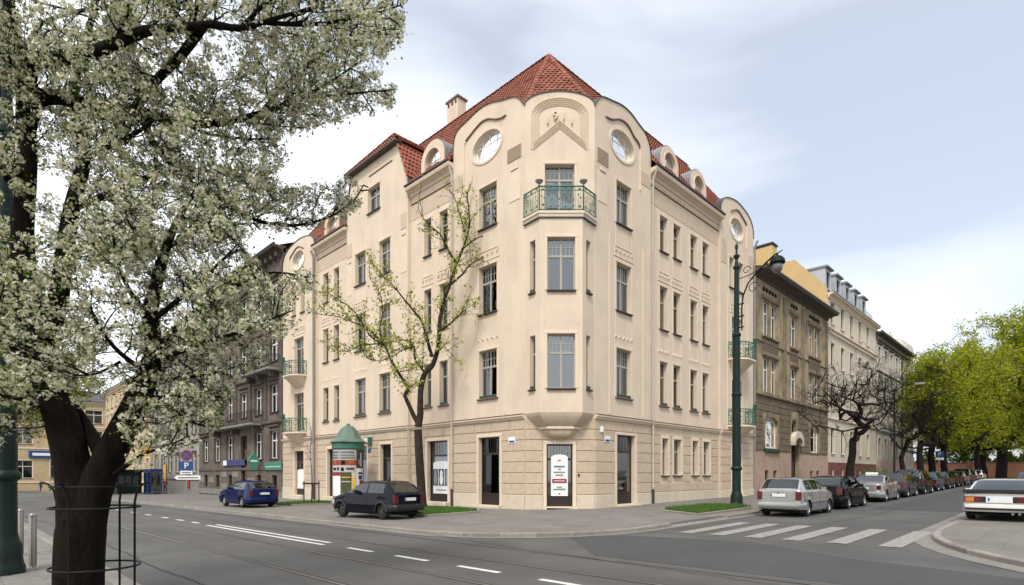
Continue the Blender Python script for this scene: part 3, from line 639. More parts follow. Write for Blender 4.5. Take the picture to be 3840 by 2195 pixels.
for key in 'LRC':
    fr = FRS[key]
    for s0, s1, o_ in SEG[key]:
        ops = [q for q in GF[key] if s0 <= q[0] and q[1] <= s1]
        MB().poly([(s0, G0), (s1, G0), (s1, ZW + .02), (s0, ZW + .02)], [rect(*q) for q in ops], fr.fn(o_ - .02), .30, .3).build('ground_floor_wall', M_JOINT, house)
        for ci, (z0, z1) in enumerate(zip(COURSES, COURSES[1:])):
            cuts = sorted((a - .17, b + .17) for a, b, c, d in ops if c - .06 < z1 and d + .14 > z0)
            iv = []; p = s0 + .012
            for a, b in cuts:
                if a > p: iv.append((p, a))
                p = max(p, b)
            if p < s1 - .02: iv.append((p, s1 - .012))
            for a, b in iv:
                if b - a < .12: continue
                n = max(1, round((b - a) / 1.35)); edges = [a + (b - a) * i / n for i in range(n + 1)]
                if n > 1: edges = [edges[0]] + [e + (.28 if ci % 2 else -.28) * (b - a) / n for e in edges[1:-1]] + [edges[-1]]
                for c, d in zip(edges, edges[1:]):
                    MB().bbox(c + .014, d - .014, -.045 - random.uniform(0, .008), .0, z0 + .014, z1 - .014, .018, fn=fr.fn(o_ - .02)).build('stone_block', M_STONE, house)
        # plinth
        cuts = sorted((a - .17, b + .17) for a, b, c, d in ops if c < .7); p = s0; iv = []
        for a, b in cuts:
            if a > p: iv.append((p, a))
            p = b
        if p < s1: iv.append((p, s1))
        for a, b in iv:
            n = max(1, round((b - a) / 2.2))
            for i in range(n): MB().bbox(a + (b - a) * i / n + .004, a + (b - a) * (i + 1) / n - .004, -.075, .1, G0, .715, .02, fn=fr.fn(o_ - .02)).build('plinth_stone', M_PLINTH, house)
        for a, b, c, d in ops:
            door = c < .7
            f = fr.fn(o_); mb = MB(); mb.bbox(a - .16, a - .003, -.035, .02, c if door else c, d, .012, fn=f); mb.bbox(b + .003, b + .16, -.035, .02, c, d, .012, fn=f); mb.bbox(a - .16, b + .16, -.04, .02, d + .003, d + .13, .012, fn=f)
            mb.build('door_surround' if door else 'window_surround', M_TRIM, house)
            w = window(house, fr, a, b, c, d, o_, 'shop' if door else 'narrow', M_WDARK if door else M_WFRAME, .2, None if door else 'thin', name='shop_front' if door else 'window', curtain=0 if door else .7)
            if door: MB().bbox(a - .2, b + .2, -.34, .25, -.3, c - .01, .02, fn=f).build('doorstep', M_PLINTH, house)
    # string course
    for s0, s1, o_ in SEG[key]:
        if key == 'C': continue
        sweep(fr, [(s0 + .003, 4.30), (s1 - .003, 4.30)], o_, [(-.05, -.14), (.06, -.12), (.10, -.04), (.17, .0), (.17, .06), (.10, .10), (-.05, .10)], M_TRIM, 'string_course')
        sweep(fr, [(s0 + .005, 4.42), (s1 - .005, 4.42)], o_, [(-.04, -.02), (.19, -.035), (.19, -.02), (-.04, .03)], M_SILL, 'course_top_strip')  # thin red-brown strip along the top of the string course
MB().bbox(-.62, .62, -.34, .2, -.3, .17, .02, fn=FC.fn(0)).build('doorstep', M_PLINTH, house)
# ---- notices in the shop windows and plates on the wall
def plate(fr, c, z, w, h, out, m, name, parent=None, t=.012): return MB().bbox(-w / 2, w / 2, -t, 0, -h / 2, h / 2, .003).build(name, m, parent or house, fr.M(c, out, z))
def bars_text(fr, c, z, w, h, out, m, name, seed, par):
    """lines of print too small to read: a broken row of strokes"""
    rg = random.Random(seed); mb = MB(); x = -w / 2
    while x < w / 2 - .01:
        d = min(rg.uniform(.02, .06), w / 2 - x); mb.box(x, x + d * .8, -.004, 0, -h / 2, h / 2 * rg.uniform(.6, 1)); x += d
    return mb.build(name, m, par, fr.M(c, out, z))
brd = MB().poly(arch(-.385, .385, -.95, .95, 8, .14), [], lambda s, y, z: (s, y, z), .012, .012).build('notice_board', M_WHITE, house, FC.M(0, -.155, 1.62))
for z_, w_, h_ in ((2.30, .16, .05), (2.02, .50, .07), (1.90, .16, .04), (1.76, .54, .05), (1.63, .34, .06), (1.08, .24, .05), (.98, .56, .06), (.78, .08, .08)):
    bars_text(FC, 0, z_, w_, h_, -.138, M_INK, 'print_line', int(z_ * 100), brd)
MB().box(-.33, .33, -.004, 0, -.09, .09).build('red_band', M_RED, brd, FC.M(0, -.138, 1.36)); bars_text(FC, 0, 1.36, .5, .04, -.132, M_WHITE, 'print_line', 5, brd)
for c, w_, o_, z0, z1 in ((6.45, 1.45, -.22, .62, 2.38), (23.25, 1.25, -.07, .60, 2.05)):
    b2 = MB().poly(arch(-w_ / 2, w_ / 2, z0, z1, 8, .12), [], lambda s, y, z: (s, y, z), .01, .01).build('window_poster', M_WHITE, house, FL.M(c, o_ - .04, 0))
    if c < 10:
        for u, mm in ((-.5, M_BLUE), (0, M_BLACK), (.5, M_BLUE)):
            MB().box(-.21, .21, -.004, 0, 1.05, 1.95).build('poster_picture', mm, b2, FL.M(c + u, o_ - .028, 0))
            mb = MB(); mb.lathe([(.02, 0), (.12, .1), (.16, .35), (.1, .55), (.13, .7), (.02, .85)], (0, 0, 1.07), 10, fn=lambda x, y, z: (x, -.006 + y * .02, z)); mb.build('poster_figure', M_PIPEG if u else M_WHITE, b2, FL.M(c + u, o_ - .03, 0))
        bars_text(FL, c, .82, .9, .05, o_ - .028, M_INK, 'print_line', 31, b2)
for fr, c, z_, par in ((FL, .78, 3.24, 0), (FR_, .92, 3.30, 0)):
    p_ = plate(fr, c, z_, .46, .30, .045, M_WHITE, 'street_plate'); MB().box(-.17, .17, -.004, 0, -.11, -.02).build('plate_name', M_BLUE, p_, fr.M(c, .062, z_))
MB().bbox(-.07, .07, -.12, 0, -.13, .13, .03).build('alarm_box', M_WHITE, house, FR_.M(.45, .03, 3.72))
plate(FL, 13.12, 3.12, .30, .26, .15, M_BLUE, 'number_plate')
hl = MB().bbox(-.2, .2, -.32, 0, -.22, .22, .06).build('number_lamp', M_GREEN, house, FL.M(13.0, .14, 3.72)); MB().bbox(-.15, .15, -.34, -.31, -.15, .15, .01).build('lamp_glass', M_WHITE, hl, FL.M(13.0, .14, 3.72))
MB().bbox(-.04, .04, -.04, 0, -.06, .06, .01).build('door_bell', M_BLACK, house, FC.M(.86, .04, 1.62))
# ---- eaves
for fr, a, b, zt in ((FL, 5.12, 9.05, 17.58), (FL, 15.95, 20.65, 17.58), (FR_, 4.80, 12.75, 17.22)):
    sweep(fr, [(a + .003, zt), (b - .003, zt)], -.10, [(-.3, -.22), (.06, -.20), (.10, -.08), (.26, .02), (.40, .05), (.44, .16), (.44, .22), (-.3, .25)], M_TRIM, 'eaves_cornice')
    sweep(fr, [(a + .003, zt + .28), (b - .003, zt + .28)], -.10, [(.30, -.05), (.44, -.055), (.50, .0), (.50, .06), (.42, .06), (.36, .02)], M_DARKMETAL, 'eaves_gutter')
# ---- roof
ZR = 24.35; AP = Vector((22.98, 20.16, ZR))
TW, TL = .25, .34
tm = MB(); xs = [0, .25, .5, .75, 1]; zs = [0, .03, .038, .03, 0]
vt = [(-TW / 2 + TW * x, 0, .045 + z) for x, z in zip(xs, zs)] + [(-TW / 2 + TW * x, TL + .06, z * .9) for x, z in zip(xs, zs)] + [(-TW / 2 + TW * x, 0, .0) for x in xs]
tm.add(vt, [(i, i + 1, 6 + i, 5 + i) for i in range(4)] + [(10 + i, 11 + i, i + 1, i) for i in range(4)])
TILE = tm.mesh('roof_tile', M_ROOF)
tile_budget = [300]
def tile_plane(parent, O, U, V, poly, single=0, order=None):
    """clay tiles laid in courses over the polygon (u,v); the first `single` (by order) are objects of their own"""
    O, U, V = Vector(O), Vector(U).normalized(), Vector(V).normalized(); Nn = U.cross(V).normalized()
    if Nn.z < 0: U = -U; Nn = U.cross(V); poly = [(-a, b) for a, b in poly]
    cells = []; vmax = max(p[1] for p in poly); umin, umax = min(p[0] for p in poly), max(p[0] for p in poly)
    for j in range(int(vmax / TL) + 1):
        for i in range(int((umax - umin) / TW) + 2):
            u = umin + TW * (i + (.5 if j % 2 else 0)); v = TL * j
            if inpoly(u, v + TL * .5, poly): cells.append((u, v))
    if order: cells.sort(key=order)
    B = Matrix((U, V, Nn)).transposed().to_4x4()
    rg = random.Random(len(cells))
    rest = MB()
    for k, (u, v) in enumerate(cells):
        M = Matrix.Translation(O + U * u + V * v + Nn * .02) @ B @ Matrix.Rotation(rg.gauss(0, .012), 4, 'Z') @ Matrix.Rotation(rg.gauss(0, .012), 4, 'X')
        if k < single and tile_budget[0] > 0: tile_budget[0] -= 1; new_obj('roof_tile', TILE, parent, M)
        else: rest.add([M @ Vector(p) for p in tm.v], tm.f)
    if rest.v: tag(rest.build('roof_tiles', M_ROOF, parent), kind='stuff')
def slab(name, pts, m=None, par=None): return MB().add(pts, [tuple(range(len(pts)))]).build(name, m or M_ROOF, par or house)
pA, pB = Vector(FC.pt(-cw, -.28, 18.55)), Vector(FC.pt(cw, -.28, 18.55))
eL, eR = Vector((18.19, 0, 17.86)), Vector((0, 15.08, 17.50))
vL = Vector((AP.x - eL.x, 0, ZR - eL.z)); vR = Vector((0, AP.y - eR.y, ZR - eR.z)); LL, LR = vL.length, vR.length
YE, XE = 43.72, 38.44
hL, hR = .62, .62                                                       # the slope starts behind the gables that stand in front of it
def notch(lo, hi, bays, L_, base, h):
    """outline of a slope (u,v) with notches where walls rise in front of it"""
    k = h / base * L_; P = [(lo, 0)]
    for a, b in bays: P += [(a, 0), (a, k), (b, k), (b, 0)] if a > lo + .01 else [(a, k), (b, k), (b, 0)]
    if bays and bays[0][0] <= lo + .01: P = P[1:]
    P += [(hi, 0)] if not (bays and bays[-1][1] >= hi - .01) else []
    if bays and bays[-1][1] >= hi - .01: P = P[:-1]
    return P
nL = notch(17.62, YE, [(17.62, 22.74), (26.67, 33.57), (38.27, YE)], LL, vL.x, .72); nR = notch(20.69, XE, [(20.69, 25.49), (33.44, XE)], LR, vR.y, .80)
nL[0] = (17.62 + .4, nL[0][1]); nR[0] = (20.69 + .35, nR[0][1])
polL = nL + [(YE, LL), (AP.y, LL)]; polR = nR + [(XE, LR), (AP.x, LR)]
def slope(poly, f): return MB().add([f(u, v) for u, v in poly], tessellate_polygon([[Vector((u, v, 0)) for u, v in poly]])).build('roof', M_ROOF, house)
roofL = slope(polL, lambda u, v: (18.19 + vL.x * v / LL, u, 17.86 + vL.z * v / LL))
roofR = slope(polR, lambda u, v: (u, 15.08 + vR.y * v / LR, 17.50 + vR.z * v / LR))
roofC = slab('roof', [tuple(pA), tuple(pB), tuple(AP)])
slab('roof', [(AP.x, AP.y, ZR), (AP.x, YE, ZR), (28.2, YE, 17.5), (28.2, 25.6, 17.5)]); slab('roof', [(AP.x, AP.y, ZR), (XE, AP.y, ZR), (XE, 25.6, 17.5), (28.2, 25.6, 17.5)])
mid = (pA + pB) / 2; vC = AP - mid; uC = (pB - pA).normalized(); vC = (vC - uC * vC.dot(uC)); LC = vC.length
tile_plane(roofC, mid, uC, vC, [(-cw, 0), (cw, 0), (-.17, LC)], 160)
tile_plane(roofL, (18.19, 0, 17.86), (0, 1, 0), vL, polL, 80, lambda c: abs(abs(c[0]) - 19) - .5 * c[1])
tile_plane(roofR, (0, 15.08, 17.50), (1, 0, 0), vR, polR, 80, lambda c: abs(abs(c[0]) - 21) - .5 * c[1])
cap = MB(); n = 6
cap.add([(x, .13 * cos(pi * i / n), .10 * sin(pi * i / n) + (0 if x == 0 else .025)) for x in (0, .46) for i in range(n + 1)] + [(.46, .10 * cos(pi * i / n), .07 * sin(pi * i / n)) for i in range(n + 1)], [(i, i + 1, n + 2 + i, n + 1 + i) for i in range(n)] + [(n + 1 + i, n + 2 + i, 2 * n + 3 + i, 2 * n + 2 + i) for i in range(n)])
CAP = cap.mesh('ridge_tile', M_ROOF, 40)
def caps(parent, a, b):
    a, b = Vector(a), Vector(b); d = b - a; n_ = int(d.length / .40); X = -d.normalized(); Z = (Vector((0, 0, 1)) - X * X.z).normalized(); Y = Z.cross(X); B = Matrix((X, Y, Z)).transposed().to_4x4()
    for i in range(n_): new_obj('ridge_tile', CAP, parent, Matrix.Translation(a + d * ((i + 1) / n_) + Z * .04) @ B)
caps(roofC, pA, AP); caps(roofC, pB, AP); caps(roofL, (AP.x, YE, ZR), AP); caps(roofR, (XE, AP.y, ZR), AP)
MB().lathe([(.16, 0), (.16, .05), (.1, .09), (.03, .12)], (AP.x, AP.y, ZR)).build('roof_finial', M_ROOF, roofC, None, 40)
# snow hooks along the corner hip
for u in (-1.1, -.35, .4, 1.1):
    p = mid + uC * u + vC.normalized() * .55; q = p + Vector((-.06, -.06, .22)); MB().tube([p, q, q + Vector((.1, .1, .03))], .02, 5).build('snow_hook', M_LEAD, roofC)
slab('party_wall', [(18.5, YE - .02, G0), (18.5, YE - .02, 18.2), (AP.x, YE - .02, ZR), (28.2, YE - .02, 17.4), (28.2, YE - .02, G0)], M_PLASTER)
slab('party_wall', [(XE - .02, 15.4, G0), (XE - .02, 15.4, 17.9), (XE - .02, AP.y, ZR), (XE - .02, 25.6, 17.4), (XE - .02, 25.6, G0)], M_PLASTER)
# gambrel roof with half hip over the projecting bay
gp = lambda s, o, z: Vector(FL.pt(s, o, z))
g_r = slab('bay_roof', [gp(9.0, .18, 18.5), gp(10.05, .18, 20.97), gp(10.05, -3.6, 20.97), gp(9.0, -3.6, 18.5)])
g_u = slab('bay_roof', [gp(9.85, .30, 20.95), gp(12.9, -1.5, 23.2), gp(12.9, -4, 23.2), gp(9.85, -4, 20.95)])
g_f = slab('bay_roof', [gp(9.85, .34, 20.95), gp(15.75, .34, 20.95), gp(12.9, -1.5, 23.2)])
slab('bay_roof', [gp(15.75, .30, 20.95), gp(12.9, -1.5, 23.2), gp(12.9, -4, 23.2), gp(15.75, -4, 20.95)])
slab('bay_roof', [gp(16.05, .18, 18.5), gp(15.4, .18, 20.97), gp(15.4, -3.6, 20.97), gp(16.05, -3.6, 18.5)])
d1 = gp(10.05, 0, 20.97) - gp(9.0, 0, 18.5); tile_plane(g_r, gp(9.0, .2, 18.5), gp(0, -1, 0) - gp(0, 0, 0), d1, [(0, 0), (3.7, 0), (3.7, d1.length), (0, d1.length)])
d2 = gp(12.9, 0, 23.2) - gp(9.85, 0, 20.95); tile_plane(g_u, gp(9.85, .30, 20.96), gp(0, -1, 0) - gp(0, 0, 0), d2, [(0, 0), (4, 0), (4, d2.length), (1.8, d2.length)])
d3 = gp(0, -1.5, 23.2) - gp(0, .34, 20.95); tile_plane(g_f, gp(9.85, .34, 20.96), gp(1, 0, 0) - gp(0, 0, 0), d3, [(0, 0), (5.9, 0), (3.05, d3.length)])
caps(g_f, gp(9.85, .34, 20.96), gp(12.9, -1.5, 23.2)); caps(g_f, gp(15.75, .34, 20.96), gp(12.9, -1.5, 23.2)); caps(g_f, gp(12.9, -4, 23.2), gp(12.9, -1.5, 23.2))
MB().bbox(9.8, 15.8, -.36, .1, 20.80, 20.94, .03, fn=FL.fn(.12)).build('bay_eaves', M_DARKMETAL, house)
MB().bbox(10.6, 13.2, -.05, 0, 20.05, 20.11, .02, fn=FL.fn(.12)).build('drip_moulding', M_SILL, house)
for s_, o_ in ((9.05, .12), (15.9, .12)): MB().box(s_ - .02, s_ + .06, -.02, .5, 17.6, 18.6, fn=FL.fn(o_)).build('flashing', M_LEAD, house)
# dormers
def dormer(fr, c, hw, z0, zt, out, ow, owt):
    outl = arch(c - hw, c + hw, z0, zt, 14, hw * .95); op = arch(c - ow, c + ow, z0 + .12, owt, 12)
    d = MB().poly(outl, [op], fr.fn(out), .22, .35).build('dormer', M_PLASTER, house)
    P = [(c + (p[0] - c) * 1.05, z0 + (p[1] - z0) * 1.035) for p in outl[2:]]; P = [(c + hw * 1.05, z0)] + P + [(c - hw * 1.05, z0)]
    n_ = len(P); Q = [(c + (p[0] - c) * .97, z0 + (p[1] - z0) * .97) for p in P]
    mb = MB(); mb.loft([[fr.pt(p[0], o_, p[1]) for p in PP] for PP, o_ in ((Q, out - .06), (P, out - .05), (P, out - 1.9))], closed=False, cap=False); mb.build('dormer_roof', M_LEAD, d, None, 50)
    zc = (z0 + .12 + owt) / 2
    shape_window(house, fr, op, zc, c, out, .16, [(c, z0 + .12, c, owt - .03), (c - ow * .97, z0 + .85, c + ow * .97, z0 + .85)], M_WFRAME)
    MB().poly([(c + (p[0] - c) * 1.16, zc + (p[1] - zc) * 1.06) for p in op], [[(c + (p[0] - c) * 1.01, zc + (p[1] - zc) * 1.005) for p in op]], fr.fn(out + .04), .04, .04).build('dormer_surround', M_TRIM, d)
dormer(FL, 6.95, 1.02, 17.84, 19.74, -.02, .66, 19.30); dormer(FL, 18.35, 1.02, 17.84, 19.74, -.02, .66, 19.30)
dormer(FR_, 6.78, .92, 17.48, 19.32, -.02, .58, 18.98); dormer(FR_, 10.10, .92, 17.48, 19.32, -.02, .58, 18.98)
def chimney(x, y, w, d, z0, z1, m, par, n=3):
    c = MB().box(x - w / 2, x + w / 2, y - d / 2, y + d / 2, z0, z1).build('chimney', m, par)
    MB().box(x - w / 2 - .08, x + w / 2 + .08, y - d / 2 - .08, y + d / 2 + .08, z1 + .002, z1 + .12).build('chimney_cap', M_SILL, c)
    for i in range(n): 
        yy = y - d / 2 + d * (i + .5) / n; MB().box(x - w / 2 - .012, x + w / 2 + .012, yy - .07, yy + .07, z1 - .32, z1 - .08).build('flue_opening', M_BLACK, c)
chimney(23.45, 28.6, .7, 1.1, 23.0, 26.0, M_PLASTER, house)
# downpipes
def pipe(fr, s_, o_, z0, z1, m, r_=.055, foot=True):
    p = MB().tube([fr.pt(s_, o_ + .30, z1 + .25), fr.pt(s_, o_ + .10, z1 - .15), fr.pt(s_, o_ + .10, z0)], r_, 10).build('downpipe', m, house, None, 40)
    for zz in range(int(z0) + 1, int(z1), 3): MB().lathe([(r_ + .004, 0), (r_ + .018, .01), (r_ + .018, .05), (r_ + .004, .06)], fr.pt(s_, o_ + .10, zz), 10).build('pipe_collar', m, p)
    if foot: MB().tube([fr.pt(s_, o_ + .10, z0), fr.pt(s_, o_ + .10, -.1)], r_ + .02, 10).build('pipe_foot', M_DARKMETAL, p, None, 40)
pipe(FL, 5.13, .0, .9, 17.3, M_PIPE); pipe(FL, 20.66, .06, 1.0, 17.3, M_PIPEG, .085); pipe(FR_, 4.86, .0, .9, 17.0, M_PIPE); pipe(FR_, 17.86, .0, .3, 17.2, M_PIPEG, .07, False)
pipe(FL, -.06, .0, 4.5, 12.6, M_TAN, .05, False) if False else None
# closed blocks behind the windows, room darkness put into their colour
MB().box(19.95, 29.2, 18.9, 43.6, G0, 17.3).build('dark_inner_block', M_INNER, house); MB().box(21.6, 38.4, 16.95, 26.4, G0, 17.2).build('dark_inner_block', M_INNER, house)
# ================================================================== NEIGHBOURING HOUSES
M_DKPLAS = mat('sooty_plaster', (.135, .105, .085), .95, .3, 1.2, .5, 40, dirt=((.055, .048, .042), 1.5, .8, (1, 1, .3)))
M_DKTRIM = mat('sooty_trim', (.092, .073, .060), .95, .25, 2, .4, 40)
M_GRSTONE = mat('grey_plinth_plaster', (.20, .19, .175), .9, .15, 2, .4, 40)
M_TINROOF = mat('dark_tin_roof', (.055, .055, .055), .6, .2, 2, .2, 10)
M_GREYPL = mat('grey_render', (.33, .31, .28), .95, .15, 1, .3, 40, dirt=((.14, .125, .11), 1.2, .7, (1, 1, .3)))
M_CREAM2 = mat('faded_yellow_render', (.50, .385, .22), .95, .1, 1, .3, 40, dirt=((.33, .26, .17), 1.2, .5, (1, 1, .4)))
M_TANH = mat('ochre_stained_plaster', (.31, .235, .145), .95, .25, 1.3, .6, 30, col2=(.41, .325, .20), dirt=((.075, .060, .045), 1.1, .95, (1, 1, .45)))
M_TANLOW = mat('brown_ground_floor_plaster', (.165, .122, .080), .95, .25, 1.5, .6, 30, dirt=((.10, .08, .055), 1.3, .8, (1, 1, .5)))
M_TANTRIM = mat('ochre_trim', (.22, .165, .105), .95, .25, 2, .5, 30, dirt=((.07, .055, .04), 1.5, .9, (1, 1, .5)))
M_PINKBASE = mat('pinkish_base_render', (.40, .285, .215), .95, .12, 1.5, .4, 40, dirt=((.24, .17, .13), 1.5, .6, (1, 1, .6)))
M_WHITEH = mat('pale_cream_render', (.60, .53, .43), .95, .05, 1, .2, 60, dirt=((.46, .40, .32), 1.2, .4, (1, 1, .3)))
M_YELLOWW = mat('yellow_party_wall', (.58, .41, .19), .95, .06, .8, .25, 60, dirt=((.50, .34, .15), 1, .4, (1, 1, .4)))
M_OLDWHITE = mat('weathered_white_render', (.46, .43, .39), .95, .14, 1.2, .4, 40, dirt=((.16, .145, .13), 1.3, .75, (1, 1, .35)))
M_PINK = mat('pink_render', (.50, .33, .30), .95, .1, 1, .3, 50)
M_REDBASE = mat('oxide_red_base', (.155, .055, .045), .9, .15, 2, .3, 40)
M_SILVER = mat('silver_dome_sheet', (.46, .48, .50), .42, .08, 1.5, .1, 10, metal=.35)
M_GREENG = mat('green_gutter', (.02, .055, .038), .5, .2, 4)
def block(rt, fr, s0, s1, z0, zt, back, m, holes, m_in=True, name='wall'):
    """front wall with openings plus closed sides, back and an inner block coloured dark like unlit rooms"""
    MB().poly(rect(s0, s1, z0, zt), holes, fr.fn(0), .26, .3).build(name, m, rt)
    mb = MB(); f = fr.fn(0)
    mb.quad(f(s0 + .01, .3, z0), f(s0 + .01, back, z0), f(s0 + .01, back, zt), f(s0 + .01, .3, zt)); mb.quad(f(s1 - .01, .3, z0), f(s1 - .01, back, z0), f(s1 - .01, back, zt), f(s1 - .01, .3, zt)); mb.quad(f(s0, back, z0), f(s1, back, z0), f(s1, back, zt), f(s0, back, zt))
    mb.build('side_wall', m, rt)
    MB().box(s0 + .1, s1 - .1, 1.5, back - .1, z0, zt - .2, fn=f).build('dark_inner_block', M_INNER, rt)
def band(rt, fr, s0, s1, z, h, p, m, name='string_course'): return MB().bbox(s0, s1, -p, .0, z, z + h, min(p, h) * .35, fn=fr.fn(0)).build(name, m, rt)
def cornice(rt, fr, s0, s1, z, p, m, gut=None):
    sweep(fr, [(s0, z), (s1, z)], 0, [(-.2, -.35), (.08, -.33), (.12, -.2), (p * .55, -.06), (p, -.02), (p, .1), (-.2, .16)], m, 'cornice', rt)
    if gut: sweep(fr, [(s0, z + .13), (s1, z + .13)], 0, [(p - .1, -.02), (p + .06, -.02), (p + .06, .1), (p - .1, .1)], gut, 'roof_gutter', rt)
def gable_roof(rt, fr, s0, s1, z, back, rise, m, over=.3):
    f = fr.fn(0); r = MB().add([f(s0, -over, z), f(s1, -over, z), f(s1, back / 2, z + rise), f(s0, back / 2, z + rise), f(s1, back, z), f(s0, back, z)], [(0, 1, 2, 3), (3, 2, 4, 5)]).build('roof', m, rt); return r
# ---- sooty house on the main street
fr = Fr((18.44, 43.76), (0, 1), (-1, 0)); rt = root('sooty_house', 'dark grey-brown tenement with white windows, beside the cream corner house', 'building', (18.44, 54, gz(18.4, 54)))
cols = [1.75, 5.0, 8.4, 11.9, 15.4, 18.9]; hs = []; wl = []
for i, c in enumerate(cols):
    for j, (z0, z1) in enumerate(((2.95, 5.15), (6.7, 8.9), (10.8, 12.9), (15.2, 17.2))):
        if i == 2 and j == 0: continue
        hw = .78; hs.append(rect(c - hw, c + hw, z0, z1)); wl.append((c - hw, c + hw, z0, z1, j))
    hs.append(rect(c - .5, c + .5, .45, 1.6) if i != 2 else rect(c - .75, c + .75, -.2, 5.1)); wl.append((c - .5, c + .5, .45, 1.6, 5) if i != 2 else (c - .75, c + .75, -.2, 5.1, 9))
block(rt, fr, 0, 21, -.9, 19.4, 11, M_DKPLAS, hs)
for a, b, z0, z1, j in wl:
    window(rt, fr, a, b, z0, z1, 0, 'cross' if j < 5 else ('plain' if j == 5 else 'shop'), M_WWHITE if j < 5 else M_WDARK, .15, 'thin' if j < 5 else None, curtain=random.choice((0, .4, .9)) if j < 5 else 0, name='window' if j < 9 else 'door')
    if j < 4:
        surround(fr, a, b, z0, z1, 0, .2, .06).build('window_surround', M_DKTRIM, rt); band(rt, fr, a - .25, b + .25, z1 + .32, .16, .2, M_DKTRIM, 'window_hood')
for z_, h_, p_ in ((2.0, .25, .08), (5.75, .3, .2), (9.7, .3, .22), (14.1, .4, .3)): band(rt, fr, 0, 21, z_, h_, p_, M_DKTRIM)
for c in (.1, 3.2, 6.6, 10.0, 13.6, 17.1, 20.4): MB().bbox(c, c + .5, -.10, 0, 6.1, 18.7, .02, fn=fr.fn(0)).build('pilaster', M_DKTRIM, rt)
for i in range(14):
    for j in range(4):
        zz = -.3 + j * .56; s_ = i * 1.5 + (.75 if j % 2 else 0)
        if s_ + 1.46 < 21 and not any(a - .1 < s_ + 1.46 and b + .1 > s_ and z0 < zz + .56 and z1 > zz for a, b, z0, z1, _ in wl): MB().bbox(s_ + .02, s_ + 1.46, -.045, 0, zz + .02, zz + .54, .02, fn=fr.fn(0)).build('stone_block', M_GRSTONE, rt)
cornice(rt, fr, 0, 21, 19.45, .75, M_DKTRIM, M_TINROOF); gable_roof(rt, fr, 0, 21, 19.6, 11, 2.6, M_TINROOF)
for i in range(21): MB().bbox(i + .3, i + .55, -.5, 0, 18.75, 19.1, .04, fn=fr.fn(0)).build('cornice_bracket', M_DKTRIM, rt)
M_DKRAIL = mat('rusty_black_iron', (.03, .026, .024), .7, .3, 8)
for a, b, zf in ((4.0, 15.0, 5.95), (.5, 6.5, 10.1)):
    MB().bbox(a, b, -1.0, 0, zf - .22, zf, .06, fn=fr.fn(0)).build('balcony_slab', M_GRSTONE, rt)
    P = [fr.pt(a + .05, .05, 0)[:2], fr.pt(a + .05, .93, 0)[:2], fr.pt(b - .05, .93, 0)[:2], fr.pt(b - .05, .05, 0)[:2]]
    for mb, nm in zip(rail_mb(P, zf, 1.0, .14, False), ('balcony_rail', 'baluster_bars')): tag(mb.build(nm, M_DKRAIL, rt), kind='stuff' if nm != 'balcony_rail' else None)
    for s_ in (a + .4, (a + b) / 2, b - .6): MB().bbox(s_, s_ + .22, -.75, 0, zf - .7, zf - .22, .1, fn=fr.fn(0)).build('balcony_bracket', M_DKTRIM, rt)
# shop signs on it
M_PHARM = mat('pharmacy_green', (.05, .26, .16), .5, .12, 3)
sg = root('pharmacy_fascia', 'long green shop sign board low on the sooty house', 'sign', fr.pt(1.6, .1, 2.0))
MB().bbox(.1, 3.3, -.16, -.09, 2.02, 2.62, .02, fn=fr.fn(.0)).build('sign_panel', M_PHARM, sg); 
for zz in (2.14, 2.27, 2.40, 2.52): MB().box(.2, 3.2, -.166, -.161, zz, zz + .035, fn=fr.fn(0)).build('sign_stripe', M_WHITE if zz == 2.27 else M_GREEN, sg)
sg = root('diamond_sign', 'green diamond-shaped hanging sign with a white band beside dark doorway', 'sign', fr.pt(4.5, .6, 2.2))
MB().add([fr.pt(4.45 + d, o_, z_) for d in (-.08, .08) for o_, z_ in ((.62, 2.0), (1.12, 2.78), (.62, 3.56), (.12, 2.78))], [(0, 1, 2, 3), (7, 6, 5, 4), (0, 4, 5, 1), (1, 5, 6, 2), (2, 6, 7, 3), (3, 7, 4, 0)]).build('sign_panel', M_PHARM, sg)
for d in (-.083, .083): MB().box(4.45 + d - .002, 4.45 + d + .002, -.9, -.34, 2.70, 2.86, fn=fr.fn(0)).build('sign_stripe', M_WHITE, sg)
MB().tube([fr.pt(4.45, 0, 2.78), fr.pt(4.45, .2, 2.78)], .03, 6).build('bracket', M_BLACK, sg)
sg = root('blue_fascia', 'blue shop sign board with a white end on the sooty house', 'sign', fr.pt(10, .1, 2.4))
MB().bbox(7.9, 13.4, -.14, -.07, 2.45, 3.0, .02, fn=fr.fn(0)).build('sign_panel', mat('faded_blue_board', (.03, .05, .15), .6, .2, 2), sg); MB().box(12.4, 13.35, -.146, -.141, 2.5, 2.95, fn=fr.fn(0)).build('sign_logo', M_WHITE, sg)
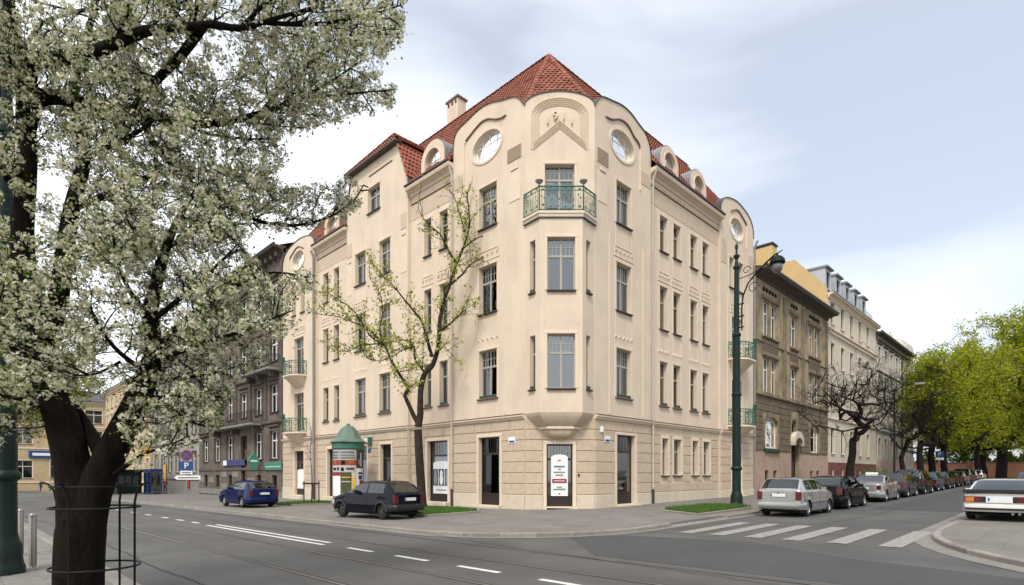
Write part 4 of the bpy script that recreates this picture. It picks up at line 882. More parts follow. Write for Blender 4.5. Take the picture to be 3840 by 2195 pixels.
# ---- two more houses down the main street
def plain_house(name, label, fr, ln, zt, m, mt, floors, pitch, hw, wm, roofm, back=11, z0=-1.2, first=1.6, rise=2.5, rg=random.Random(5), groundm=None):
    rt = root(name, label, 'building', fr.pt(ln / 2, 0, gz(*fr.pt(ln / 2, 0, 0)[:2])))
    cs = [first + pitch * i for i in range(int((ln - first) / pitch + .6))]; cs = [c for c in cs if c + hw < ln - .2]
    hs = [rect(c - hw, c + hw, a, b) for c in cs for a, b in floors]; block(rt, fr, 0, ln, z0, zt, back, m, hs)
    for c in cs:
        for k, (a, b) in enumerate(floors):
            window(rt, fr, c - hw, c + hw, a, b, 0, 'cross', wm, .15, 'thin', curtain=rg.choice((0, .4, .8)))
            surround(fr, c - hw, c + hw, a, b, 0, .14, .05).build('window_surround', mt, rt)
            if k: band(rt, fr, c - hw - .2, c + hw + .2, b + .25, .12, .14, mt, 'window_hood')
    for a, b in floors: band(rt, fr, 0, ln, a - .9, .2, .1, mt)
    if groundm: MB().bbox(0.01, ln - .01, -.04, 0, z0, floors[0][0] - .35, .02, fn=fr.fn(0)).build('base_course', groundm, rt)
    cornice(rt, fr, 0, ln, zt, .5, mt, roofm); gable_roof(rt, fr, 0, ln, zt + .15, back, rise, roofm); return rt
plain_house('grey_house', 'grey rendered tenement further down the main street past the sooty house', Fr((18.44, 64.9), (0, 1), (-1, 0)), 20, 17.2, M_GREYPL, M_DKTRIM, ((1.9, 4.1), (6, 8.2), (9.9, 12), (13.6, 15.4)), 3.1, .65, M_WWHITE, M_TINROOF, groundm=M_GRSTONE)
plain_house('ochre_house', 'faded ochre tenement farthest down the main street', Fr((18.44, 85.1), (0, 1), (-1, 0)), 30, 15.2, M_CREAM2, M_TRIM, ((1.4, 3.8), (5.6, 7.8), (9.4, 11.4), (12.4, 14)), 3.3, .7, M_WWHITE, M_TINROOF)
hx = plain_house('street_end_house', 'pale yellow house closing the far end of the main street', Fr((-34, 134), (1, 0), (0, -1)), 66, 15.5, M_CREAM2, M_TRIM, ((1.0, 4.2), (7.2, 10.0), (11.5, 14.0)), 5.2, 1.35, M_WWHITE, M_TINROOF, z0=-2.5)
fx = Fr((-34, 134), (1, 0), (0, -1))
sg = root('bank_sign', 'blue sign board on the pale yellow house closing the street', 'sign', fx.pt(46, .2, 4.8)); MB().bbox(44, 49, -.3, -.1, 4.7, 6.0, .03, fn=fx.fn(0)).build('sign_panel', M_BLUE, sg); MB().box(44.5, 47.5, -.31, -.301, 5.1, 5.6, fn=fx.fn(0)).build('sign_print', M_WHITE, sg)
# ---- ochre house next along the side street
fr = Fr((38.5, 15.38), (1, 0), (0, -1)); rt = root('stained_ochre_house', 'stained ochre tenement with arched white windows, next to the cream house', 'building', (46.7, 15.38, gz(46, 15)))
tw = []                                                                       # (s0,s1,z0,z1,kind)
for c in (3.05, 12.75):
    for z0, z1 in ((11.5, 13.9), (7.5, 9.9)):
        for d in (-.72, .72): tw.append((c - .55 + d, c + .55 + d, z0, z1))
for z0, z1 in ((11.5, 13.9), (7.5, 9.9)): tw.append((7.25, 8.55, z0, z1))
hs = [rect(*q) for q in tw]; ar = [arch(1.95, 4.45, 3.5, 5.75, 8, .55), arch(11.55, 13.95, 3.4, 5.75, 8, .55)]; nich = arch(7.45, 8.5, 4.9, 5.95, 8); dr = arch(7.35, 8.95, .1, 4.35, 8, .5)
bs = [rect(c - .35, c + .35, 1.1, 1.95) for c in (2.3, 3.9, 11.9, 13.5)]
block(rt, fr, 0, 16.35, -.6, 15.4, 11, M_TANH, hs + ar + [nich, dr] + bs)
for q in tw: window(rt, fr, *q, 0, 'cross', M_WWHITE, .16, None, curtain=.5)
for a in ar:
    c = (a[0][0] + a[1][0]) / 2; shape_window(rt, fr, a, 4.6, c, 0, .14, [(c - .45, 3.5, c - .45, 5.65), (c + .45, 3.5, c + .45, 5.65), (c - 1.2, 4.75, c + 1.2, 4.75)], M_WWHITE, t=.1)
    MB().poly(arch(a[0][0] - .25, a[1][0] + .25, 3.45, 6.05, 8, .65), [a], fr.fn(.09), .09, .09).build('window_surround', M_TANTRIM, rt)
MB().bbox(1.9, 4.5, -.22, 0, 3.22, 3.5, .03, fn=fr.fn(.0)).build('window_box', M_BOX, rt)
for q in bs: window(rt, fr, q[0][0], q[1][0], q[0][1], q[2][1], 0, 'plain', M_WDARK, .12)
window(rt, fr, 7.35, 8.95, .1, 4.35, 0, 'shop', M_WDARK, .25, name='door')
MB().poly(arch(7.1, 9.2, 3.9, 5.0, 8, .8), [arch(7.35, 8.95, 3.9, 4.5, 8, .5)], fr.fn(.35), .35, .35).build('door_hood', M_WHITEH, rt); MB().poly(nich, [], fr.fn(-.4), .02, .02).build('niche_back', M_BLACK, rt)
MB().poly(rect(.01, 16.34, -.6, 3.18), [dr] + bs, fr.fn(.05), .05, .05).build('base_course', M_PINKBASE, rt) if False else None
for a, b in ((.02, 7.1), (9.2, 16.33)):
    hh = [q for q in bs if a < q[0][0] < b]; MB().poly(rect(a, b, -.6, 3.2), hh, fr.fn(.06), .06, .06).build('base_course', M_PINKBASE, rt)
lo_open = ar + [nich, dr]
for j in range(8):
    z0 = 3.36 + j * .46
    if z0 + .44 > 7.1: break
    cuts = sorted((min(p[0] for p in q) - .28, max(p[0] for p in q) + .28) for q in lo_open if min(p[1] for p in q) - .1 < z0 + .44 and max(p[1] for p in q) + .35 > z0); p = .02; iv = []
    for a, b in cuts:
        if a > p: iv.append((p, a))
        p = max(p, b)
    iv.append((p, 16.33))
    for a, b in iv:
        n = max(1, round((b - a) / 1.0))
        for i in range(n): MB().bbox(a + (b - a) * i / n + .015, a + (b - a) * (i + 1) / n - .015, -.05, 0, z0 + .015, z0 + .44, .02, fn=fr.fn(0)).build('stone_block', M_TANLOW, rt)
band(rt, fr, 0, 16.35, 7.12, .22, .2, M_TANTRIM); band(rt, fr, 0, 16.35, 10.9, .12, .1, M_TANTRIM)
for c, w_ in ((3.05, 2.9), (7.9, 1.7), (12.75, 2.9)):
    for z0, z1 in ((11.5, 13.9), (7.5, 9.9)):
        MB().bbox(c - w_ / 2 - .1, c + w_ / 2 + .1, -.16, 0, z0 - .22, z0 - .03, .04, fn=fr.fn(0)).build('sill', M_TANTRIM, rt); MB().bbox(c - w_ / 2 - .1, c + w_ / 2 + .1, -.14, 0, z1 + .08, z1 + .4, .06, fn=fr.fn(0)).build('window_hood', M_TANTRIM, rt)
    MB().bbox(c - w_ / 2, c + w_ / 2, -.07, 0, 10.25, 11.2, .03, fn=fr.fn(0)).build('relief_panel', mat('dark_relief', (.12, .09, .06), .95, .5, 9, 1.0, 16), rt)
    for i in range(int(w_ / .55)): MB().bbox(c - w_ / 2 + .1 + i * .55, c - w_ / 2 + .36 + i * .55, -.1, 0, 14.55, 14.8, .03, fn=fr.fn(0)).build('dentil', M_BLACK, rt)
for c in (.05, 5.6, 9.6, 15.7): MB().bbox(c, c + .55, -.09, 0, 7.36, 14.9, .02, fn=fr.fn(0)).build('pilaster', M_TANTRIM, rt)
cornice(rt, fr, 0, 16.35, 15.55, .9, M_DKTRIM, M_TINROOF); gable_roof(rt, fr, 0, 16.35, 15.7, 11, 1.2, M_TINROOF, .6)
# ---- pale cream house with a row of dormers
fr = Fr((54.9, 15.38), (1, 0), (0, -1)); rt = root('pale_house_with_dormers', 'tall pale cream house with a row of box dormers and yellow side wall', 'building', (63, 15.38, gz(63, 15)))
cs = [1.4 + 3.06 * i for i in range(6) if 1.4 + 3.06 * i < 16.8][:5]; fl_ = ((3.55, 5.8), (7.5, 9.8), (11.4, 13.5), (15.2, 17.15))
hs = [rect(c - .55, c + .55, a, b) for c in cs for a, b in fl_] + [rect(c - .35, c + .35, 1.3, 2.2) for c in cs]
block(rt, fr, 0, 17.1, -.4, 17.6, 13, M_WHITEH, hs)
for c in cs:
    for a, b in fl_: window(rt, fr, c - .55, c + .55, a, b, 0, 'cross', M_WDARK, .18, 'thin', curtain=random.choice((0, .5)), m_sill=M_TRIM); surround(fr, c - .55, c + .55, a, b, 0, .16, .04).build('window_surround', M_WHITEH, rt)
    window(rt, fr, c - .35, c + .35, 1.3, 2.2, 0, 'plain', M_WDARK, .1)
    d = MB(); f = fr.fn(-.35); hw = .85
    dm = MB().poly(rect(c - hw, c + hw, 17.9, 20.25), [rect(c - .5, c + .5, 18.2, 20.0)], f, .2, 2.6).build('dormer', M_SILVER, rt); window(rt, fr, c - .5, c + .5, 18.2, 20.0, -.35, 'plain', M_WDARK, .12)
    MB().bbox(c - hw - .12, c + hw + .12, -.25, 3.2, 20.25, 20.42, .05, fn=f).build('dormer_roof', M_LEAD, dm)
hs2 = [rect(c - .35, c + .35, 1.3, 2.2) for c in cs]
MB().poly(rect(.01, 17.09, -.4, 2.75), hs2, fr.fn(.05), .05, .05).build('base_course', M_REDBASE, rt)
band(rt, fr, 0, 17.1, 14.5, .16, .3, M_TRIM); band(rt, fr, 0, 17.1, 6.6, .18, .12, M_TRIM)
for i in range(42): MB().bbox(i * .405 + .05, i * .405 + .25, -.2, 0, 14.22, 14.48, .03, fn=fr.fn(0)).build('dentil', M_TRIM, rt)
cornice(rt, fr, 0, 17.1, 17.65, .45, M_TRIM, M_LEAD)
f = fr.fn(0); MB().add([f(0.1, -.2, 17.8), f(17.1, -.2, 17.8), f(17.1, 2.6, 21.2), f(.1, 2.6, 21.2), f(17.1, 13, 21.3), f(.1, 13, 21.3)], [(0, 1, 2, 3), (3, 2, 4, 5)]).build('roof', M_LEAD, rt)
MB().poly([(15.42, 12.5), (15.42, 18.2), (18.1, 21.4), (28.3, 21.6), (28.3, 12.5)], [], lambda s, y, z: (54.86 + y, s, z), .3, .3).build('party_wall', M_YELLOWW, rt)
ch = MB().box(54.85, 56.0, 20.1, 23.6, 21.0, 23.35).build('chimney', M_YELLOWW, rt); MB().box(54.75, 56.1, 20.0, 23.7, 23.45, 23.6).build('chimney_cap', M_DARKMETAL, ch)
for i in range(7): MB().box(54.8, 56.05, 20.15 + i * .5, 20.32 + i * .5, 23.355, 23.445).build('chimney_vent', M_DARKMETAL, ch)
# ---- weathered white house with rounded corner and silver dome
fr = Fr((72.05, 15.38), (1, 0), (0, -1)); rt = root('weathered_white_house', 'weathered white house with dark green eaves and silver domed corner', 'building', (81, 15.38, gz(81, 15)))
cs = [1.5 + 2.9 * i for i in range(6)]; fl_ = ((3.4, 5.7), (7.5, 9.7), (10.9, 12.8), (14.1, 15.9)); hs = [rect(c - .6, c + .6, a, b) for c in cs for a, b in fl_]
block(rt, fr, 0, 18, -.2, 17.2, 12, M_OLDWHITE, hs)
for c in cs:
    for k, (a, b) in enumerate(fl_):
        window(rt, fr, c - .6, c + .6, a, b, 0, 'cross', M_WDARK, .16); surround(fr, c - .6, c + .6, a, b, 0, .2, .06).build('window_surround', M_WHITEH, rt)
        if k: band(rt, fr, c - .85, c + .85, b + .28, .18, .2, M_DKTRIM, 'window_hood')
MB().bbox(.01, 17.99, -.05, 0, -.2, 3.2, .02, fn=fr.fn(0)).build('base_course', M_PINK, rt); band(rt, fr, 0, 18, 6.5, .25, .15, M_WHITEH); band(rt, fr, 0, 18, 13.2, .2, .12, M_WHITEH)
for i in range(30): MB().bbox(i * .6 + .1, i * .6 + .3, -.35, 0, 16.5, 16.85, .04, fn=fr.fn(0)).build('cornice_bracket', M_DKTRIM, rt)
cornice(rt, fr, 0, 18, 17.25, .55, M_DKTRIM, M_GREENG); gable_roof(rt, fr, 0, 18, 17.4, 12, 1.6, M_LEAD)
MB().lathe([(2.6, -.2), (2.6, 17.2), (3.0, 17.3), (3.05, 17.5), (2.7, 17.7), (2.5, 18.6), (1.6, 19.6), (.3, 20.3), (.1, 21)], (90.2, 17.6, 0), 20).build('round_corner', [M_OLDWHITE], rt, None, 40)
MB().lathe([(1.9, 0), (1.9, .8), (2.2, .9), (2.2, 1.1), (2.0, 1.3), (2.15, 2.2), (2.0, 3.2), (1.45, 4.0), (.6, 4.4), (.1, 4.6)], (77.8, 19.0, 17.4), 20).build('dome', M_SILVER, rt, None, 40)
pipe_ = MB().tube([fr.pt(13.0, .5, 17.2), fr.pt(13.0, .1, 16.4), fr.pt(13.0, .1, 1)], .09, 8).build('downpipe', M_GREENG, rt)
# ---- end of the side street: brick wall and a red-roofed house behind it
def brick_mat():
    m = mat('red_brick', (.24, .085, .05), .95, .2, 3, .3, 30); t = m.node_tree; b = t.nodes['Principled BSDF']; geo = N(t, 'ShaderNodeNewGeometry'); mpn = N(t, 'ShaderNodeMapping'); mpn.inputs['Rotation'].default_value = (radians(90), 0, radians(90)); t.links.new(geo.outputs['Position'], mpn.inputs[0])
    br = N(t, 'ShaderNodeTexBrick'); br.inputs['Scale'].default_value = 1; br.inputs['Brick Width'].default_value = .26; br.inputs['Row Height'].default_value = .08; br.inputs['Mortar Size'].default_value = .01; br.inputs['Color1'].default_value = (.9, .9, .9, 1); br.inputs['Color2'].default_value = (1.15, 1.1, 1.1, 1); br.inputs['Mortar'].default_value = (1.3, 1.6, 1.8, 1); t.links.new(mpn.outputs[0], br.inputs['Vector'])
    src = b.inputs['Base Color'].links[0].from_socket; mu = N(t, 'ShaderNodeMix', data_type='RGBA', blend_type='MULTIPLY'); mu.inputs[0].default_value = 1; t.links.new(src, mu.inputs[6]); t.links.new(br.outputs[0], mu.inputs[7]); t.links.new(mu.outputs[2], b.inputs['Base Color']); return m
M_BRICK = brick_mat()
bw = root('brick_wall', 'low red brick garden wall behind the trees at the end of side street', 'wall', (126, 5, 1.2))
MB().box(126, 126.4, -40, 60, 0, 3.6).build('wall', M_BRICK, bw); MB().box(125.9, 126.5, -40.1, 60.1, 3.605, 3.78).build('coping', M_SILL, bw)
for i in range(25): MB().box(125.85, 126.55, -40 + i * 4.05, -39.5 + i * 4.05, 0, 4.0).build('pier', M_BRICK, bw)
rh = root('red_roofed_house', 'brick house with a red roof, half hidden behind the brick garden wall', 'building', (150, -2, 1.5))
frh = Fr((142, 6), (0, -1), (-1, 0)); hs = [rect(c - .7, c + .7, a, a + 2) for c in (2.5, 6, 9.5, 13, 16.5) for a in (3, 7)]
block(rh, frh, 0, 19, 0, 10.5, 12, M_BRICK, hs)
for q in hs: window(rh, frh, q[0][0], q[1][0], q[0][1], q[2][1], 0, 'cross', M_WWHITE, .15)
gable_roof(rh, frh, -.5, 19.5, 10.5, 12.5, 5.5, M_ROOF, .6)
# far row of trees and house fronts beyond the view are left to the park below
# ================================================================== CARS
M_TYRE = mat('tyre_rubber', (.009, .009, .009), .9, .2, 20)
M_RIM = mat('alloy_rim', (.42, .42, .42), .35, .1, 10, metal=.8)
M_HUB = mat('dark_steel_rim', (.035, .035, .035), .5, .2, 10)
M_BUMP = mat('black_bumper_plastic', (.010, .010, .011), .5, .15, 10)
M_TAIL = mat('red_lamp_lens', (.10, .004, .006), .2, .3, 12, coat=.5)
M_AMBER = mat('amber_lamp_lens', (.55, .16, .02), .15, .2, 12, coat=.6)
M_CLEAR = mat('clear_lamp_lens', (.55, .56, .56), .12, .1, 12, coat=.8)
M_CARGLASS = glass_mat('car_glass', (.62, .72, .70), 1.9, .85, .015)
M_SEAT = mat('dark_upholstery', (.03, .03, .032), .9, .2, 10)
M_PLATE = mat('number_plate_white', (.68, .69, .70), .4, .05, 20)
M_DUCT = mat('dark_wheel_well', (.008, .008, .008), .95, .1, 5)
def paint(name, col, metal=.45): return mat(name, col, .25, .05, 3, 0, 1, metal=metal if sum(col) > .3 else 0, coat=1. if sum(col) > .3 else .55, spec=.5 if sum(col) > .3 else .0)
def lerpf(P, x):
    if x <= P[0][0]: return P[0][1]
    for (a, b), (c, d) in zip(P, P[1:]):
        if x <= c: return b + (d - b) * (x - a) / max(c - a, 1e-6)
    return P[-1][1]
def smooth1(P): return [(a, b) for a, b in P]
class CarShape:
    def __init__(s, L, Wd, belt, roof, wheels, r, tumble=.30, sill=.22, nose=.78, tail=.86):
        s.L, s.W, s.belt, s.roof, s.wh, s.r, s.tu, s.sill, s.nose, s.tail = L, Wd, belt, roof, wheels, r, tumble, sill, nose, tail
    def w(s, x):
        h = s.W / 2; e = .55
        if x < e: return h * (s.tail + (1 - s.tail) * sqrt(max(0, 1 - ((e - x) / e) ** 2.2)))
        if x > s.L - .8: return h * (s.nose + (1 - s.nose) * sqrt(max(0, 1 - ((x - s.L + .8) / .8) ** 2.4)))
        return h
    def bot(s, x):
        z = s.sill
        if x < .5: z += .10 * (1 - x / .5)
        if x > s.L - .5: z += .06 * (1 - (s.L - x) / .5)
        R = s.r + .055
        for xw in s.wh:
            d = x - xw
            if abs(d) < R: z = max(z, s.r + sqrt(R * R - d * d))
        return z
    def P(s, x, v, off=0):
        """surface: v 0..1 lower side, 1..2 window side, 2..3 top to the middle"""
        w, zb, b = s.w(x), s.bot(x), lerpf(s.belt, x); rz = max(lerpf(s.roof, x), b + .012); g = rz - b
        wb = w * .965; wr = wb - s.tu * g - .02
        if v <= 1:
            t = v; z = zb + (b - zb) * t; zz = (z - s.sill) / (b - s.sill); y = w * (.955 + .045 * sin(min(1, max(0, zz) * 1.25) * pi) ** .8) if zz < .8 else w * (.965 + .018 * (1 - zz) / .2)
            return Vector((x, y + off, z))
        if v <= 2:
            t = v - 1; rd = min(.05, g * .4); y = wb + (wr - wb) * t; z = b + (g - rd) * t + g * .03 * sin(t * pi)
            return Vector((x, y + off, z))
        t = v - 2; rd = min(.05, g * .4); y = wr * (1 - t); z = (rz - rd) + rd * (1 - (1 - min(1, t * 3)) ** 2) + .02 * min(g, .4) * (1 - (1 - t) ** 2)
        return Vector((x, y, z + off))
    def patch(s, f0, f1, v0, v1, nx=8, nv=4, off=.006, side=1):
        """patch of the surface between the x limits f0(v), f1(v)"""
        mb = MB(); vs = []
        for i in range(nx + 1):
            for j in range(nv + 1):
                v = v0 + (v1 - v0) * j / nv; x = f0(v) + (f1(v) - f0(v)) * i / nx; p = s.P(x, v, off); vs.append((p.x, p.y * side, p.z))
        mb.add(vs, [(i * (nv + 1) + j, (i + 1) * (nv + 1) + j, (i + 1) * (nv + 1) + j + 1, i * (nv + 1) + j + 1) for i in range(nx) for j in range(nv)]); return mb
def wheel_mesh(r, wd, rim):
    t = MB(); prof = [(r * .62, -wd / 2), (r * .9, -wd / 2), (r * .98, -wd / 2 + .03), (r, -wd / 2 + .06), (r, wd / 2 - .06), (r * .98, wd / 2 - .03), (r * .9, wd / 2), (r * .62, wd / 2)]
    t.lathe(prof, n=24, fn=lambda x, y, z: (x, z, y), cap=False); ty = t.mesh('tyre', M_TYRE, 35)
    m = MB(); m.lathe([(r * .62, -wd / 2 + .01), (r * .64, wd / 2 - .012), (r * .58, wd / 2 - .01), (r * .54, wd / 2 - .05), (.03, wd / 2 - .06)], n=24, fn=lambda x, y, z: (x, z, y))
    for k in range(5):
        a = 2 * pi * k / 5; c, d = cos(a), sin(a); q = Vector((-d, 0, c))
        pts = []
        for rr, ww in ((.04, .05), (r * .60, .035)):
            for sg_ in (-1, 1):
                for yy in (wd / 2 - .055, wd / 2 - .02): pts.append((c * rr + q.x * ww * sg_, yy, d * rr + q.z * ww * sg_))
        m.add(pts, [(1, 3, 7, 5), (0, 1, 5, 4), (2, 6, 7, 3), (4, 5, 7, 6)])
    m.lathe([(.07, wd / 2 - .05), (.06, wd / 2 - .012), (.02, wd / 2 - .008)], n=12, fn=lambda x, y, z: (x, z, y)); return ty, m.mesh('rim', rim, 35)
def car(name, label, sh, col, M, group=None, wins=((0, 0),), rearglass=None, screen=None, bumper=None, rim=None, tail='corner', pl_z=.72, detail=2, extras=None, rearlow=.92, cat='car', tail_z=None, mirrors=True):
    rt = root(name, label, cat, (0, 0, 0), 0, group); xs = sorted(set([round(sh.L * i / 44, 3) for i in range(45)] + [round(xw + (sh.r + .055) * q, 3) for xw in sh.wh for q in (-1.02, -1, -.97, -.85, -.65, -.4, 0, .4, .65, .85, .97, 1, 1.02)]))
    vv = [0, .12, .3, .5, .7, .88, 1, 1.05, 1.10, 1.3, 1.5, 1.7, 1.90, 1.96, 2, 2.05, 2.10, 2.2, 2.4, 2.7, 3]
    xs = sorted(set(xs + [round(q, 3) for w_ in wins for q in w_] + [round(q, 3) for w_ in (rearglass, screen) if w_ for q in w_]))
    def hole(xc, vc):
        if 1.10 < vc < 1.90 and any(a < xc < b for a, b in wins): return True
        return vc > 2.10 and any(z_ and z_[0] < xc < z_[1] for z_ in (rearglass, screen))
    body = MB(); n = len(vv)
    for sgn in (1, -1):
        b0 = len(body.v); pts = []
        for x in xs:
            for v in vv: p = sh.P(x, v); pts.append((p.x, p.y * sgn, p.z))
        body.add(pts, [(i * n + j, (i + 1) * n + j, (i + 1) * n + j + 1, i * n + j + 1) for i in range(len(xs) - 1) for j in range(n - 1) if not hole((xs[i] + xs[i + 1]) / 2, (vv[j] + vv[j + 1]) / 2)])
    for x, e in ((xs[0], -.05), (xs[-1], .06)):                       # rounded closing panels front and back
        for sgn in (1, -1):
            pts = []
            for q in (1, .9, .6, 0):
                for v in vv: p = sh.P(x, v); k = (1 - q * q) ; pts.append((x + e * sqrt(max(0, 1 - q ** 2)) , p.y * q * sgn, p.z))
            body.add(pts, [(i * n + j, (i + 1) * n + j, (i + 1) * n + j + 1, i * n + j + 1) for i in range(3) for j in range(n - 1)])
    me = body.mesh('body', col)
    bm = bmesh.new(); bm.from_mesh(me); bmesh.ops.remove_doubles(bm, verts=bm.verts, dist=.0015); bmesh.ops.recalc_face_normals(bm, faces=bm.faces)
    for f in bm.faces: f.smooth = True
    for e in bm.edges: e.smooth = not (len(e.link_faces) == 2 and e.calc_face_angle(0) > radians(38))
    bm.to_mesh(me); bm.free(); bo = new_obj('body', me, rt)
    hb = sh.W / 2
    MB().box(.12, sh.L - .12, -hb + .06, hb - .06, .175, .215).build('light_block_plate', M_DUCT, rt)  # wide dark plate added to block light and deepen the shade underneath
    MB().box(.25, sh.L - .25, -hb + .17, hb - .17, .16, lerpf(sh.belt, sh.L * .3) - .25).build('underbody', M_DUCT, rt)
    sx = [x for x in xs if lerpf(sh.roof, x) - lerpf(sh.belt, x) > .25]
    for y in (-.36, .36):
        for x in ((sx[0] + sx[-1]) / 2 + .25, (sx[0] + sx[-1]) / 2 - .55): MB().bbox(x - .12, x + .05, y - .23, y + .23, lerpf(sh.belt, x) - .3, lerpf(sh.roof, x) - .16, .05).build('seat', M_SEAT, rt)
    ty, rm = wheel_mesh(sh.r, .20, rim or M_RIM)
    for xw in sh.wh:
        for sgn in (1, -1):
            wm = Matrix.Translation((xw, sgn * (hb - .125), sh.r)) @ (Matrix.Identity(4) if sgn > 0 else Matrix.Rotation(pi, 4, 'Z')); w_ = new_obj('wheel', ty, rt, wm); new_obj('rim', rm, w_, wm)
    for a, b in wins:
        for sgn in (1, -1): sh.patch(lambda v: a, lambda v: b, 1.10, 1.90, 8, 3, .006, sgn).build('side_window', M_CARGLASS, rt, None, 60)
    for nm, z_ in (('rear_window', rearglass), ('windscreen', screen)):
        if z_:
            mb = MB()
            for sgn in (1, -1):
                q = sh.patch(lambda v: z_[0], lambda v: z_[1], 2.10, 3.0, 6, 5, .008, sgn); mb.add(q.v, q.f)
            mb.build(nm, M_CARGLASS, rt, None, 60)
    bc, b0z, b1z = bumper or (M_BUMP, .30, .56)
    for nm, x0, sg_ in (('rear_bumper', 0, -1), ('front_bumper', sh.L, 1)):
        pth = []
        for q in range(-8, 9):
            t = q / 8; a = abs(t)
            if a < .8: x = x0 + sg_ * (.10 - .05 * (a / .8) ** 2); y = t / .8 * (sh.w(.02 if sg_ < 0 else sh.L - .02) + .0)
            else: dd = (a - .8) / .2 * .55; x = x0 - sg_ * dd; y = (1 if t > 0 else -1) * (sh.w(min(max(x, 0), sh.L)) + .022)
            pth.append((x, y))
        mb = MB(); rings = [[(x - sg_ * .03, y, b0z), (x + sg_ * .02, y, b0z + .04), (x + sg_ * .035, y, (b0z + b1z) / 2), (x + sg_ * .02, y, b1z - .03), (x - sg_ * .04, y, b1z)] for x, y in pth]; mb.loft(rings, closed=False, cap=False); mb.build(nm, bc, rt, None, 50)
    wt = sh.w(.03); tz = tail_z or (.60, .88)
    if tail == 'corner':
        for sgn in (1, -1): MB().bbox(-.03, .13, wt - .22, wt - .004, tz[0], tz[1], .03, fn=lambda x, y, z: (x, y * sgn, z)).build('tail_lamp', M_TAIL, rt)
    elif tail == 'tall':
        for sgn in (1, -1): MB().bbox(-.02, .12, wt - .13, wt + .02, tz[0], tz[1], .03, fn=lambda x, y, z: (x, y * sgn, z)).build('tail_lamp', M_TAIL, rt)
    elif tail == 'band':
        for sgn in (1, -1):
            MB().bbox(-.075, .1, .30, wt - .03, tz[0], tz[1], .02, fn=lambda x, y, z: (x, y * sgn, z)).build('tail_lamp', M_TAIL, rt); MB().box(-.08, -.076, wt - .26, wt - .06, tz[0] + .02, tz[1] - .02, fn=lambda x, y, z: (x, y * sgn, z)).build('indicator_lens', M_AMBER, rt)
            MB().box(-.08, -.076, .32, .42, tz[0] + .02, tz[1] - .02, fn=lambda x, y, z: (x, y * sgn, z)).build('dark_lens', M_BUMP, rt)
    wn = sh.w(sh.L - .06); zf = lerpf(sh.belt, sh.L - .1)
    for sgn in (1, -1): MB().bbox(sh.L - .12, sh.L + .045, wn - .36, wn - .03, zf - .24, zf - .06, .03, fn=lambda x, y, z: (x, y * sgn, z)).build('headlight', M_CLEAR, rt)
    px = -.075
    p_ = MB().bbox(-.26, .26, -.012, 0, pl_z - .057, pl_z + .057, .004, fn=lambda x, y, z: (px + y, x, z)).build('number_plate', M_PLATE, rt); MB().box(.215, .255, -.016, -.0125, pl_z - .05, pl_z + .05, fn=lambda x, y, z: (px + y, x, z)).build('plate_strip', M_BLUE, p_)
    if detail > 1:
        if mirrors:
            xm = (screen[0] if screen else sh.L * .65) - .12
            for sgn in (1, -1): MB().bbox(xm - .02, xm + .10, hb - .06, hb + .14, lerpf(sh.belt, xm) + .0, lerpf(sh.belt, xm) + .14, .04, fn=lambda x, y, z: (x, y * sgn, z)).build('mirror', bc, rt)
        for sgn in (1, -1):
            for xd in [w_[0] for w_ in wins[1:]] + [wins[-1][1] + .03]:
                q = [sh.P(xd, v, .003) for v in (.12, .4, .7, .98)]; MB().tube([(p.x, p.y * sgn, p.z) for p in q], .006, 4).build('door_gap', M_DUCT, rt)
            for w_ in wins[-2:]:
                p = sh.P(w_[0] + .18, .86, .012); MB().bbox(p.x - .09, p.x + .09, p.y - .02, p.y + .012, p.z - .016, p.z + .016, .005, fn=lambda x, y, z: (x, y * sgn, z)).build('door_handle', bc, rt)
            a_ = max(sh.wh) - sh.r - .12; b_ = min(sh.wh) + sh.r + .12
            q = [sh.P(b_ + (a_ - b_) * i / 6, .46, .012) for i in range(7)]; MB().tube([(p.x, p.y * sgn, p.z) for p in q], .022, 5).build('side_moulding', bc, rt)
    if extras: extras(rt, sh, bc, col)
    rt.matrix_basis = M; return rt
def carM(x, y, heading, dz): return Matrix.Translation((x, y, gz(x, y) + dz)) @ Matrix.Rotation(heading, 4, 'Z')
hatch_s = lambda: CarShape(3.73, 1.62, [(0, .90), (1.5, .915), (2.72, .93), (3.4, .80), (3.73, .66)], [(0, .93), (.10, 1.02), (.42, 1.32), (.62, 1.39), (1.3, 1.425), (1.75, 1.41), (2.05, 1.35), (2.78, .95), (3.3, .85), (3.73, .67)], (.62, 3.06), .29)
fabia_s = lambda: CarShape(3.96, 1.66, [(0, .96), (1.6, .95), (2.95, .95), (3.6, .82), (3.96, .66)], [(0, 1.0), (.06, 1.06), (.34, 1.36), (.5, 1.42), (1.3, 1.455), (1.9, 1.44), (2.2, 1.38), (2.98, .97), (3.6, .84), (3.96, .67)], (.70, 3.16), .29, tail=.90)
octa_s = lambda: CarShape(4.48, 1.73, [(0, .96), (1.8, .95), (3.25, .95), (4.0, .82), (4.48, .64)], [(0, 1.0), (.10, 1.06), (.50, 1.36), (.75, 1.42), (1.6, 1.455), (2.2, 1.44), (2.5, 1.38), (3.3, .97), (4.0, .85), (4.48, .65)], (.92, 3.45), .30)
sedan_s = lambda: CarShape(4.65, 1.76, [(0, .93), (1.2, .95), (3.3, .94), (4.2, .80), (4.65, .62)], [(0, .97), (.2, 1.01), (.78, 1.03), (1.35, 1.36), (1.7, 1.42), (2.2, 1.43), (2.6, 1.38), (3.4, .97), (4.2, .82), (4.65, .63)], (.98, 3.62), .31)
est_s = lambda: CarShape(4.5, 1.75, [(0, .95), (1.8, .95), (3.25, .95), (4.0, .82), (4.5, .64)], [(0, 1.0), (.06, 1.08), (.36, 1.40), (.5, 1.45), (1.6, 1.48), (2.3, 1.45), (2.55, 1.39), (3.35, .97), (4.0, .85), (4.5, .65)], (.92, 3.5), .31)
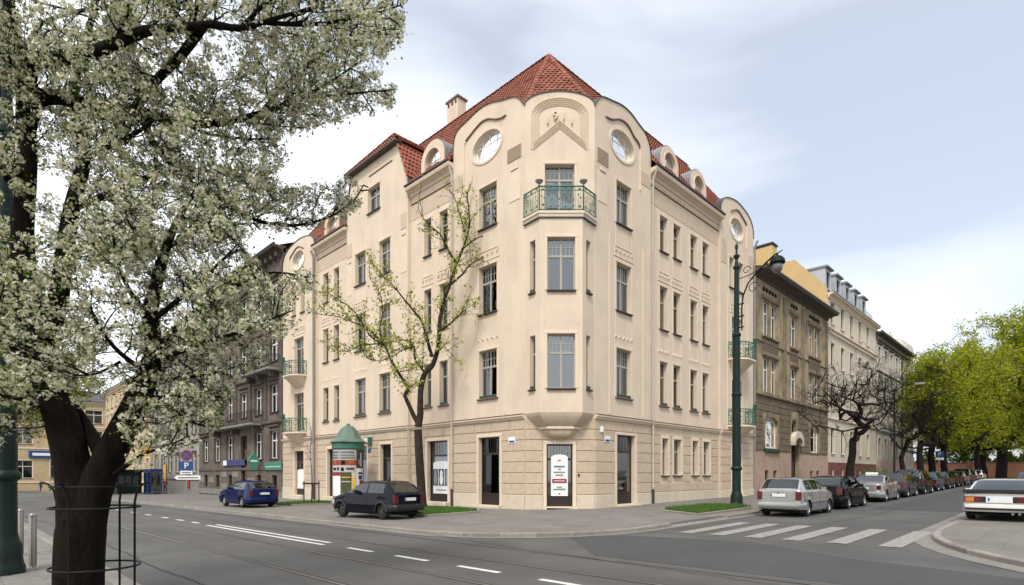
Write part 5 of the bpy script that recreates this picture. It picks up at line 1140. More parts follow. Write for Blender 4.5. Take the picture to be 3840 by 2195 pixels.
mpv_s = lambda: CarShape(4.4, 1.78, [(0, 1.02), (1.8, 1.0), (3.4, 1.0), (4.0, .88), (4.4, .68)], [(0, 1.08), (.06, 1.2), (.26, 1.58), (.4, 1.65), (1.6, 1.69), (2.3, 1.64), (2.6, 1.55), (3.5, 1.04), (4.0, .92), (4.4, .7)], (.85, 3.5), .32)
coupe_s = lambda: CarShape(4.2, 1.74, [(0, .80), (1.2, .82), (2.7, .80), (3.5, .70), (4.2, .55)], [(0, .83), (.28, .87), (.9, 1.07), (1.45, 1.22), (1.8, 1.26), (2.15, 1.22), (2.85, .82), (3.5, .72), (4.2, .56)], (.88, 3.28), .31, tail=.95, sill=.20)
P_NAVY = paint('black_navy_paint', (.0035, .004, .010)); P_BLUE = paint('blue_metallic_paint', (.006, .013, .068)); P_SILVER = paint('silver_metallic_paint', (.42, .41, .39), .7); P_BLACK = paint('black_paint', (.004, .0045, .0045)); P_GREYM = paint('dark_grey_paint', (.05, .052, .055)); P_WHITE = paint('white_car_paint', (.66, .65, .60), 0); P_GREENC = paint('dark_green_paint', (.012, .03, .026)); P_LBLUE = paint('slate_blue_paint', (.04, .07, .10)); P_BROWN = paint('grey_beige_paint', (.16, .145, .12))
def arches(rt, sh, bc, col):
    for xw in sh.wh:
        for sgn in (1, -1):
            R = sh.r + .05; pts = [(xw + R * cos(a), (sh.W / 2 + .012) * sgn, sh.r + R * sin(a)) for a in [pi * i / 12 for i in range(13)]]; MB().tube(pts, .045, 6).build('wheel_arch_trim', M_PIPEG if False else bc, rt, None, 50)
car('small_hatchback', 'black-blue three-door hatchback parked on the pavement beside the young tree', hatch_s(), P_NAVY, carM(12.05, 17.45, pi / 2 + .13, WALK), wins=((.55, 1.45), (1.52, 2.62)), rearglass=(.07, .50), screen=(2.12, 2.72), rim=M_HUB, pl_z=.74, tail_z=(.60, .87), extras=arches)
def wiper(rt, sh, bc, col): MB().tube([(.08, -.05, 1.05), (.14, .35, 1.12)], .010, 4).build('rear_wiper', M_BLACK, rt); MB().lathe([(.045, 0), (.045, .02), (.01, .03)], n=12, fn=lambda x, y, z: (-.055 - z, x, .86 + y)).build('badge', M_HUB, rt)
car('blue_estate', 'bright blue five-door car parked on the pavement before the sooty house', octa_s(), P_BLUE, carM(11.95, 30.85, pi / 2 + .02, WALK), wins=((.6, 1.35), (1.42, 2.2), (2.27, 3.12)), rearglass=(.08, .58), screen=(2.55, 3.24), bumper=(P_BLUE, .28, .58), extras=wiper, pl_z=.76, tail_z=(.62, .93))
car('silver_hatchback', 'silver five-door hatchback parked first in the row beside the lamp post', fabia_s(), P_SILVER, carM(21.65, 7.70, 0, ROAD), 'cars parked along the side street', wins=((.45, 1.05), (1.12, 1.9), (1.97, 2.8)), rearglass=(.05, .40), screen=(2.26, 2.92), pl_z=.80, tail_z=(.62, .93), bumper=(P_SILVER, .28, .56), extras=wiper)
ROW = 'cars parked along the side street'
car('dark_hatchback', 'black hatchback with big red tail lamps parked behind the silver hatchback', octa_s(), P_BLACK, carM(26.7, 7.72, 0, ROAD), ROW, wins=((.6, 1.35), (1.42, 2.2), (2.27, 3.12)), rearglass=(.08, .58), screen=(2.55, 3.24), tail_z=(.66, .94), bumper=(P_BLACK, .28, .58))
def taxi(rt, sh, bc, col):
    MB().bbox(1.75, 1.95, -.28, .28, 1.445, 1.56, .03).build('taxi_roof_sign', M_WHITE, rt)
car('silver_taxi', 'silver saloon with a white taxi roof sign in the parked row', sedan_s(), P_SILVER, carM(33.6, 7.75, 0, ROAD), ROW, wins=((1.2, 1.75), (1.82, 2.55), (2.62, 3.2)), rearglass=(.85, 1.45), screen=(2.66, 3.32), tail_z=(.66, .88), bumper=(P_SILVER, .26, .56), extras=taxi)
car('dark_estate', 'dark grey estate car parked behind the silver taxi', est_s(), P_GREYM, carM(39.4, 7.8, 0, ROAD), ROW, wins=((.3, 1.1), (1.18, 2.1), (2.17, 3.15)), rearglass=(.05, .42), screen=(2.6, 3.28), tail_z=(.66, .93))
car('tall_people_carrier', 'tall black people carrier in the parked row', mpv_s(), P_BLACK, carM(44.9, 7.8, 0, ROAD), ROW, wins=((.25, 1.1), (1.18, 2.15), (2.22, 3.3)), rearglass=(.05, .33), screen=(2.66, 3.42), tail='tall', tail_z=(.66, .99))
far = [('blue_black_hatchback', 'dark blue hatchback with roof rails parked beyond the people carrier', fabia_s, P_LBLUE, 51.5, ((.45, 1.05), (1.12, 1.9), (1.97, 2.8)), (.05, .40), (2.26, 2.92)),
       ('grey_green_car', 'dark green estate parked midway along the row before green trees', est_s, P_GREENC, 57.2, ((.3, 1.1), (1.18, 2.1), (2.17, 3.15)), (.05, .42), (2.6, 3.28)),
       ('black_saloon', 'black saloon parked in the far half of the row', sedan_s, P_BLACK, 63.3, ((1.2, 1.75), (1.82, 2.55), (2.62, 3.2)), (.85, 1.45), (2.66, 3.32)),
       ('beige_car', 'grey-beige hatchback parked in the far half of the row', octa_s, P_BROWN, 69.6, ((.6, 1.35), (1.42, 2.2), (2.27, 3.12)), (.08, .58), (2.55, 3.24)),
       ('dark_mpv', 'dark grey people carrier near the far end of the row', mpv_s, P_GREYM, 75.6, ((.25, 1.1), (1.18, 2.15), (2.22, 3.3)), (.05, .33), (2.66, 3.42)),
       ('silver_car', 'silver hatchback parked near the far end of the row', fabia_s, P_SILVER, 82, ((.45, 1.05), (1.12, 1.9), (1.97, 2.8)), (.05, .40), (2.26, 2.92)),
       ('white_car', 'whitish estate parked last in the row at the street end', est_s, P_WHITE, 88.5, ((.3, 1.1), (1.18, 2.1), (2.17, 3.15)), (.05, .42), (2.6, 3.28))]
for nm, lb, sh, c, x, wn, rg_, scn in far: car(nm, lb, sh(), c, carM(x, 7.9 + (x - 50) * .018, 0, ROAD), ROW, wins=wn, rearglass=rg_, screen=scn, detail=1)
def coupe_x(rt, sh, bc, col):
    MB().bbox(-.10, .24, -.84, .84, .845, .945, .03).build('rubber_spoiler', M_BUMP, rt)
    MB().box(-.086, -.080, -.30, .30, .56, .74).build('plate_recess', M_PLATE, rt); MB().bbox(-.155, -.02, -.80, .80, .34, .40, .02).build('bumper_strip', M_BUMP, rt)
    for y in (-.45, -.3): MB().tube([(.3, y, .24), (-.10, y, .24)], .035, 10).build('exhaust_pipe', M_STEEL, rt)
car('white_coupe', 'white eighties coupe with black rubber spoiler parked on the corner pavement', coupe_s(), P_WHITE, carM(22.0, 1.55, 0, WALK), wins=((1.35, 2.55),), rearglass=(.34, 1.42), screen=(2.2, 2.78), tail='band', tail_z=(.56, .74), pl_z=.65, bumper=(P_WHITE, .28, .52), extras=coupe_x)
car('grey_blue_car', 'slate blue car parked on the pavement beyond the white coupe', octa_s(), P_LBLUE, carM(31.5, .9, .05, WALK), wins=((.6, 1.35), (1.42, 2.2), (2.27, 3.12)), rearglass=(.08, .58), screen=(2.55, 3.24), bumper=(P_LBLUE, .28, .58))
car('distant_dark_car', 'dark car standing far down the main street before the yellow house', octa_s(), P_BLACK, carM(12.2, 110, -pi / 2 + .4, ROAD), wins=((.6, 1.35), (1.42, 2.2), (2.27, 3.12)), rearglass=(.08, .58), screen=(2.55, 3.24), detail=1)
car('distant_white_car', 'white car parked by the pavement far down the main street', fabia_s(), P_WHITE, carM(11.2, 86, pi / 2, ROAD), wins=((.45, 1.05), (1.12, 1.9), (1.97, 2.8)), rearglass=(.05, .40), screen=(2.26, 2.92), detail=1)
# ================================================================== STREET FURNITURE
def lamp_post(label, x, y, arm_dir, dz=WALK):
    rt = root('street_lamp', label, 'street lamp', (x, y, gz(x, y) + dz)); z0 = gz(x, y) + dz
    MB().lathe([(.30, -.05), (.30, .12), (.275, .18), (.26, .28), (.255, .5), (.215, .6), (.19, .72), (.185, 1.64), (.235, 1.68), (.245, 1.73), (.235, 1.78), (.19, 1.83), (.175, 5.0), (.22, 5.03), (.22, 5.12), (.165, 5.18), (.155, 7.7), (.195, 7.73), (.195, 7.82), (.125, 7.9), (.10, 10.75), (.15, 10.80), (.15, 10.9), (.085, 10.96), (.06, 11.2), (.14, 11.33), (.14, 11.38), (.05, 11.45), (.04, 11.62), (.075, 11.75), (.06, 11.86), (.01, 11.95)], (x, y, z0), 20).build('post', M_LAMPGREEN, rt, None, 35)
    ax, ay = arm_dir; q = lambda d, z: (x + ax * d, y + ay * d, z0 + z)
    arm = MB().tube([q(.24, 7.95), q(.24, 9.0), q(.30, 9.5), q(.52, 10.0), q(.9, 10.4), q(1.35, 10.75), q(1.65, 10.95), q(2.0, 11.08)], [.035, .035, .035, .035, .035, .04, .035, .02], 8).build('bracket_arm', M_BLACK, rt, None, 50)
    for z_ in (8.1, 8.6, 9.15): MB().tube([q(.08, z_), q(.34, z_)], .03, 6).build('arm_clamp', M_BLACK, arm)
    sc_ = lambda c, cz, r0, tu: [q(c + r0 * (1 - t / 14 * .75) * cos(t * tu), cz + r0 * (1 - t / 14 * .75) * sin(t * tu)) for t in range(14)]
    for c, cz, r0, tu in ((.75, 9.75, .28, .5), (1.15, 10.25, .30, .5), (1.6, 10.62, .22, -.5), (.45, 10.6, .2, .5)): MB().tube(sc_(c, cz, r0, tu), .018, 5).build('arm_scroll', M_BLACK, arm)
    MB().tube([q(.12, 10.3), q(.5, 10.35), q(.9, 10.45)], .02, 5).build('arm_tie', M_BLACK, arm)
    lx, ly, lz = q(1.78, 0); ln = MB().lathe([(.03, 11.0), (.05, 10.9), (.18, 10.84), (.29, 10.72), (.32, 10.58), (.29, 10.54), (.22, 10.52)], (lx, ly, z0), 16).build('lantern_hood', M_BLACK, rt, None, 40)
    MB().lathe([(.21, 10.515), (.23, 10.42), (.20, 10.28), (.12, 10.18), (.03, 10.15)], (lx, ly, z0), 16).build('lantern_glass', mat('frosted_lantern_glass', (.13, .13, .125), .25, .1, 6, coat=.5), rt, None, 40)
    return rt
lamp_post('tall dark green cast-iron lamp post with bracket lantern by the crossing grass bed', 25.2, 10.8, (0, -1))
lamp_post('dark green cast-iron lamp post behind the steel bollards and blossoming tree', .66, 13.30, (1, 0), WALK - .03)
for x, y in ((1.09, 16.49), (1.10, 13.94)):
    z = gz(x, y) + WALK - .03
    b = root('bollard', 'brushed steel bollard ' + ('beside the green lamp post foot' if y < 15 else 'next along the near kerb beyond the lamp post'), 'bollard', (x, y, z), 0, 'steel bollards by the near kerb'); MB().lathe([(.06, -.05), (.06, .94), (.054, .96)], (x, y, z), 20).build('post', M_STEEL, b, None, 40); MB().lathe([(.062, .962), (.062, .99), (.05, 1.01), (.01, 1.02)], (x, y, z), 20).build('cap', M_STEEL, b, None, 40); MB().lathe([(.085, 0), (.085, .012), (.06, .02)], (x, y, z), 20).build('foot_ring', M_STEEL, b)
# ---- advertising column
px, py = 16.4, 29.9; pz = gz(px, py) + WALK; pr_ = .86
col = root('advertising_column', 'round poster column with green bell-shaped roof behind the dark hatchback', 'advertising column', (px, py, pz))
M_COPPER = mat('green_copper_roof', (.10, .165, .13), .55, .16, 1.6, .2, 14, dirt=((.05, .10, .08), 2, .6, (1, 1, .5)))
MB().lathe([(.95, 0), (.95, .22), (.9, .28), (.9, .34)], (px, py, pz), 24).build('base', M_GRSTONE, col, None, 40); MB().lathe([(pr_, .33), (pr_, 3.2)], (px, py, pz), 32).build('drum', M_GRSTONE, col, None, 40)
MB().lathe([(pr_ + .02, 3.18), (pr_ + .06, 3.22), (pr_ + .06, 3.5), (.98, 3.56), (1.0, 3.60)], (px, py, pz), 24).build('frieze', M_GREEN, col, None, 40)
MB().lathe([(1.0, 3.58), (1.08, 3.60), (1.06, 3.64), (.90, 3.72), (.76, 3.84), (.66, 4.0), (.58, 4.2), (.44, 4.40), (.26, 4.54), (.10, 4.60)], (px, py, pz), 8).build('bell_roof', M_COPPER, col, None, 25); MB().lathe([(.09, 4.58), (.12, 4.64), (.06, 4.70), (.01, 4.74)], (px, py, pz), 10).build('finial', M_COPPER, col, None, 40)
tocam = atan2(-py, -px)
def cyl(th, z, r_): a = tocam + radians(th); return (px + r_ * cos(a), py + r_ * sin(a), pz + z)
def post_patch(t0, t1, z0, z1, m, name='poster', r_=None, par=None):
    r_ = r_ or pr_ + .008; n = max(2, int(abs(t1 - t0) / 6)); mb = MB(); mb.add([cyl(t0 + (t1 - t0) * i / n, z, r_) for i in range(n + 1) for z in (z0, z1)], [(2 * i, 2 * i + 2, 2 * i + 3, 2 * i + 1) for i in range(n)]); return mb.build(name, m, par or col)
M_PGREEN = mat('dark_green_poster', (.06, .065, .02), .6, .5, 6); M_PDARK = mat('dark_photo_poster', (.04, .042, .04), .6, .6, 5); M_PGREY = mat('grey_white_poster', (.46, .44, .43), .6, .06, 4); M_PFLESH = mat('pale_figure_print', (.62, .50, .40), .6, .2, 7)
# angles grow to the right as seen from the street corner
for t0, t1, z0, z1, m in ((-88, -34, 2.56, 3.14, M_PGREY), (-31, 30, 2.56, 3.14, M_PGREY), (-88, -34, 2.27, 2.56, M_ORANGE), (-31, 30, 2.27, 2.56, M_ORANGE), (-88, 30, 1.87, 2.26, M_PGREY), (-88, -30, 1.66, 1.86, M_RED), (-88, -30, .5, 1.655, M_WHITE), (-29, 11, .70, 1.85, M_PGREEN), (12, 30, .5, 1.86, M_PFLESH), (31, 78, 2.1, 3.14, M_PDARK), (31, 72, 1.1, 2.09, M_WHITE), (74, 88, .6, 2.0, M_PDARK)): post_patch(t0, t1, z0, z1, m)
def wrap_text(txt, size, th, z, m):
    t = text_mb(txt, size, .004); t.v = [cyl(th + degrees_(x / pr_), z + zz, pr_ + .014) for x, yy, zz in t.v]; t.build('poster_lettering', m, col)
degrees_ = lambda a: a * 180 / pi
wrap_text('70', .30, 10, 2.415, M_YELLOW); wrap_text('9', .30, -58, 2.415, M_YELLOW)
rgp = random.Random(11)
for z_, h_ in ((3.0, .13), (2.83, .10), (2.68, .12)):
    for a0, a1 in ((-84, -37), (-28, 26)):
        t = a0
        while t < a1 - 2: d = rgp.uniform(2, 5); post_patch(t, min(t + d * .72, a1), z_ - h_ / 2, z_ + h_ / 2, M_INK, 'poster_print', pr_ + .014); t += d
for a0, a1, z0, z1, m in ((-70, -50, 1.98, 2.12, M_BLACK), (-45, -36, 1.98, 2.15, M_BLACK), (-28, -16, 1.93, 2.13, M_BLACK), (-8, 22, 2.0, 2.12, M_PDARK), (-27, -12, 2.29, 2.54, M_BLACK), (38, 66, 1.75, 1.87, M_BLUE), (40, 60, 1.45, 1.68, M_BLUE), (45, 70, 1.15, 1.4, M_ORANGE), (-25, 8, 1.55, 1.6, M_YELLOW), (-25, 8, 1.3, 1.36, M_PGREY), (15, 26, .8, 1.55, M_YELLOW), (48, 58, 2.2, 3.0, M_PGREY), (40, 47, 2.3, 2.6, M_PIPEG)): post_patch(a0, a1, z0, z1, m, 'poster_print', pr_ + .015)
# ---- signs
def face(o, nx, ny): n = Vector((nx, ny)).normalized(); return Fr(o, (-n.y, n.x), (n.x, n.y))
def sign_pole(name, label, x, y, h, dz=WALK, r_=.035):
    z = gz(x, y) + dz; rt = root(name, label, 'sign', (x, y, z)); MB().tube([(x, y, z - .03), (x, y, z + h)], r_, 8).build('pole', M_PIPEG, rt); return rt, z
def disc(fr, c, z, r_, out, t, m, nm, rt, n=24): return MB().poly(oval(c, z, r_, r_, n), [], fr.fn(out), t, t).build(nm, m, rt)
sx, sy = 12.29, 46.2; rt, z = sign_pole('parking_sign', 'blue parking sign under a round no-stopping sign, with white arrow board', sx, sy, 3.75); f = face((sx, sy), -.45, -.9)
disc(f, 0, z + 3.35, .40, .06, .02, M_RED, 'round_sign', rt); disc(f, 0, z + 3.35, .32, .066, .005, M_BLUE, 'round_face', rt)
for a in (.785, -.785):
    mb = MB(); mb.box(-.31, .31, -.004, 0, -.035, .035); mb.v = [f.pt(x_ * cos(a) - zz * sin(a), .072 + (.001 if a > 0 else 0) - y_, z + 3.35 + x_ * sin(a) + zz * cos(a)) for x_, y_, zz in mb.v]; mb.build('cross_bar', M_ORANGE, rt)
MB().bbox(-.43, .43, -.02, 0, z + 2.24, z + 2.90, .005, fn=f.fn(.05)).build('parking_panel', M_BLUE, rt); t = text_mb('P', .62, .01); t.build('letter', M_WHITE, rt, f.M(0, .078, z + 2.57))
MB().bbox(-.40, .40, -.02, 0, z + 1.96, z + 2.20, .005, fn=f.fn(.05)).build('text_panel', M_WHITE, rt); bars_text(f, 0, z + 2.08, .6, .08, .076, M_INK, 'print_line', 71, rt)
MB().poly([(-.62, z + 1.56), (.92, z + 1.56), (.92, z + 1.86), (-.62, z + 1.86), (-.80, z + 1.71)], [], f.fn(.06), .02, .02).build('arrow_panel', M_WHITE, rt); bars_text(f, .12, z + 1.71, 1.3, .10, .066, M_INK, 'print_line', 72, rt)
sx, sy = 72, 9.75; rt, z = sign_pole('parking_sign', 'small blue parking sign above the far parked cars', sx, sy, 3.45); f = face((sx, sy), -.9, -.4)
MB().bbox(-.36, .36, -.02, 0, z + 2.75, z + 3.4, .005, fn=f.fn(.05)).build('parking_panel', M_BLUE, rt); t = text_mb('P', .55, .01); t.build('letter', M_WHITE, rt, f.M(0, .078, z + 3.08)); MB().bbox(-.36, .36, -.02, 0, z + 2.48, z + 2.72, .005, fn=f.fn(.05)).build('text_panel', M_WHITE, rt)
# ---- phone booths and kiosk far down the pavement
M_BOOTH = mat('blue_booth_frame', (.012, .035, .13), .4, .15, 5)
for i, yb in enumerate((70.6, 72.4)):
    x0, z = 15.2, gz(15.2, yb) + WALK; b = root('phone_booth', ('blue phone booth with glazed sides, first of the pair', 'blue phone booth with glazed sides, behind the other booth')[i], 'phone booth', (x0 + .5, yb, z))
    for xx in (x0, x0 + 1): 
        for yy in (yb - .5, yb + .5): MB().box(xx - .06, xx + .06, yy - .06, yy + .06, z, z + 2.4).build('corner_post', M_BOOTH, b)
    MB().box(x0 - .1, x0 + 1.1, yb - .6, yb + .6, z + 2.41, z + 2.75).build('roof', M_BOOTH, b); MB().box(x0 - .02, x0 + .0, yb - .43, yb + .43, z + .2, z + 2.38).build('glass_panel', M_GLASS, b); MB().box(x0 + .07, x0 + .93, yb - .51, yb - .49, z + .2, z + 2.38).build('glass_panel', M_GLASS, b); MB().bbox(x0 + .6, x0 + .9, yb - .15, yb + .25, z + .9, z + 1.7, .05).build('telephone', M_PIPEG, b)
    MB().box(x0 + .08, x0 + .92, yb - .42, yb + .42, z + .0, z + .06).build('floor', M_BUMP, b)
kx, ky = 14.6, 78.5; z = gz(kx, ky) + WALK; k = root('newspaper_kiosk', 'dark green newspaper kiosk with dark display panels beyond the phone booths', 'kiosk', (kx, ky, z))
MB().box(kx - 1.2, kx + 1.2, ky - 1.5, ky + 1.5, z, z + 2.5).build('cabin', M_LAMPGREEN, k); MB().box(kx - 1.5, kx + 1.5, ky - 1.8, ky + 1.8, z + 2.5, z + 2.8).build('roof', M_BLACK, k)
for q in (-.8, -.1, .6): MB().box(kx + q - .25, kx + q + .25, ky - 1.52, ky - 1.501, z + 1.1, z + 2.1).build('display_panel', M_PDARK, k)
fr = Fr((18.44, 64.9), (0, 1), (-1, 0))
for s_, m, h0, h1, lb in ((12.3, M_YELLOW, .3, 2.9, 'tall yellow banner on the front of the grey house'), (2.9, mat('red_banner', (.35, .03, .025), .7, .1, 3), .2, 2.9, 'narrow red banner on the grey house, seen past the parking sign')):
    b = root('banner', lb, 'banner', fr.pt(s_, .2, h0)); MB().bbox(s_, s_ + .8, -.16, -.12, h0, h1, .01, fn=fr.fn(0)).build('cloth_panel', m, b); MB().tube([fr.pt(s_ - .05, .16, h1), fr.pt(s_ + .85, .16, h1)], .03, 6).build('top_bar', M_BLACK, b); MB().tube([fr.pt(s_ + .4, 0, h1), fr.pt(s_ + .4, .16, h1)], .02, 6).build('hanger', M_BLACK, b)
fr = Fr((18.44, 64.9), (0, 1), (-1, 0)); b = root('orange_shop_sign', 'orange projecting shop sign on the grey house', 'sign', fr.pt(19, .8, 4.2)); MB().bbox(18.9, 19.1, -1.7, -.3, 4.0, 5.2, .03, fn=fr.fn(0)).build('sign_box', M_YELLOW, b); MB().box(18.88, 19.12, -1.5, -.5, 4.4, 4.8, fn=fr.fn(0)).build('sign_print', M_ORANGE, b); MB().tube([fr.pt(19, 0, 4.9), fr.pt(19, .35, 4.9)], .03, 6).build('bracket', M_BLACK, b)
# thin lamp post in front of the pale houses
lx, ly = 58, 11.0; z = gz(lx, ly) + WALK; l = root('slim_lamp_post', 'slim black lamp post on the pavement among the bare trees', 'street lamp', (lx, ly, z)); MB().lathe([(.16, 0), (.14, .8), (.09, .9), (.07, 8.4), (.03, 8.6)], (lx, ly, z), 10).build('post', M_BLACK, l, None, 40); MB().tube([(lx, ly, z + 8.3), (lx, ly - .6, z + 8.8), (lx, ly - 1.6, z + 8.9)], .05, 6).build('arm', M_BLACK, l); MB().bbox(lx - .2, lx + .2, ly - 2.2, ly - 1.5, z + 8.75, z + 8.92, .05).build('lamp_head', M_PIPEG, l)
# ================================================================== TREES
M_BARK = mat('black_brown_bark', (.0085, .0062, .0042), 1., .6, 9, 1.0, 22, stretch=(1, 1, .35), spec=.15)
M_BARKG = mat('grey_brown_bark', (.036, .028, .020), .95, .4, 9, 1.0, 22, stretch=(1, 1, .35), spec=.2)
M_BARKD = mat('dark_twig_bark', (.018, .014, .012), .95, .4, 9, .8, 22, spec=.2)
M_PETAL = mat('cream_white_petal', (.69, .66, .50), .75, .10, 14, transl=.28)
M_PETAL2 = mat('greenish_petal', (.50, .50, .26), .75, .2, 14, transl=.28)
M_LEAFG = mat('fresh_green_leaf', (.10, .18, .015), .55, .3, 8, transl=.35)
M_LEAFY = mat('yellow_green_leaf', (.40, .42, .07), .6, .25, 5, transl=.35)
M_LEAFL = mat('lime_leaf', (.40, .43, .015), .6, .3, .9, transl=.58)
M_LEAFD = mat('olive_leaf', (.22, .25, .012), .6, .35, .9, transl=.5)
rs = np.random.RandomState(21)
def np_obj(name, V, F, m, parent=None, mi=None):
    V = np.ascontiguousarray(V, dtype=np.float32); F = np.ascontiguousarray(F, dtype=np.int32); k = F.shape[1]; me = bpy.data.meshes.new(name)
    me.vertices.add(len(V)); me.vertices.foreach_set('co', V.ravel()); me.loops.add(F.size); me.loops.foreach_set('vertex_index', F.ravel()); me.polygons.add(len(F)); me.polygons.foreach_set('loop_start', np.arange(0, F.size, k, dtype=np.int32)); me.polygons.foreach_set('loop_total', np.full(len(F), k, dtype=np.int32))
    for q in (m if isinstance(m, (list, tuple)) else [m]): me.materials.append(q)
    if mi is not None: me.polygons.foreach_set('material_index', mi.astype(np.int32))
    me.update(); me.validate(); return new_obj(name, me, parent)
def rand_rot(n):
    q = rs.normal(size=(n, 4)); q /= np.linalg.norm(q, axis=1)[:, None]; w, x, y, z = q.T
    return np.stack([np.stack([1 - 2 * (y * y + z * z), 2 * (x * y - z * w), 2 * (x * z + y * w)], 1), np.stack([2 * (x * y + z * w), 1 - 2 * (x * x + z * z), 2 * (y * z - x * w)], 1), np.stack([2 * (x * z - y * w), 2 * (y * z + x * w), 1 - 2 * (x * x + y * y)], 1)], 1)
def scatter(C, tpl, tf, size, R=None):
    """copies of a small template mesh at points C"""
    n = len(C); R = rand_rot(n) if R is None else R; S = size * rs.uniform(.7, 1.25, n)
    V = np.einsum('nij,kj->nki', R, tpl) * S[:, None, None] + C[:, None, :]; k = len(tpl)
    F = (np.arange(n)[:, None, None] * k + tf[None]).reshape(-1, tf.shape[1]); return V.reshape(-1, 3), F
pet = []; pf = []
for i in range(5):
    a = 2 * pi * i / 5; b = len(pet); e = .5
    pet += [(0, 0, 0), (.62 * cos(a - e), .62 * sin(a - e), .22), (1.0 * cos(a), 1.0 * sin(a), .34), (.62 * cos(a + e), .62 * sin(a + e), .22)]; pf.append((b, b + 1, b + 2, b + 3))
FLOWER = (np.array(pet), np.array(pf)); LEAF = (np.array([(0, 0, 0), (.38, .5, .10), (0, 1.15, -.05), (-.38, .5, .10)]), np.array([(0, 1, 2, 3)]))
class Grow:
    def __init__(s, seed, minr=.0034): s.minr = minr; s.rg = random.Random(seed); s.mb = MB(); s.fine = MB(); s.tips = []
    def limb(s, P, r0, r1, n=10, k=3, wob=.0):
        P = [Vector(p) for p in smooth_path([tuple(p) for p in P], k)]; m = len(P) - 1
        if wob: P = [P[0]] + [p + Vector((s.rg.gauss(0, wob), s.rg.gauss(0, wob), s.rg.gauss(0, wob))) for p in P[1:]]
        s.mb.tube(P, [r0 + (r1 - r0) * (i / m) ** .8 for i in range(m + 1)], n); return P
    def twig(s, p, d, L, r, lev, keep=None, up=.12, dens=1.):
        rg = s.rg; n = 5; P = [p.copy()]; d = d.normalized(); q = p.copy()
        for i in range(n):
            d = (d + Vector((rg.gauss(0, .20), rg.gauss(0, .20), rg.gauss(0, .17) + up * .5))).normalized(); q = q + d * (L / n)
            if keep and not keep(q): break
            P.append(q.copy())
        if len(P) < 2: return
        (s.mb if r > .008 else s.fine).tube(P, [max(r * (1 - .75 * i / n), s.minr) for i in range(len(P))], 5 if r > .008 else 3, cap=False)
        for i, q in enumerate(P[1:]): s.tips.append((q, lev, d.copy()))
        if lev > 0:
            for i in range(1, len(P)):
                for _ in range(2 if rg.random() < .55 * dens else 1):
                    if rg.random() > .8 * dens: continue
                    ax = Vector((rg.gauss(0, 1), rg.gauss(0, 1), rg.gauss(0, 1))).normalized(); t = (P[i] - P[i - 1]).normalized(); sd = (ax - t * ax.dot(t)).normalized(); a = rg.uniform(.5, 1.1)
                    s.twig(P[i], t * cos(a) + sd * sin(a), L * rg.uniform(.35, .62), r * .55, lev - 1, keep, up, dens)
def dproj(p):
    X = (p[0] - p[1]) * R2; Y = (p[0] + p[1]) * R2
    return (1274 + 1397 * X / Y, 1181 - 1397 * (p[2] - EYE) / Y) if Y > .5 else (-9999, 0)
# ---- the blossoming tree on the near pavement
CROWN = [(-500, -600), (1000, -600), (1040, -60), (1012, 25), (990, 105), (945, 160), (962, 205), (994, 222), (965, 275), (850, 302), (742, 322), (716, 362), (724, 420), (704, 468), (800, 460), (912, 435), (922, 470), (880, 520), (800, 565), (740, 585), (660, 575), (600, 600), (640, 655), (700, 688), (782, 676), (778, 712), (724, 760), (738, 800), (694, 862), (650, 904), (585, 965), (562, 1015), (540, 1075), (490, 1105), (430, 1125), (385, 1165), (330, 1160), (318, 1110), (300, 1060), (265, 1040), (200, 1030), (175, 1075), (140, 1092), (60, 1100), (-500, 1110)]
tb = at(200, 1181, 7.0); tz = gz(tb.x, tb.y) + WALK - .03
tree = root('blossom_tree', 'big old tree covered in white blossom with black trunk, beside steel bollards', 'tree', (tb.x, tb.y, tz))
g = Grow(5)
inC = lambda p: inpoly(*dproj(p), CROWN) and (p[0] + p[1]) * R2 > 3.2
L3 = lambda pts, d0, d1: [at(x, y, d0 + (d1 - d0) * i / max(1, len(pts) - 1)) for i, (x, y) in enumerate(pts)]
base = at(196, 1456, 7.0); foot = Vector((base.x, base.y, tz - .1))
P0 = [foot, at(196, 1440, 7), at(200, 1340, 7), at(210, 1260, 7)]
TR = MB(); pts = [Vector(p) for p in smooth_path([tuple(p) for p in P0], 6)]; m_ = len(pts) - 1
rad = [.30, .29, .28] + [.265] * (m_ - 8) + [.265, .255, .24, .22, .19, .12]; rad = (rad + [.05] * 40)[:m_ + 1]
TR.tube(pts, rad, 18)
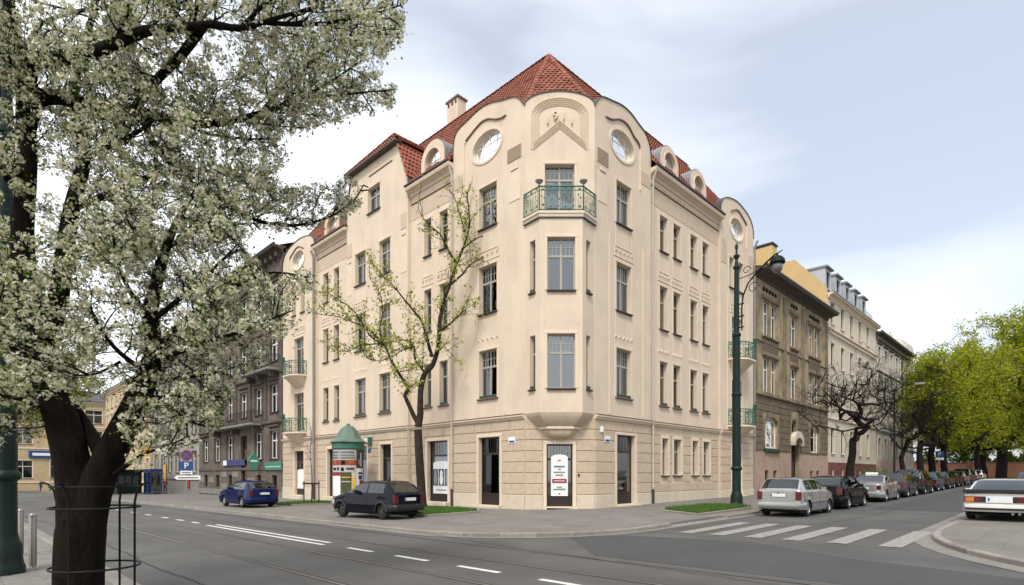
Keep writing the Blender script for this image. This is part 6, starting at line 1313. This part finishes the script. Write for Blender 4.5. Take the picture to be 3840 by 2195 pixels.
LIMBS = [  # (points in view, depth start, depth end, r0, r1)
    ([(196, 1380), (193, 1250), (168, 1100), (128, 970), (88, 860), (64, 720), (56, 570), (68, 410), (62, 260), (42, 120), (15, -20), (-10, -140)], 7.0, 7.4, .245, .045),
    ([(204, 1380), (234, 1225), (288, 1105), (335, 1010), (368, 930), (384, 870), (374, 790), (388, 710), (412, 620), (446, 540), (490, 470)], 7.0, 7.2, .225, .022),
    ([(262, 1150), (225, 1080), (180, 1010), (135, 960), (80, 930), (20, 900)], 7.1, 8.0, .10, .03),
    ([(98, 880), (140, 770), (158, 650), (178, 520), (205, 420), (206, 350), (190, 290), (186, 230), (200, 140), (230, 40), (250, -60)], 7.2, 7.9, .13, .03),
    ([(64, 300), (75, 165), (146, 145), (237, 128), (292, 106), (346, 82), (394, 73), (474, 67), (529, 60), (601, 69), (693, 44), (800, 14)], 7.3, 6.1, .11, .015),
    ([(62, 330), (90, 250), (153, 243), (226, 266), (281, 278), (335, 275), (401, 292), (456, 303), (518, 310), (583, 299), (649, 281), (693, 266), (747, 244), (820, 205), (900, 150)], 7.3, 7.9, .115, .010),
    ([(456, 304), (525, 335), (627, 346), (700, 345)], 7.6, 7.9, .03, .008), ([(365, 290), (370, 335), (401, 379), (437, 419), (481, 459), (529, 492), (598, 531), (650, 552), (700, 560), (745, 560), (790, 550), (840, 530), (880, 500), (905, 460)], 7.6, 8.3, .055, .008),
    ([(503, 66), (474, 109), (440, 150), (380, 210), (335, 272)], 6.6, 7.5, .06, .05), ([(372, 985), (427, 1015), (464, 1040), (489, 1056), (530, 1062)], 6.95, 6.9, .04, .008), ([(285, 1180), (333, 1146), (362, 1128), (417, 1110), (470, 1085)], 6.95, 6.7, .035, .007),
    ([(384, 872), (450, 805), (530, 745), (600, 705), (680, 678), (770, 690)], 7.1, 7.8, .055, .007), ([(376, 800), (470, 725), (540, 660), (590, 610)], 7.1, 7.0, .04, .008), ([(378, 905), (480, 862), (580, 832), (680, 792), (730, 772)], 7.0, 6.8, .045, .006), ([(362, 950), (450, 940), (540, 928), (620, 898)], 7.0, 7.3, .035, .006), ([(345, 1000), (430, 985), (520, 990), (560, 985)], 6.95, 7.2, .03, .006),
    ([(128, 970), (60, 900), (10, 830), (-40, 740)], 7.1, 6.4, .07, .015), ([(165, 1070), (100, 1015), (40, 990), (-30, 985)], 7.0, 6.5, .06, .015), ([(88, 860), (30, 760), (-30, 660)], 7.2, 7.9, .06, .015), ([(180, 520), (300, 470), (400, 430), (500, 425), (600, 440), (680, 470)], 7.6, 8.0, .05, .008), ([(205, 400), (280, 360), (340, 330), (380, 300)], 7.7, 7.0, .04, .02), ([(292, 106), (320, 20), (360, -80)], 6.9, 6.5, .045, .012), ([(474, 67), (500, -20), (540, -120)], 6.6, 6.4, .04, .012),
    ([(601, 69), (680, -10), (770, -70)], 6.4, 6.3, .03, .01), ([(650, 55), (760, 62), (860, 50), (940, 32), (1000, 12)], 6.3, 6.2, .028, .006), ([(649, 281), (740, 180), (830, 120), (910, 95), (970, 85)], 7.7, 7.6, .03, .006), ([(747, 246), (850, 236), (930, 228), (985, 222)], 7.8, 7.7, .02, .005), ([(583, 299), (680, 312), (738, 318)], 7.7, 7.5, .018, .005), ([(412, 620), (500, 570), (580, 560), (640, 555)], 7.2, 7.5, .028, .007), ([(160, 640), (240, 600), (320, 570), (380, 560)], 7.4, 6.8, .04, .01), ([(374, 790), (320, 720), (290, 640), (280, 560)], 7.1, 6.6, .04, .01), ([(368, 930), (300, 880), (250, 820), (215, 740)], 7.0, 6.5, .04, .01), ([(446, 540), (520, 560), (590, 600)], 7.2, 7.0, .02, .006), ([(60, 500), (0, 420), (-70, 330)], 7.3, 6.6, .06, .015), ([(70, 200), (10, 140), (-60, 90)], 7.3, 6.6, .05, .015), ([(300, 900), (240, 930), (190, 935)], 6.8, 6.5, .02, .006)]
for pts_, d0, d1, r0, r1 in LIMBS:
    P = g.limb(L3(pts_, d0, d1), r0, r1, 10 if r0 > .06 else 7, 3); Ltot = 0
    for i in range(1, len(P)):
        seg = P[i] - P[i - 1]; rr = r0 + (r1 - r0) * (i / (len(P) - 1)) ** .8; ns = max(1, int(seg.length / (.085 if rr < .06 else .15)))
        for q in range(ns):
            if rr > .17: continue
            t = seg.normalized(); ax = Vector((g.rg.gauss(0, 1), g.rg.gauss(0, 1), g.rg.gauss(0, .8) + .15)).normalized(); sd = (ax - t * ax.dot(t)).normalized(); a = g.rg.uniform(.6, 1.25)
            g.twig(P[i - 1].lerp(P[i], (q + g.rg.random()) / ns), t * cos(a) + sd * sin(a), g.rg.uniform(.30, .85), g.rg.uniform(.007, .012), 2, inC, .10, .85)
TR.build('trunk', M_BARK, tree, None, 60); g.mb.build('branches', M_BARK, tree, None, 60); tag(g.fine.build('twigs', M_BARK, tree), kind='stuff')
tips = [(p, l) for p, l, d in g.tips if inC(p)]
T0 = np.array([tuple(p) for p, l in tips if l <= 1]); rs.shuffle(T0)
# flowers sit in tight round heads spaced along the twigs
cell = {}
for p in T0:
    k = tuple(np.floor(p / .115).astype(int))
    if k not in cell: cell[k] = p
C0 = np.array(list(cell.values())); C0 = C0[rs.rand(len(C0)) < .55][:8200]; NCL = len(C0); print('blossom heads', NCL, len(T0))
nf = rs.randint(9, 19, NCL); rad_ = np.repeat(rs.uniform(.032, .068, NCL), nf); D0 = rs.normal(size=(nf.sum(), 3)); D0 /= np.linalg.norm(D0, axis=1)[:, None]
CF = np.repeat(C0, nf, axis=0) + D0 * (rad_ * rs.uniform(.7, 1.1, len(rad_)))[:, None]
zz = D0 + rs.normal(size=D0.shape) * .25; zz /= np.linalg.norm(zz, axis=1)[:, None]; xx = np.cross(zz, rs.normal(size=zz.shape)); xx /= np.linalg.norm(xx, axis=1)[:, None]; RF = np.stack([xx, np.cross(zz, xx), zz], 2)
V, F = scatter(CF, FLOWER[0], FLOWER[1], .0205, RF); mi = np.repeat((rs.rand(len(CF)) < .18).astype(int), 5)
tag(np_obj('blossom', V, F, [M_PETAL, M_PETAL2], tree, mi), kind='stuff')
CL = np.repeat(C0, 3, axis=0) + rs.normal(size=(3 * NCL, 3)) * .062; V, F = scatter(CL, LEAF[0], LEAF[1], .038); tag(np_obj('leaves', V, F, M_LEAFG, tree), kind='stuff')
# iron guard round its trunk
gd = root('tree_guard', 'black iron hoop guard standing around the blossoming tree trunk', 'tree guard', (tb.x, tb.y, tz)); gc = at(238, 1181, 7.05); cx_, cy_ = gc.x, gc.y
for zz, rr in ((.50, .47), (1.24, .47)): MB().tube([(cx_ + rr * cos(2 * pi * i / 28), cy_ + rr * sin(2 * pi * i / 28), zz) for i in range(29)], .013, 6).build('hoop', M_BLACK, gd, None, 50)
for i in range(4):
    a = -pi / 4 + .06 + i * pi / 2; o = lambda r_, z_: (cx_ + r_ * cos(a), cy_ + r_ * sin(a), z_); MB().tube([o(.47, tz - .05), o(.47, 1.30), o(.50, 1.45), o(.57, 1.53), o(.64, 1.55)], .014, 7).build('upright', M_BLACK, gd, None, 50)
MB().tube([(cx_ + .455 * cos(2 * pi * i / 28), cy_ + .455 * sin(2 * pi * i / 28), 1.50) for i in range(29)], .011, 6).build('hoop', M_BLACK, gd, None, 50)
# ---- the young tree in front of the house
Z3 = lambda x, y: ((1000 + x / 1.82) / 1.507, (860 + y / 1.82) / 1.507)
yt_b = at(1052, 1181, 27.4); yz = gz(yt_b.x, yt_b.y) + WALK
yt = root('young_street_tree', 'young forked street tree with sparse yellow-green leaves before the cream house', 'tree', (yt_b.x, yt_b.y, yz)); g = Grow(9)
TP = [Vector((yt_b.x, yt_b.y, yz - .05))] + [at(*q, 27.4) for q in ((1050, 1240), (1044, 1150), (1040, 1070))]; tb_ = MB(); pts = smooth_path([tuple(p) for p in TP], 5); tb_.tube(pts, [.29, .25, .23] + [.22 - .04 * i / len(pts) for i in range(len(pts) - 3)], 12)
YL = [([(1035, 1350), (1048, 1250), (1050, 1150), (1070, 1000), (1130, 930), (1170, 800), (1180, 650), (1200, 530), (1240, 400), (1280, 280), (1310, 200), (1365, 60), (1385, -60), (1375, -180), (1370, -260)], 27.4, 27.2, .18, .02), ([(1040, 1340), (985, 1230), (945, 1130), (965, 1080), (890, 970), (840, 870), (795, 780)], 27.4, 26.8, .125, .045),
      ([(795, 780), (700, 690), (600, 640), (500, 600), (370, 585)], 26.8, 26.3, .05, .012), ([(795, 780), (770, 680), (790, 560), (770, 440), (700, 330)], 26.8, 27.2, .05, .012), ([(795, 790), (700, 720), (600, 560), (470, 470), (400, 420)], 26.8, 26.0, .05, .012), ([(1130, 870), (1085, 720), (1060, 630), (980, 530), (880, 410), (780, 300), (700, 210)], 27.2, 26.8, .09, .012), ([(1085, 985), (1015, 890), (1005, 800), (960, 760), (850, 770)], 27.4, 27.9, .07, .012), ([(1190, 690), (1270, 630), (1330, 570), (1410, 510)], 27.2, 26.9, .07, .010),
      ([(1260, 375), (1340, 300), (1390, 240), (1480, 190), (1530, 170)], 27.2, 27.6, .06, .010), ([(1290, 230), (1230, 130), (1180, 30), (1110, -30), (1050, -100)], 27.2, 26.7, .06, .012), ([(1330, 140), (1420, 70), (1500, 30), (1560, -20)], 27.2, 27.8, .05, .010), ([(1365, 60), (1330, -60), (1300, -160), (1280, -240)], 27.2, 27.6, .04, .010), ([(1005, 800), (920, 830), (780, 900), (650, 860)], 27.6, 27.0, .04, .01), ([(900, 980), (960, 960), (1000, 930)], 27, 27, .03, .01), ([(795, 780), (650, 790), (560, 830), (480, 830)], 26.8, 27.2, .04, .01), ([(1150, 850), (1200, 810), (1240, 830)], 27.2, 27.0, .04, .01)]
for pts_, d0, d1, r0, r1 in YL:
    P = g.limb(L3([Z3(*q) for q in pts_], d0, d1), r0, r1, 9 if r0 > .08 else 6, 3, .012)
    for i in range(1, len(P)):
        rr = r0 + (r1 - r0) * (i / (len(P) - 1)) ** .8
        if rr > .10: continue
        seg = P[i] - P[i - 1]; t = seg.normalized()
        for q in range(max(1, int(seg.length / .28))):
            ax = Vector((g.rg.gauss(0, 1), g.rg.gauss(0, 1), g.rg.gauss(0, .7) + .3)).normalized(); sd = (ax - t * ax.dot(t)).normalized(); a = g.rg.uniform(.4, .9); g.twig(P[i - 1].lerp(P[i], g.rg.random()), t * cos(a) + sd * sin(a), g.rg.uniform(.5, 1.3), .016, 1, None, .15, .55)
tb_.build('trunk', M_BARKG, yt, None, 60); g.mb.build('branches', M_BARKG, yt, None, 60); tag(g.fine.build('twigs', M_BARKG, yt), kind='stuff')
T0 = np.array([tuple(p) for p, l, d in g.tips]); rs.shuffle(T0); zc = T0[:, 2]; sel = T0[rs.rand(len(T0)) < np.clip(.9 - (zc - 9) * .06, .2, .9)][:1900]
CL = np.repeat(sel, 2, axis=0) + rs.normal(size=(2 * len(sel), 3)) * .09; V, F = scatter(CL, LEAF[0], LEAF[1], .125); tag(np_obj('leaves', V, F, [M_LEAFY, M_LEAFG], yt, (rs.rand(len(CL)) < .15).astype(int)), kind='stuff')
# ---- sapling with its stakes
sx, sy = 15.2, 32.1; z = gz(sx, sy) + WALK + .03; sp = root('sapling', 'thin leafless sapling between stakes in the grass bed by the poster column', 'tree', (sx, sy, z)); g = Grow(3); P = g.limb([(sx, sy, z - .05), (sx + .03, sy, z + 1.5), (sx - .03, sy + .05, z + 3.0), (sx, sy, z + 4.3)], .035, .012, 7, 3)
for i in range(5, len(P)):
    for q in range(3): a = g.rg.uniform(0, 2 * pi); g.twig(P[i], Vector((cos(a) * .5, sin(a) * .5, 1)), g.rg.uniform(.4, .9), .009, 1, None, .2, .6)
g.mb.build('stem', M_BARKG, sp); tag(g.fine.build('twigs', M_BARKG, sp), kind='stuff')
st = root('sapling_stakes', 'pair of wooden stakes with a crossbar holding the thin sapling', 'stakes', (sx, sy, z))
for d in (-.45, .45): MB().tube([(sx + d * .7, sy - d * .7, z - .05), (sx + d * .7, sy - d * .7, z + 1.35)], .035, 7).build('stake', M_BARKG, st)
MB().box(-.5, .5, -.02, .02, 1.15, 1.25, fn=lambda x, y, zz: (sx + x * R2 - (y + .05) * R2, sy - x * R2 - (y + .05) * R2, z + zz)).build('crossbar', M_BARKG, st)
# ---- trees whose crown is grown from points spread through its volume
def big_tree(name, label, base, trunk_h, tops, crown, n, r0, seed, bark, leaf=None, nleaf=0, lsize=.3, flat=.5, twigs=True, sub=2, tw_len=1.4, lvl=1, group=None, fork=None, hang=0, th=0., minr=.009):
    """crown = list of (centre, radii) ellipsoids; n attractors; each joins the nearest earlier point of the skeleton"""
    rg = random.Random(seed); b = Vector(base); rt = root(name, label, 'tree', base, 0, group)
    nodes = [b - Vector((0, 0, .1))]; par = [-1]; top = b + Vector((rg.uniform(-.3, .3), rg.uniform(-.3, .3), trunk_h))
    for i in range(1, 5): nodes.append(b.lerp(top, i / 4) + Vector((rg.gauss(0, .06), rg.gauss(0, .06), 0))); par.append(len(nodes) - 2)
    att = []
    for c, rr in crown:
        k = 0
        while k < n * rr[0] / sum(q[1][0] for q in crown):
            v = Vector((rg.uniform(-1, 1), rg.uniform(-1, 1), rg.uniform(-1, 1)))
            if .25 < v.length < 1: att.append(Vector(c) + Vector((v.x * rr[0], v.y * rr[1], v.z * rr[2]))); k += 1
    att.sort(key=lambda p: (p - top).length)
    NP = np.zeros((len(att) * 4 + 10, 3)); cnt = len(nodes); NP[:cnt] = [tuple(q) for q in nodes]; tips = []
    for a in att:
        d = np.linalg.norm(NP[3:cnt] - np.array(a), axis=1) + .35 * np.maximum(0, NP[3:cnt, 2] - a.z); j = int(np.argmin(d)) + 3; p = Vector(NP[j]); last = j
        L_ = (a - p).length; k = 3 if L_ > 1.5 else 2
        for i in range(1, k + 1):
            t = i / k; q = p.lerp(a, t) + Vector((rg.gauss(0, .07), rg.gauss(0, .07), rg.gauss(0, .06))) * L_ * (1 - t * .5) + Vector((0, 0, -.12 * L_ * sin(pi * t)))
            nodes.append(q); par.append(last); last = len(nodes) - 1; NP[cnt] = tuple(q); cnt += 1
        tips.append(last)
    w = [0] * len(nodes)
    for t in tips: w[t] += 1
    for i in range(len(nodes) - 1, 0, -1): w[par[i]] += max(w[i], .2)
    tot = max(w[:5]); R = [max(.012, r0 * (max(x, .5) / tot) ** .54) for x in w]
    for i in range(4): R[i] = r0 * (1.25 - .08 * i)
    trunk = MB(); trunk.tube(nodes[:5], R[:5], 12); g = Grow(seed, minr)
    ch = {}
    for i, p in enumerate(par): ch.setdefault(p, []).append(i)
    done = set(range(5))
    for i in range(5, len(nodes)):                        # chains from each fork to its end
        if i in done: continue
        chain = [par[i], i]; done.add(i)
        while chain[-1] in ch:
            nx = max(ch[chain[-1]], key=lambda q: w[q])
            if nx in done: break
            chain.append(nx); done.add(nx)
        rr = [R[q] for q in chain]; rr[0] = min(rr[0], rr[1] * 1.15); g.mb.tube([nodes[q] for q in chain], rr, 7 if rr[0] > .08 else 5, cap=False)
    if twigs:
        for t in range(5, len(nodes)):
            if R[t] > r0 * .34: continue
            for _ in range(sub):
                d = (nodes[t] - nodes[par[t]]).normalized() + Vector((rg.gauss(0, .7), rg.gauss(0, .7), rg.gauss(0, .5) + .25)); g.twig(nodes[t], d, rg.uniform(.5, 1) * tw_len, min(.03, R[t] * .6), lvl, None, .12, .7)
    trunk.build('trunk', bark, rt, None, 60); g.mb.build('branches', bark, rt, None, 60)
    if g.fine.v: tag(g.fine.build('twigs', bark, rt), kind='stuff')
    if leaf:
        pts = np.array([tuple(p) for p, l, d in g.tips] + [tuple(nodes[t]) for t in tips]); sel = pts[rs.randint(0, len(pts), nleaf)]; hole = np.sin(sel[:, 0] * 1.1 + seed) + np.sin(sel[:, 1] * 1.3 + 2 * seed) + np.sin(sel[:, 2] * 1.6 + seed); sel = sel[hole > th - 1.2]
        C = sel + rs.normal(size=(len(sel), 3)) * np.array([1, 1, flat]) * lsize * 1.6; Rm = rand_rot(len(C)); V, F = scatter(C, LEAF[0], LEAF[1], lsize, Rm)
        tag(np_obj('leaves', V, F, leaf, rt, (rs.rand(len(C)) < .35).astype(int)), kind='stuff')
    return rt
def gp_(x, y): return (x, y, gz(x, y) + WALK)
big_tree('bare_tree', 'gnarled leafless tree behind the silver taxi before the pale house', gp_(43.6, 10.9), 3.6, None, [((43.4, 10.2, 7.2), (3.4, 2.8, 2.6)), ((42.4, 11.2, 6.2), (2.8, 2.4, 1.8)), ((45.6, 10.2, 6.6), (2.6, 2.4, 2.2))], 85, .23, 4, M_BARKD, sub=2, tw_len=1.2, lvl=1, minr=.009)
big_tree('bare_tree', 'slender leafless tree spreading from the base, beyond the slim lamp post', gp_(61.5, 10.9), 2.6, None, [((61.5, 10.4, 8.0), (4.2, 3.4, 3.6)), ((63, 10.4, 5.5), (3.2, 2.6, 2.0))], 90, .20, 6, M_BARKD, sub=2, tw_len=1.3, lvl=1)
big_tree('lime_green_tree', 'bright lime green street tree behind the parked people carrier', gp_(68.5, 10.8), 4.2, None, [((70.8, 10.0, 9.0), (2.6, 2.6, 4.8))], 150, .26, 11, M_BARKD, [M_LEAFL, M_LEAFD], 14000, .19, .35, True, 2, 1.2)
big_tree('lime_green_tree', 'taller lime green tree next along behind the parked row', gp_(76, 10.9), 4.0, None, [((78, 9.6, 10.2), (4.6, 4.6, 5.6))], 170, .30, 12, M_BARKD, [M_LEAFL, M_LEAFD], 16000, .20, .35, True, 2, 1.3)
big_tree('lime_green_tree', 'lime green tree in the middle of the leafy row before the park', gp_(88, 11.4), 4.2, None, [((88.5, 10.2, 11.2), (6.0, 6.0, 6.0))], 170, .32, 13, M_BARKD, [M_LEAFL, M_LEAFD], 17000, .22, .35, True, 2, 1.4)
big_tree('low_spreading_tree', 'low wide lime green tree with thick trunk at the street end', gp_(114, 10.2), 4.6, None, [((113, 9.2, 10), (7.4, 7.4, 5.0)), ((110, 5, 8.2), (4.8, 4.8, 3.6))], 190, .62, 14, M_BARKD, [M_LEAFL, M_LEAFD], 20000, .24, .3, True, 2, 1.6)
big_tree('tall_park_tree', 'very tall open-crowned tree with layered yellow-green foliage in the park', gp_(119, 8.2), 8.5, None, [((119, 7.5, 20), (9.5, 9.5, 6.6)), ((117, 5, 14.5), (7.5, 7.5, 4.0)), ((121, 2, 21), (6, 6, 5))], 230, .60, 15, M_BARKD, [M_LEAFL, M_LEAFD], 34000, .28, .3, True, 2, 2.0, th=.7)
big_tree('park_tree', 'leafy park tree standing behind the brick garden wall by red roof', gp_(131, 2.5), 5, None, [((131, 1, 11), (7.5, 7.5, 5.5))], 150, .45, 16, M_BARKD, [M_LEAFL, M_LEAFD], 22000, .28, .4, True, 2, 1.8, th=.3)
big_tree('dark_park_tree', 'darker olive tree behind the street-end wall', gp_(131, 14), 5, None, [((131, 14, 11), (8, 8, 6.5))], 150, .45, 17, M_BARKD, [M_LEAFD, M_LEAFL], 26000, .28, .5, True, 2, 1.8)
src = [o for o in COL.objects if o.parent is None and o.name.startswith('lime_green_tree')]
for i, (x, y, k) in enumerate(((-16, -9, 1), (-9, -17, 2), (2, -22, 1), (-22, 3, 2), (-27, 16, 1), (14, -21, 2), (-31, 30, 2))):
    b0 = W[src[k]].translation
    t = copy_tree(src[k], None, Matrix.Translation((x, y, gz(x, y))) @ Matrix.Rotation(i * 1.3, 4, 'Z'), 'leafy street tree across the main road, mirrored in the house windows'); t['group'] = 'trees across the main road'
C = np.stack([rs.uniform(127, 131, 42000), rs.uniform(-34, 56, 42000), rs.uniform(0, 1, 42000) ** .8], 1); C[:, 2] = 1.2 + C[:, 2] * (5.5 + 2.2 * np.sin(C[:, 1] * .55) + 1.3 * np.sin(C[:, 1] * 1.7)); V, F = scatter(C, LEAF[0], LEAF[1], .42)
tag(np_obj('undergrowth', V, F, [M_LEAFD, M_LEAFG], None, (rs.rand(len(C)) < .6).astype(int)), 'dense dark green undergrowth behind the brick garden wall', 'undergrowth', kind='stuff')
# low shrubs in front of the pale house
for i, (x, y, h) in enumerate(((55.5, 12.2, 1.2), (57.2, 12.4, 1.5), (59.6, 12.3, 1.1))):
    rt = root('shrub', ('dark green low shrub by the red base, next to the ochre house', 'largest dark green shrub in the middle by the red base', 'lowest dark green shrub nearest the slim lamp post')[i], 'shrub', gp_(x, y), 0, 'shrubs before the pale house'); g = Grow(40 + i); b = Vector(gp_(x, y))
    for k in range(9): a = k * .7; g.twig(b, Vector((cos(a) * .7, sin(a) * .7, 1)), h, .02, 1, None, .1, .9)
    g.mb.build('stems', M_BARKD, rt); P = np.array([tuple(p) for p, l, d in g.tips]); C = P[rs.randint(0, len(P), 1500)] + rs.normal(size=(1500, 3)) * .14; V, F = scatter(C, LEAF[0], LEAF[1], .09); tag(np_obj('leaves', V, F, [M_LEAFG], rt), kind='stuff')
# ================================================================== PEOPLE
M_SKIN = mat('skin', (.42, .25, .18), .6, .08, 20); M_HAIR = mat('dark_hair', (.03, .02, .015), .7, .2, 30)
def person(label, x, y, rz, top, leg, hair=None, dz=WALK, stride=.16, h=1.74, dark=False):
    """one continuous skinned body: skeleton edges with a radius at each joint"""
    z0 = gz(x, y) + dz; rt = root('person', label, 'person', (x, y, z0)); s = h / 1.74
    J = {'pel': (0, 0, .96, .15), 'wst': (0, 0, 1.12, .135), 'che': (0, .01, 1.32, .155), 'shc': (0, .01, 1.44, .10), 'nek': (0, .0, 1.51, .058), 'hd0': (0, .02, 1.58, .085), 'hd1': (0, .015, 1.67, .088), 'hd2': (0, .0, 1.735, .05), 'nos': (0, .105, 1.625, .018)}
    E = [('pel', 'wst'), ('wst', 'che'), ('che', 'shc'), ('shc', 'nek'), ('nek', 'hd0'), ('hd0', 'hd1'), ('hd1', 'hd2'), ('hd0', 'nos')]
    for sd, k in (('l', -1), ('r', 1)):
        st = stride * k
        J.update({sd + 'hip': (.09 * k, 0, .90, .105), sd + 'kne': (.10 * k, st * .55 + .03, .50, .065), sd + 'ank': (.10 * k, st, .10, .045), sd + 'heel': (.10 * k, st - .05, .05, .042), sd + 'toe': (.11 * k, st + .16, .035, .035),
                  sd + 'sho': (.19 * k, .0, 1.41, .072), sd + 'elb': (.25 * k, -st * .35 - .02, 1.13, .05), sd + 'wri': (.25 * k, -st * .6 + .10, .90, .034), sd + 'pal': (.25 * k, -st * .6 + .13, .83, .036), sd + 'fin': (.245 * k, -st * .6 + .15, .755, .016), sd + 'thu': (.22 * k, -st * .6 + .17, .81, .014)})
        E += [('pel', sd + 'hip'), (sd + 'hip', sd + 'kne'), (sd + 'kne', sd + 'ank'), (sd + 'ank', sd + 'heel'), (sd + 'ank', sd + 'toe'), ('shc', sd + 'sho'), (sd + 'sho', sd + 'elb'), (sd + 'elb', sd + 'wri'), (sd + 'wri', sd + 'pal'), (sd + 'pal', sd + 'fin'), (sd + 'pal', sd + 'thu')]
    K = list(J); me = bpy.data.meshes.new('skeleton'); me.from_pydata([tuple(c * s for c in J[k][:3]) for k in K], [(K.index(a), K.index(b)) for a, b in E], []); o = bpy.data.objects.new('skeleton', me); COL.objects.link(o)
    sk = o.modifiers.new('skin', 'SKIN'); su = o.modifiers.new('sub', 'SUBSURF'); su.levels = su.render_levels = 2
    for i, k in enumerate(K): me.skin_vertices[0].data[i].radius = (J[k][3] * s, J[k][3] * s * .8)
    me.skin_vertices[0].data[0].use_root = True
    dg = bpy.context.evaluated_depsgraph_get(); dg.update(); m2 = bpy.data.meshes.new_from_object(o.evaluated_get(dg)); bpy.data.objects.remove(o); m2.name = 'body'
    m2.materials.clear(); shoe = M_BLACK
    for q in (M_SKIN, top, leg, shoe, hair or M_HAIR): m2.materials.append(q)
    for p in m2.polygons:
        c = p.center / s; zz = c.z; p.use_smooth = True
        if zz < .11: p.material_index = 3
        elif zz < .95 and abs(c.x) < .2: p.material_index = 2
        elif zz > 1.66 or (zz > 1.56 and c.y < -.01): p.material_index = 4
        elif zz > 1.50 or (abs(c.x) > .19 and zz < .91): p.material_index = 0
        else: p.material_index = 1
    M = Matrix.Translation((x, y, z0)) @ Matrix.Rotation(rz, 4, 'Z'); new_obj('body', m2, rt, M)
    return rt
C1 = mat('navy_jacket', (.02, .025, .05), .85, .2, 10); C2 = mat('black_coat', (.012, .012, .013), .85, .2, 10); C3 = mat('pale_jacket', (.55, .52, .48), .85, .1, 10); C4 = mat('blue_jeans', (.04, .065, .13), .9, .2, 10); C5 = mat('dark_red_coat', (.16, .03, .03), .85, .2, 10); C6 = mat('grey_trousers', (.08, .08, .085), .9, .2, 10)
person('person in a navy jacket and jeans walking across the far end of the main street', 9.9, 113.5, .4, C1, C4, dz=ROAD, h=1.8)
person('person in a pale jacket beside the walker in navy far down the street', 11.0, 113.0, .3, C3, C6, dz=ROAD, h=1.75)
person('person in a black coat walking past the newspaper kiosk', 12.6, 76, 0, C2, C6, h=1.78)
person('person in a dark red coat standing next to the phone booths', 16.6, 70.2, 2.4, C5, C2, stride=.06, h=1.7)
person('person in a black coat on the pavement behind the blue parked car', 15.4, 42.4, pi, C2, C6, h=1.72)
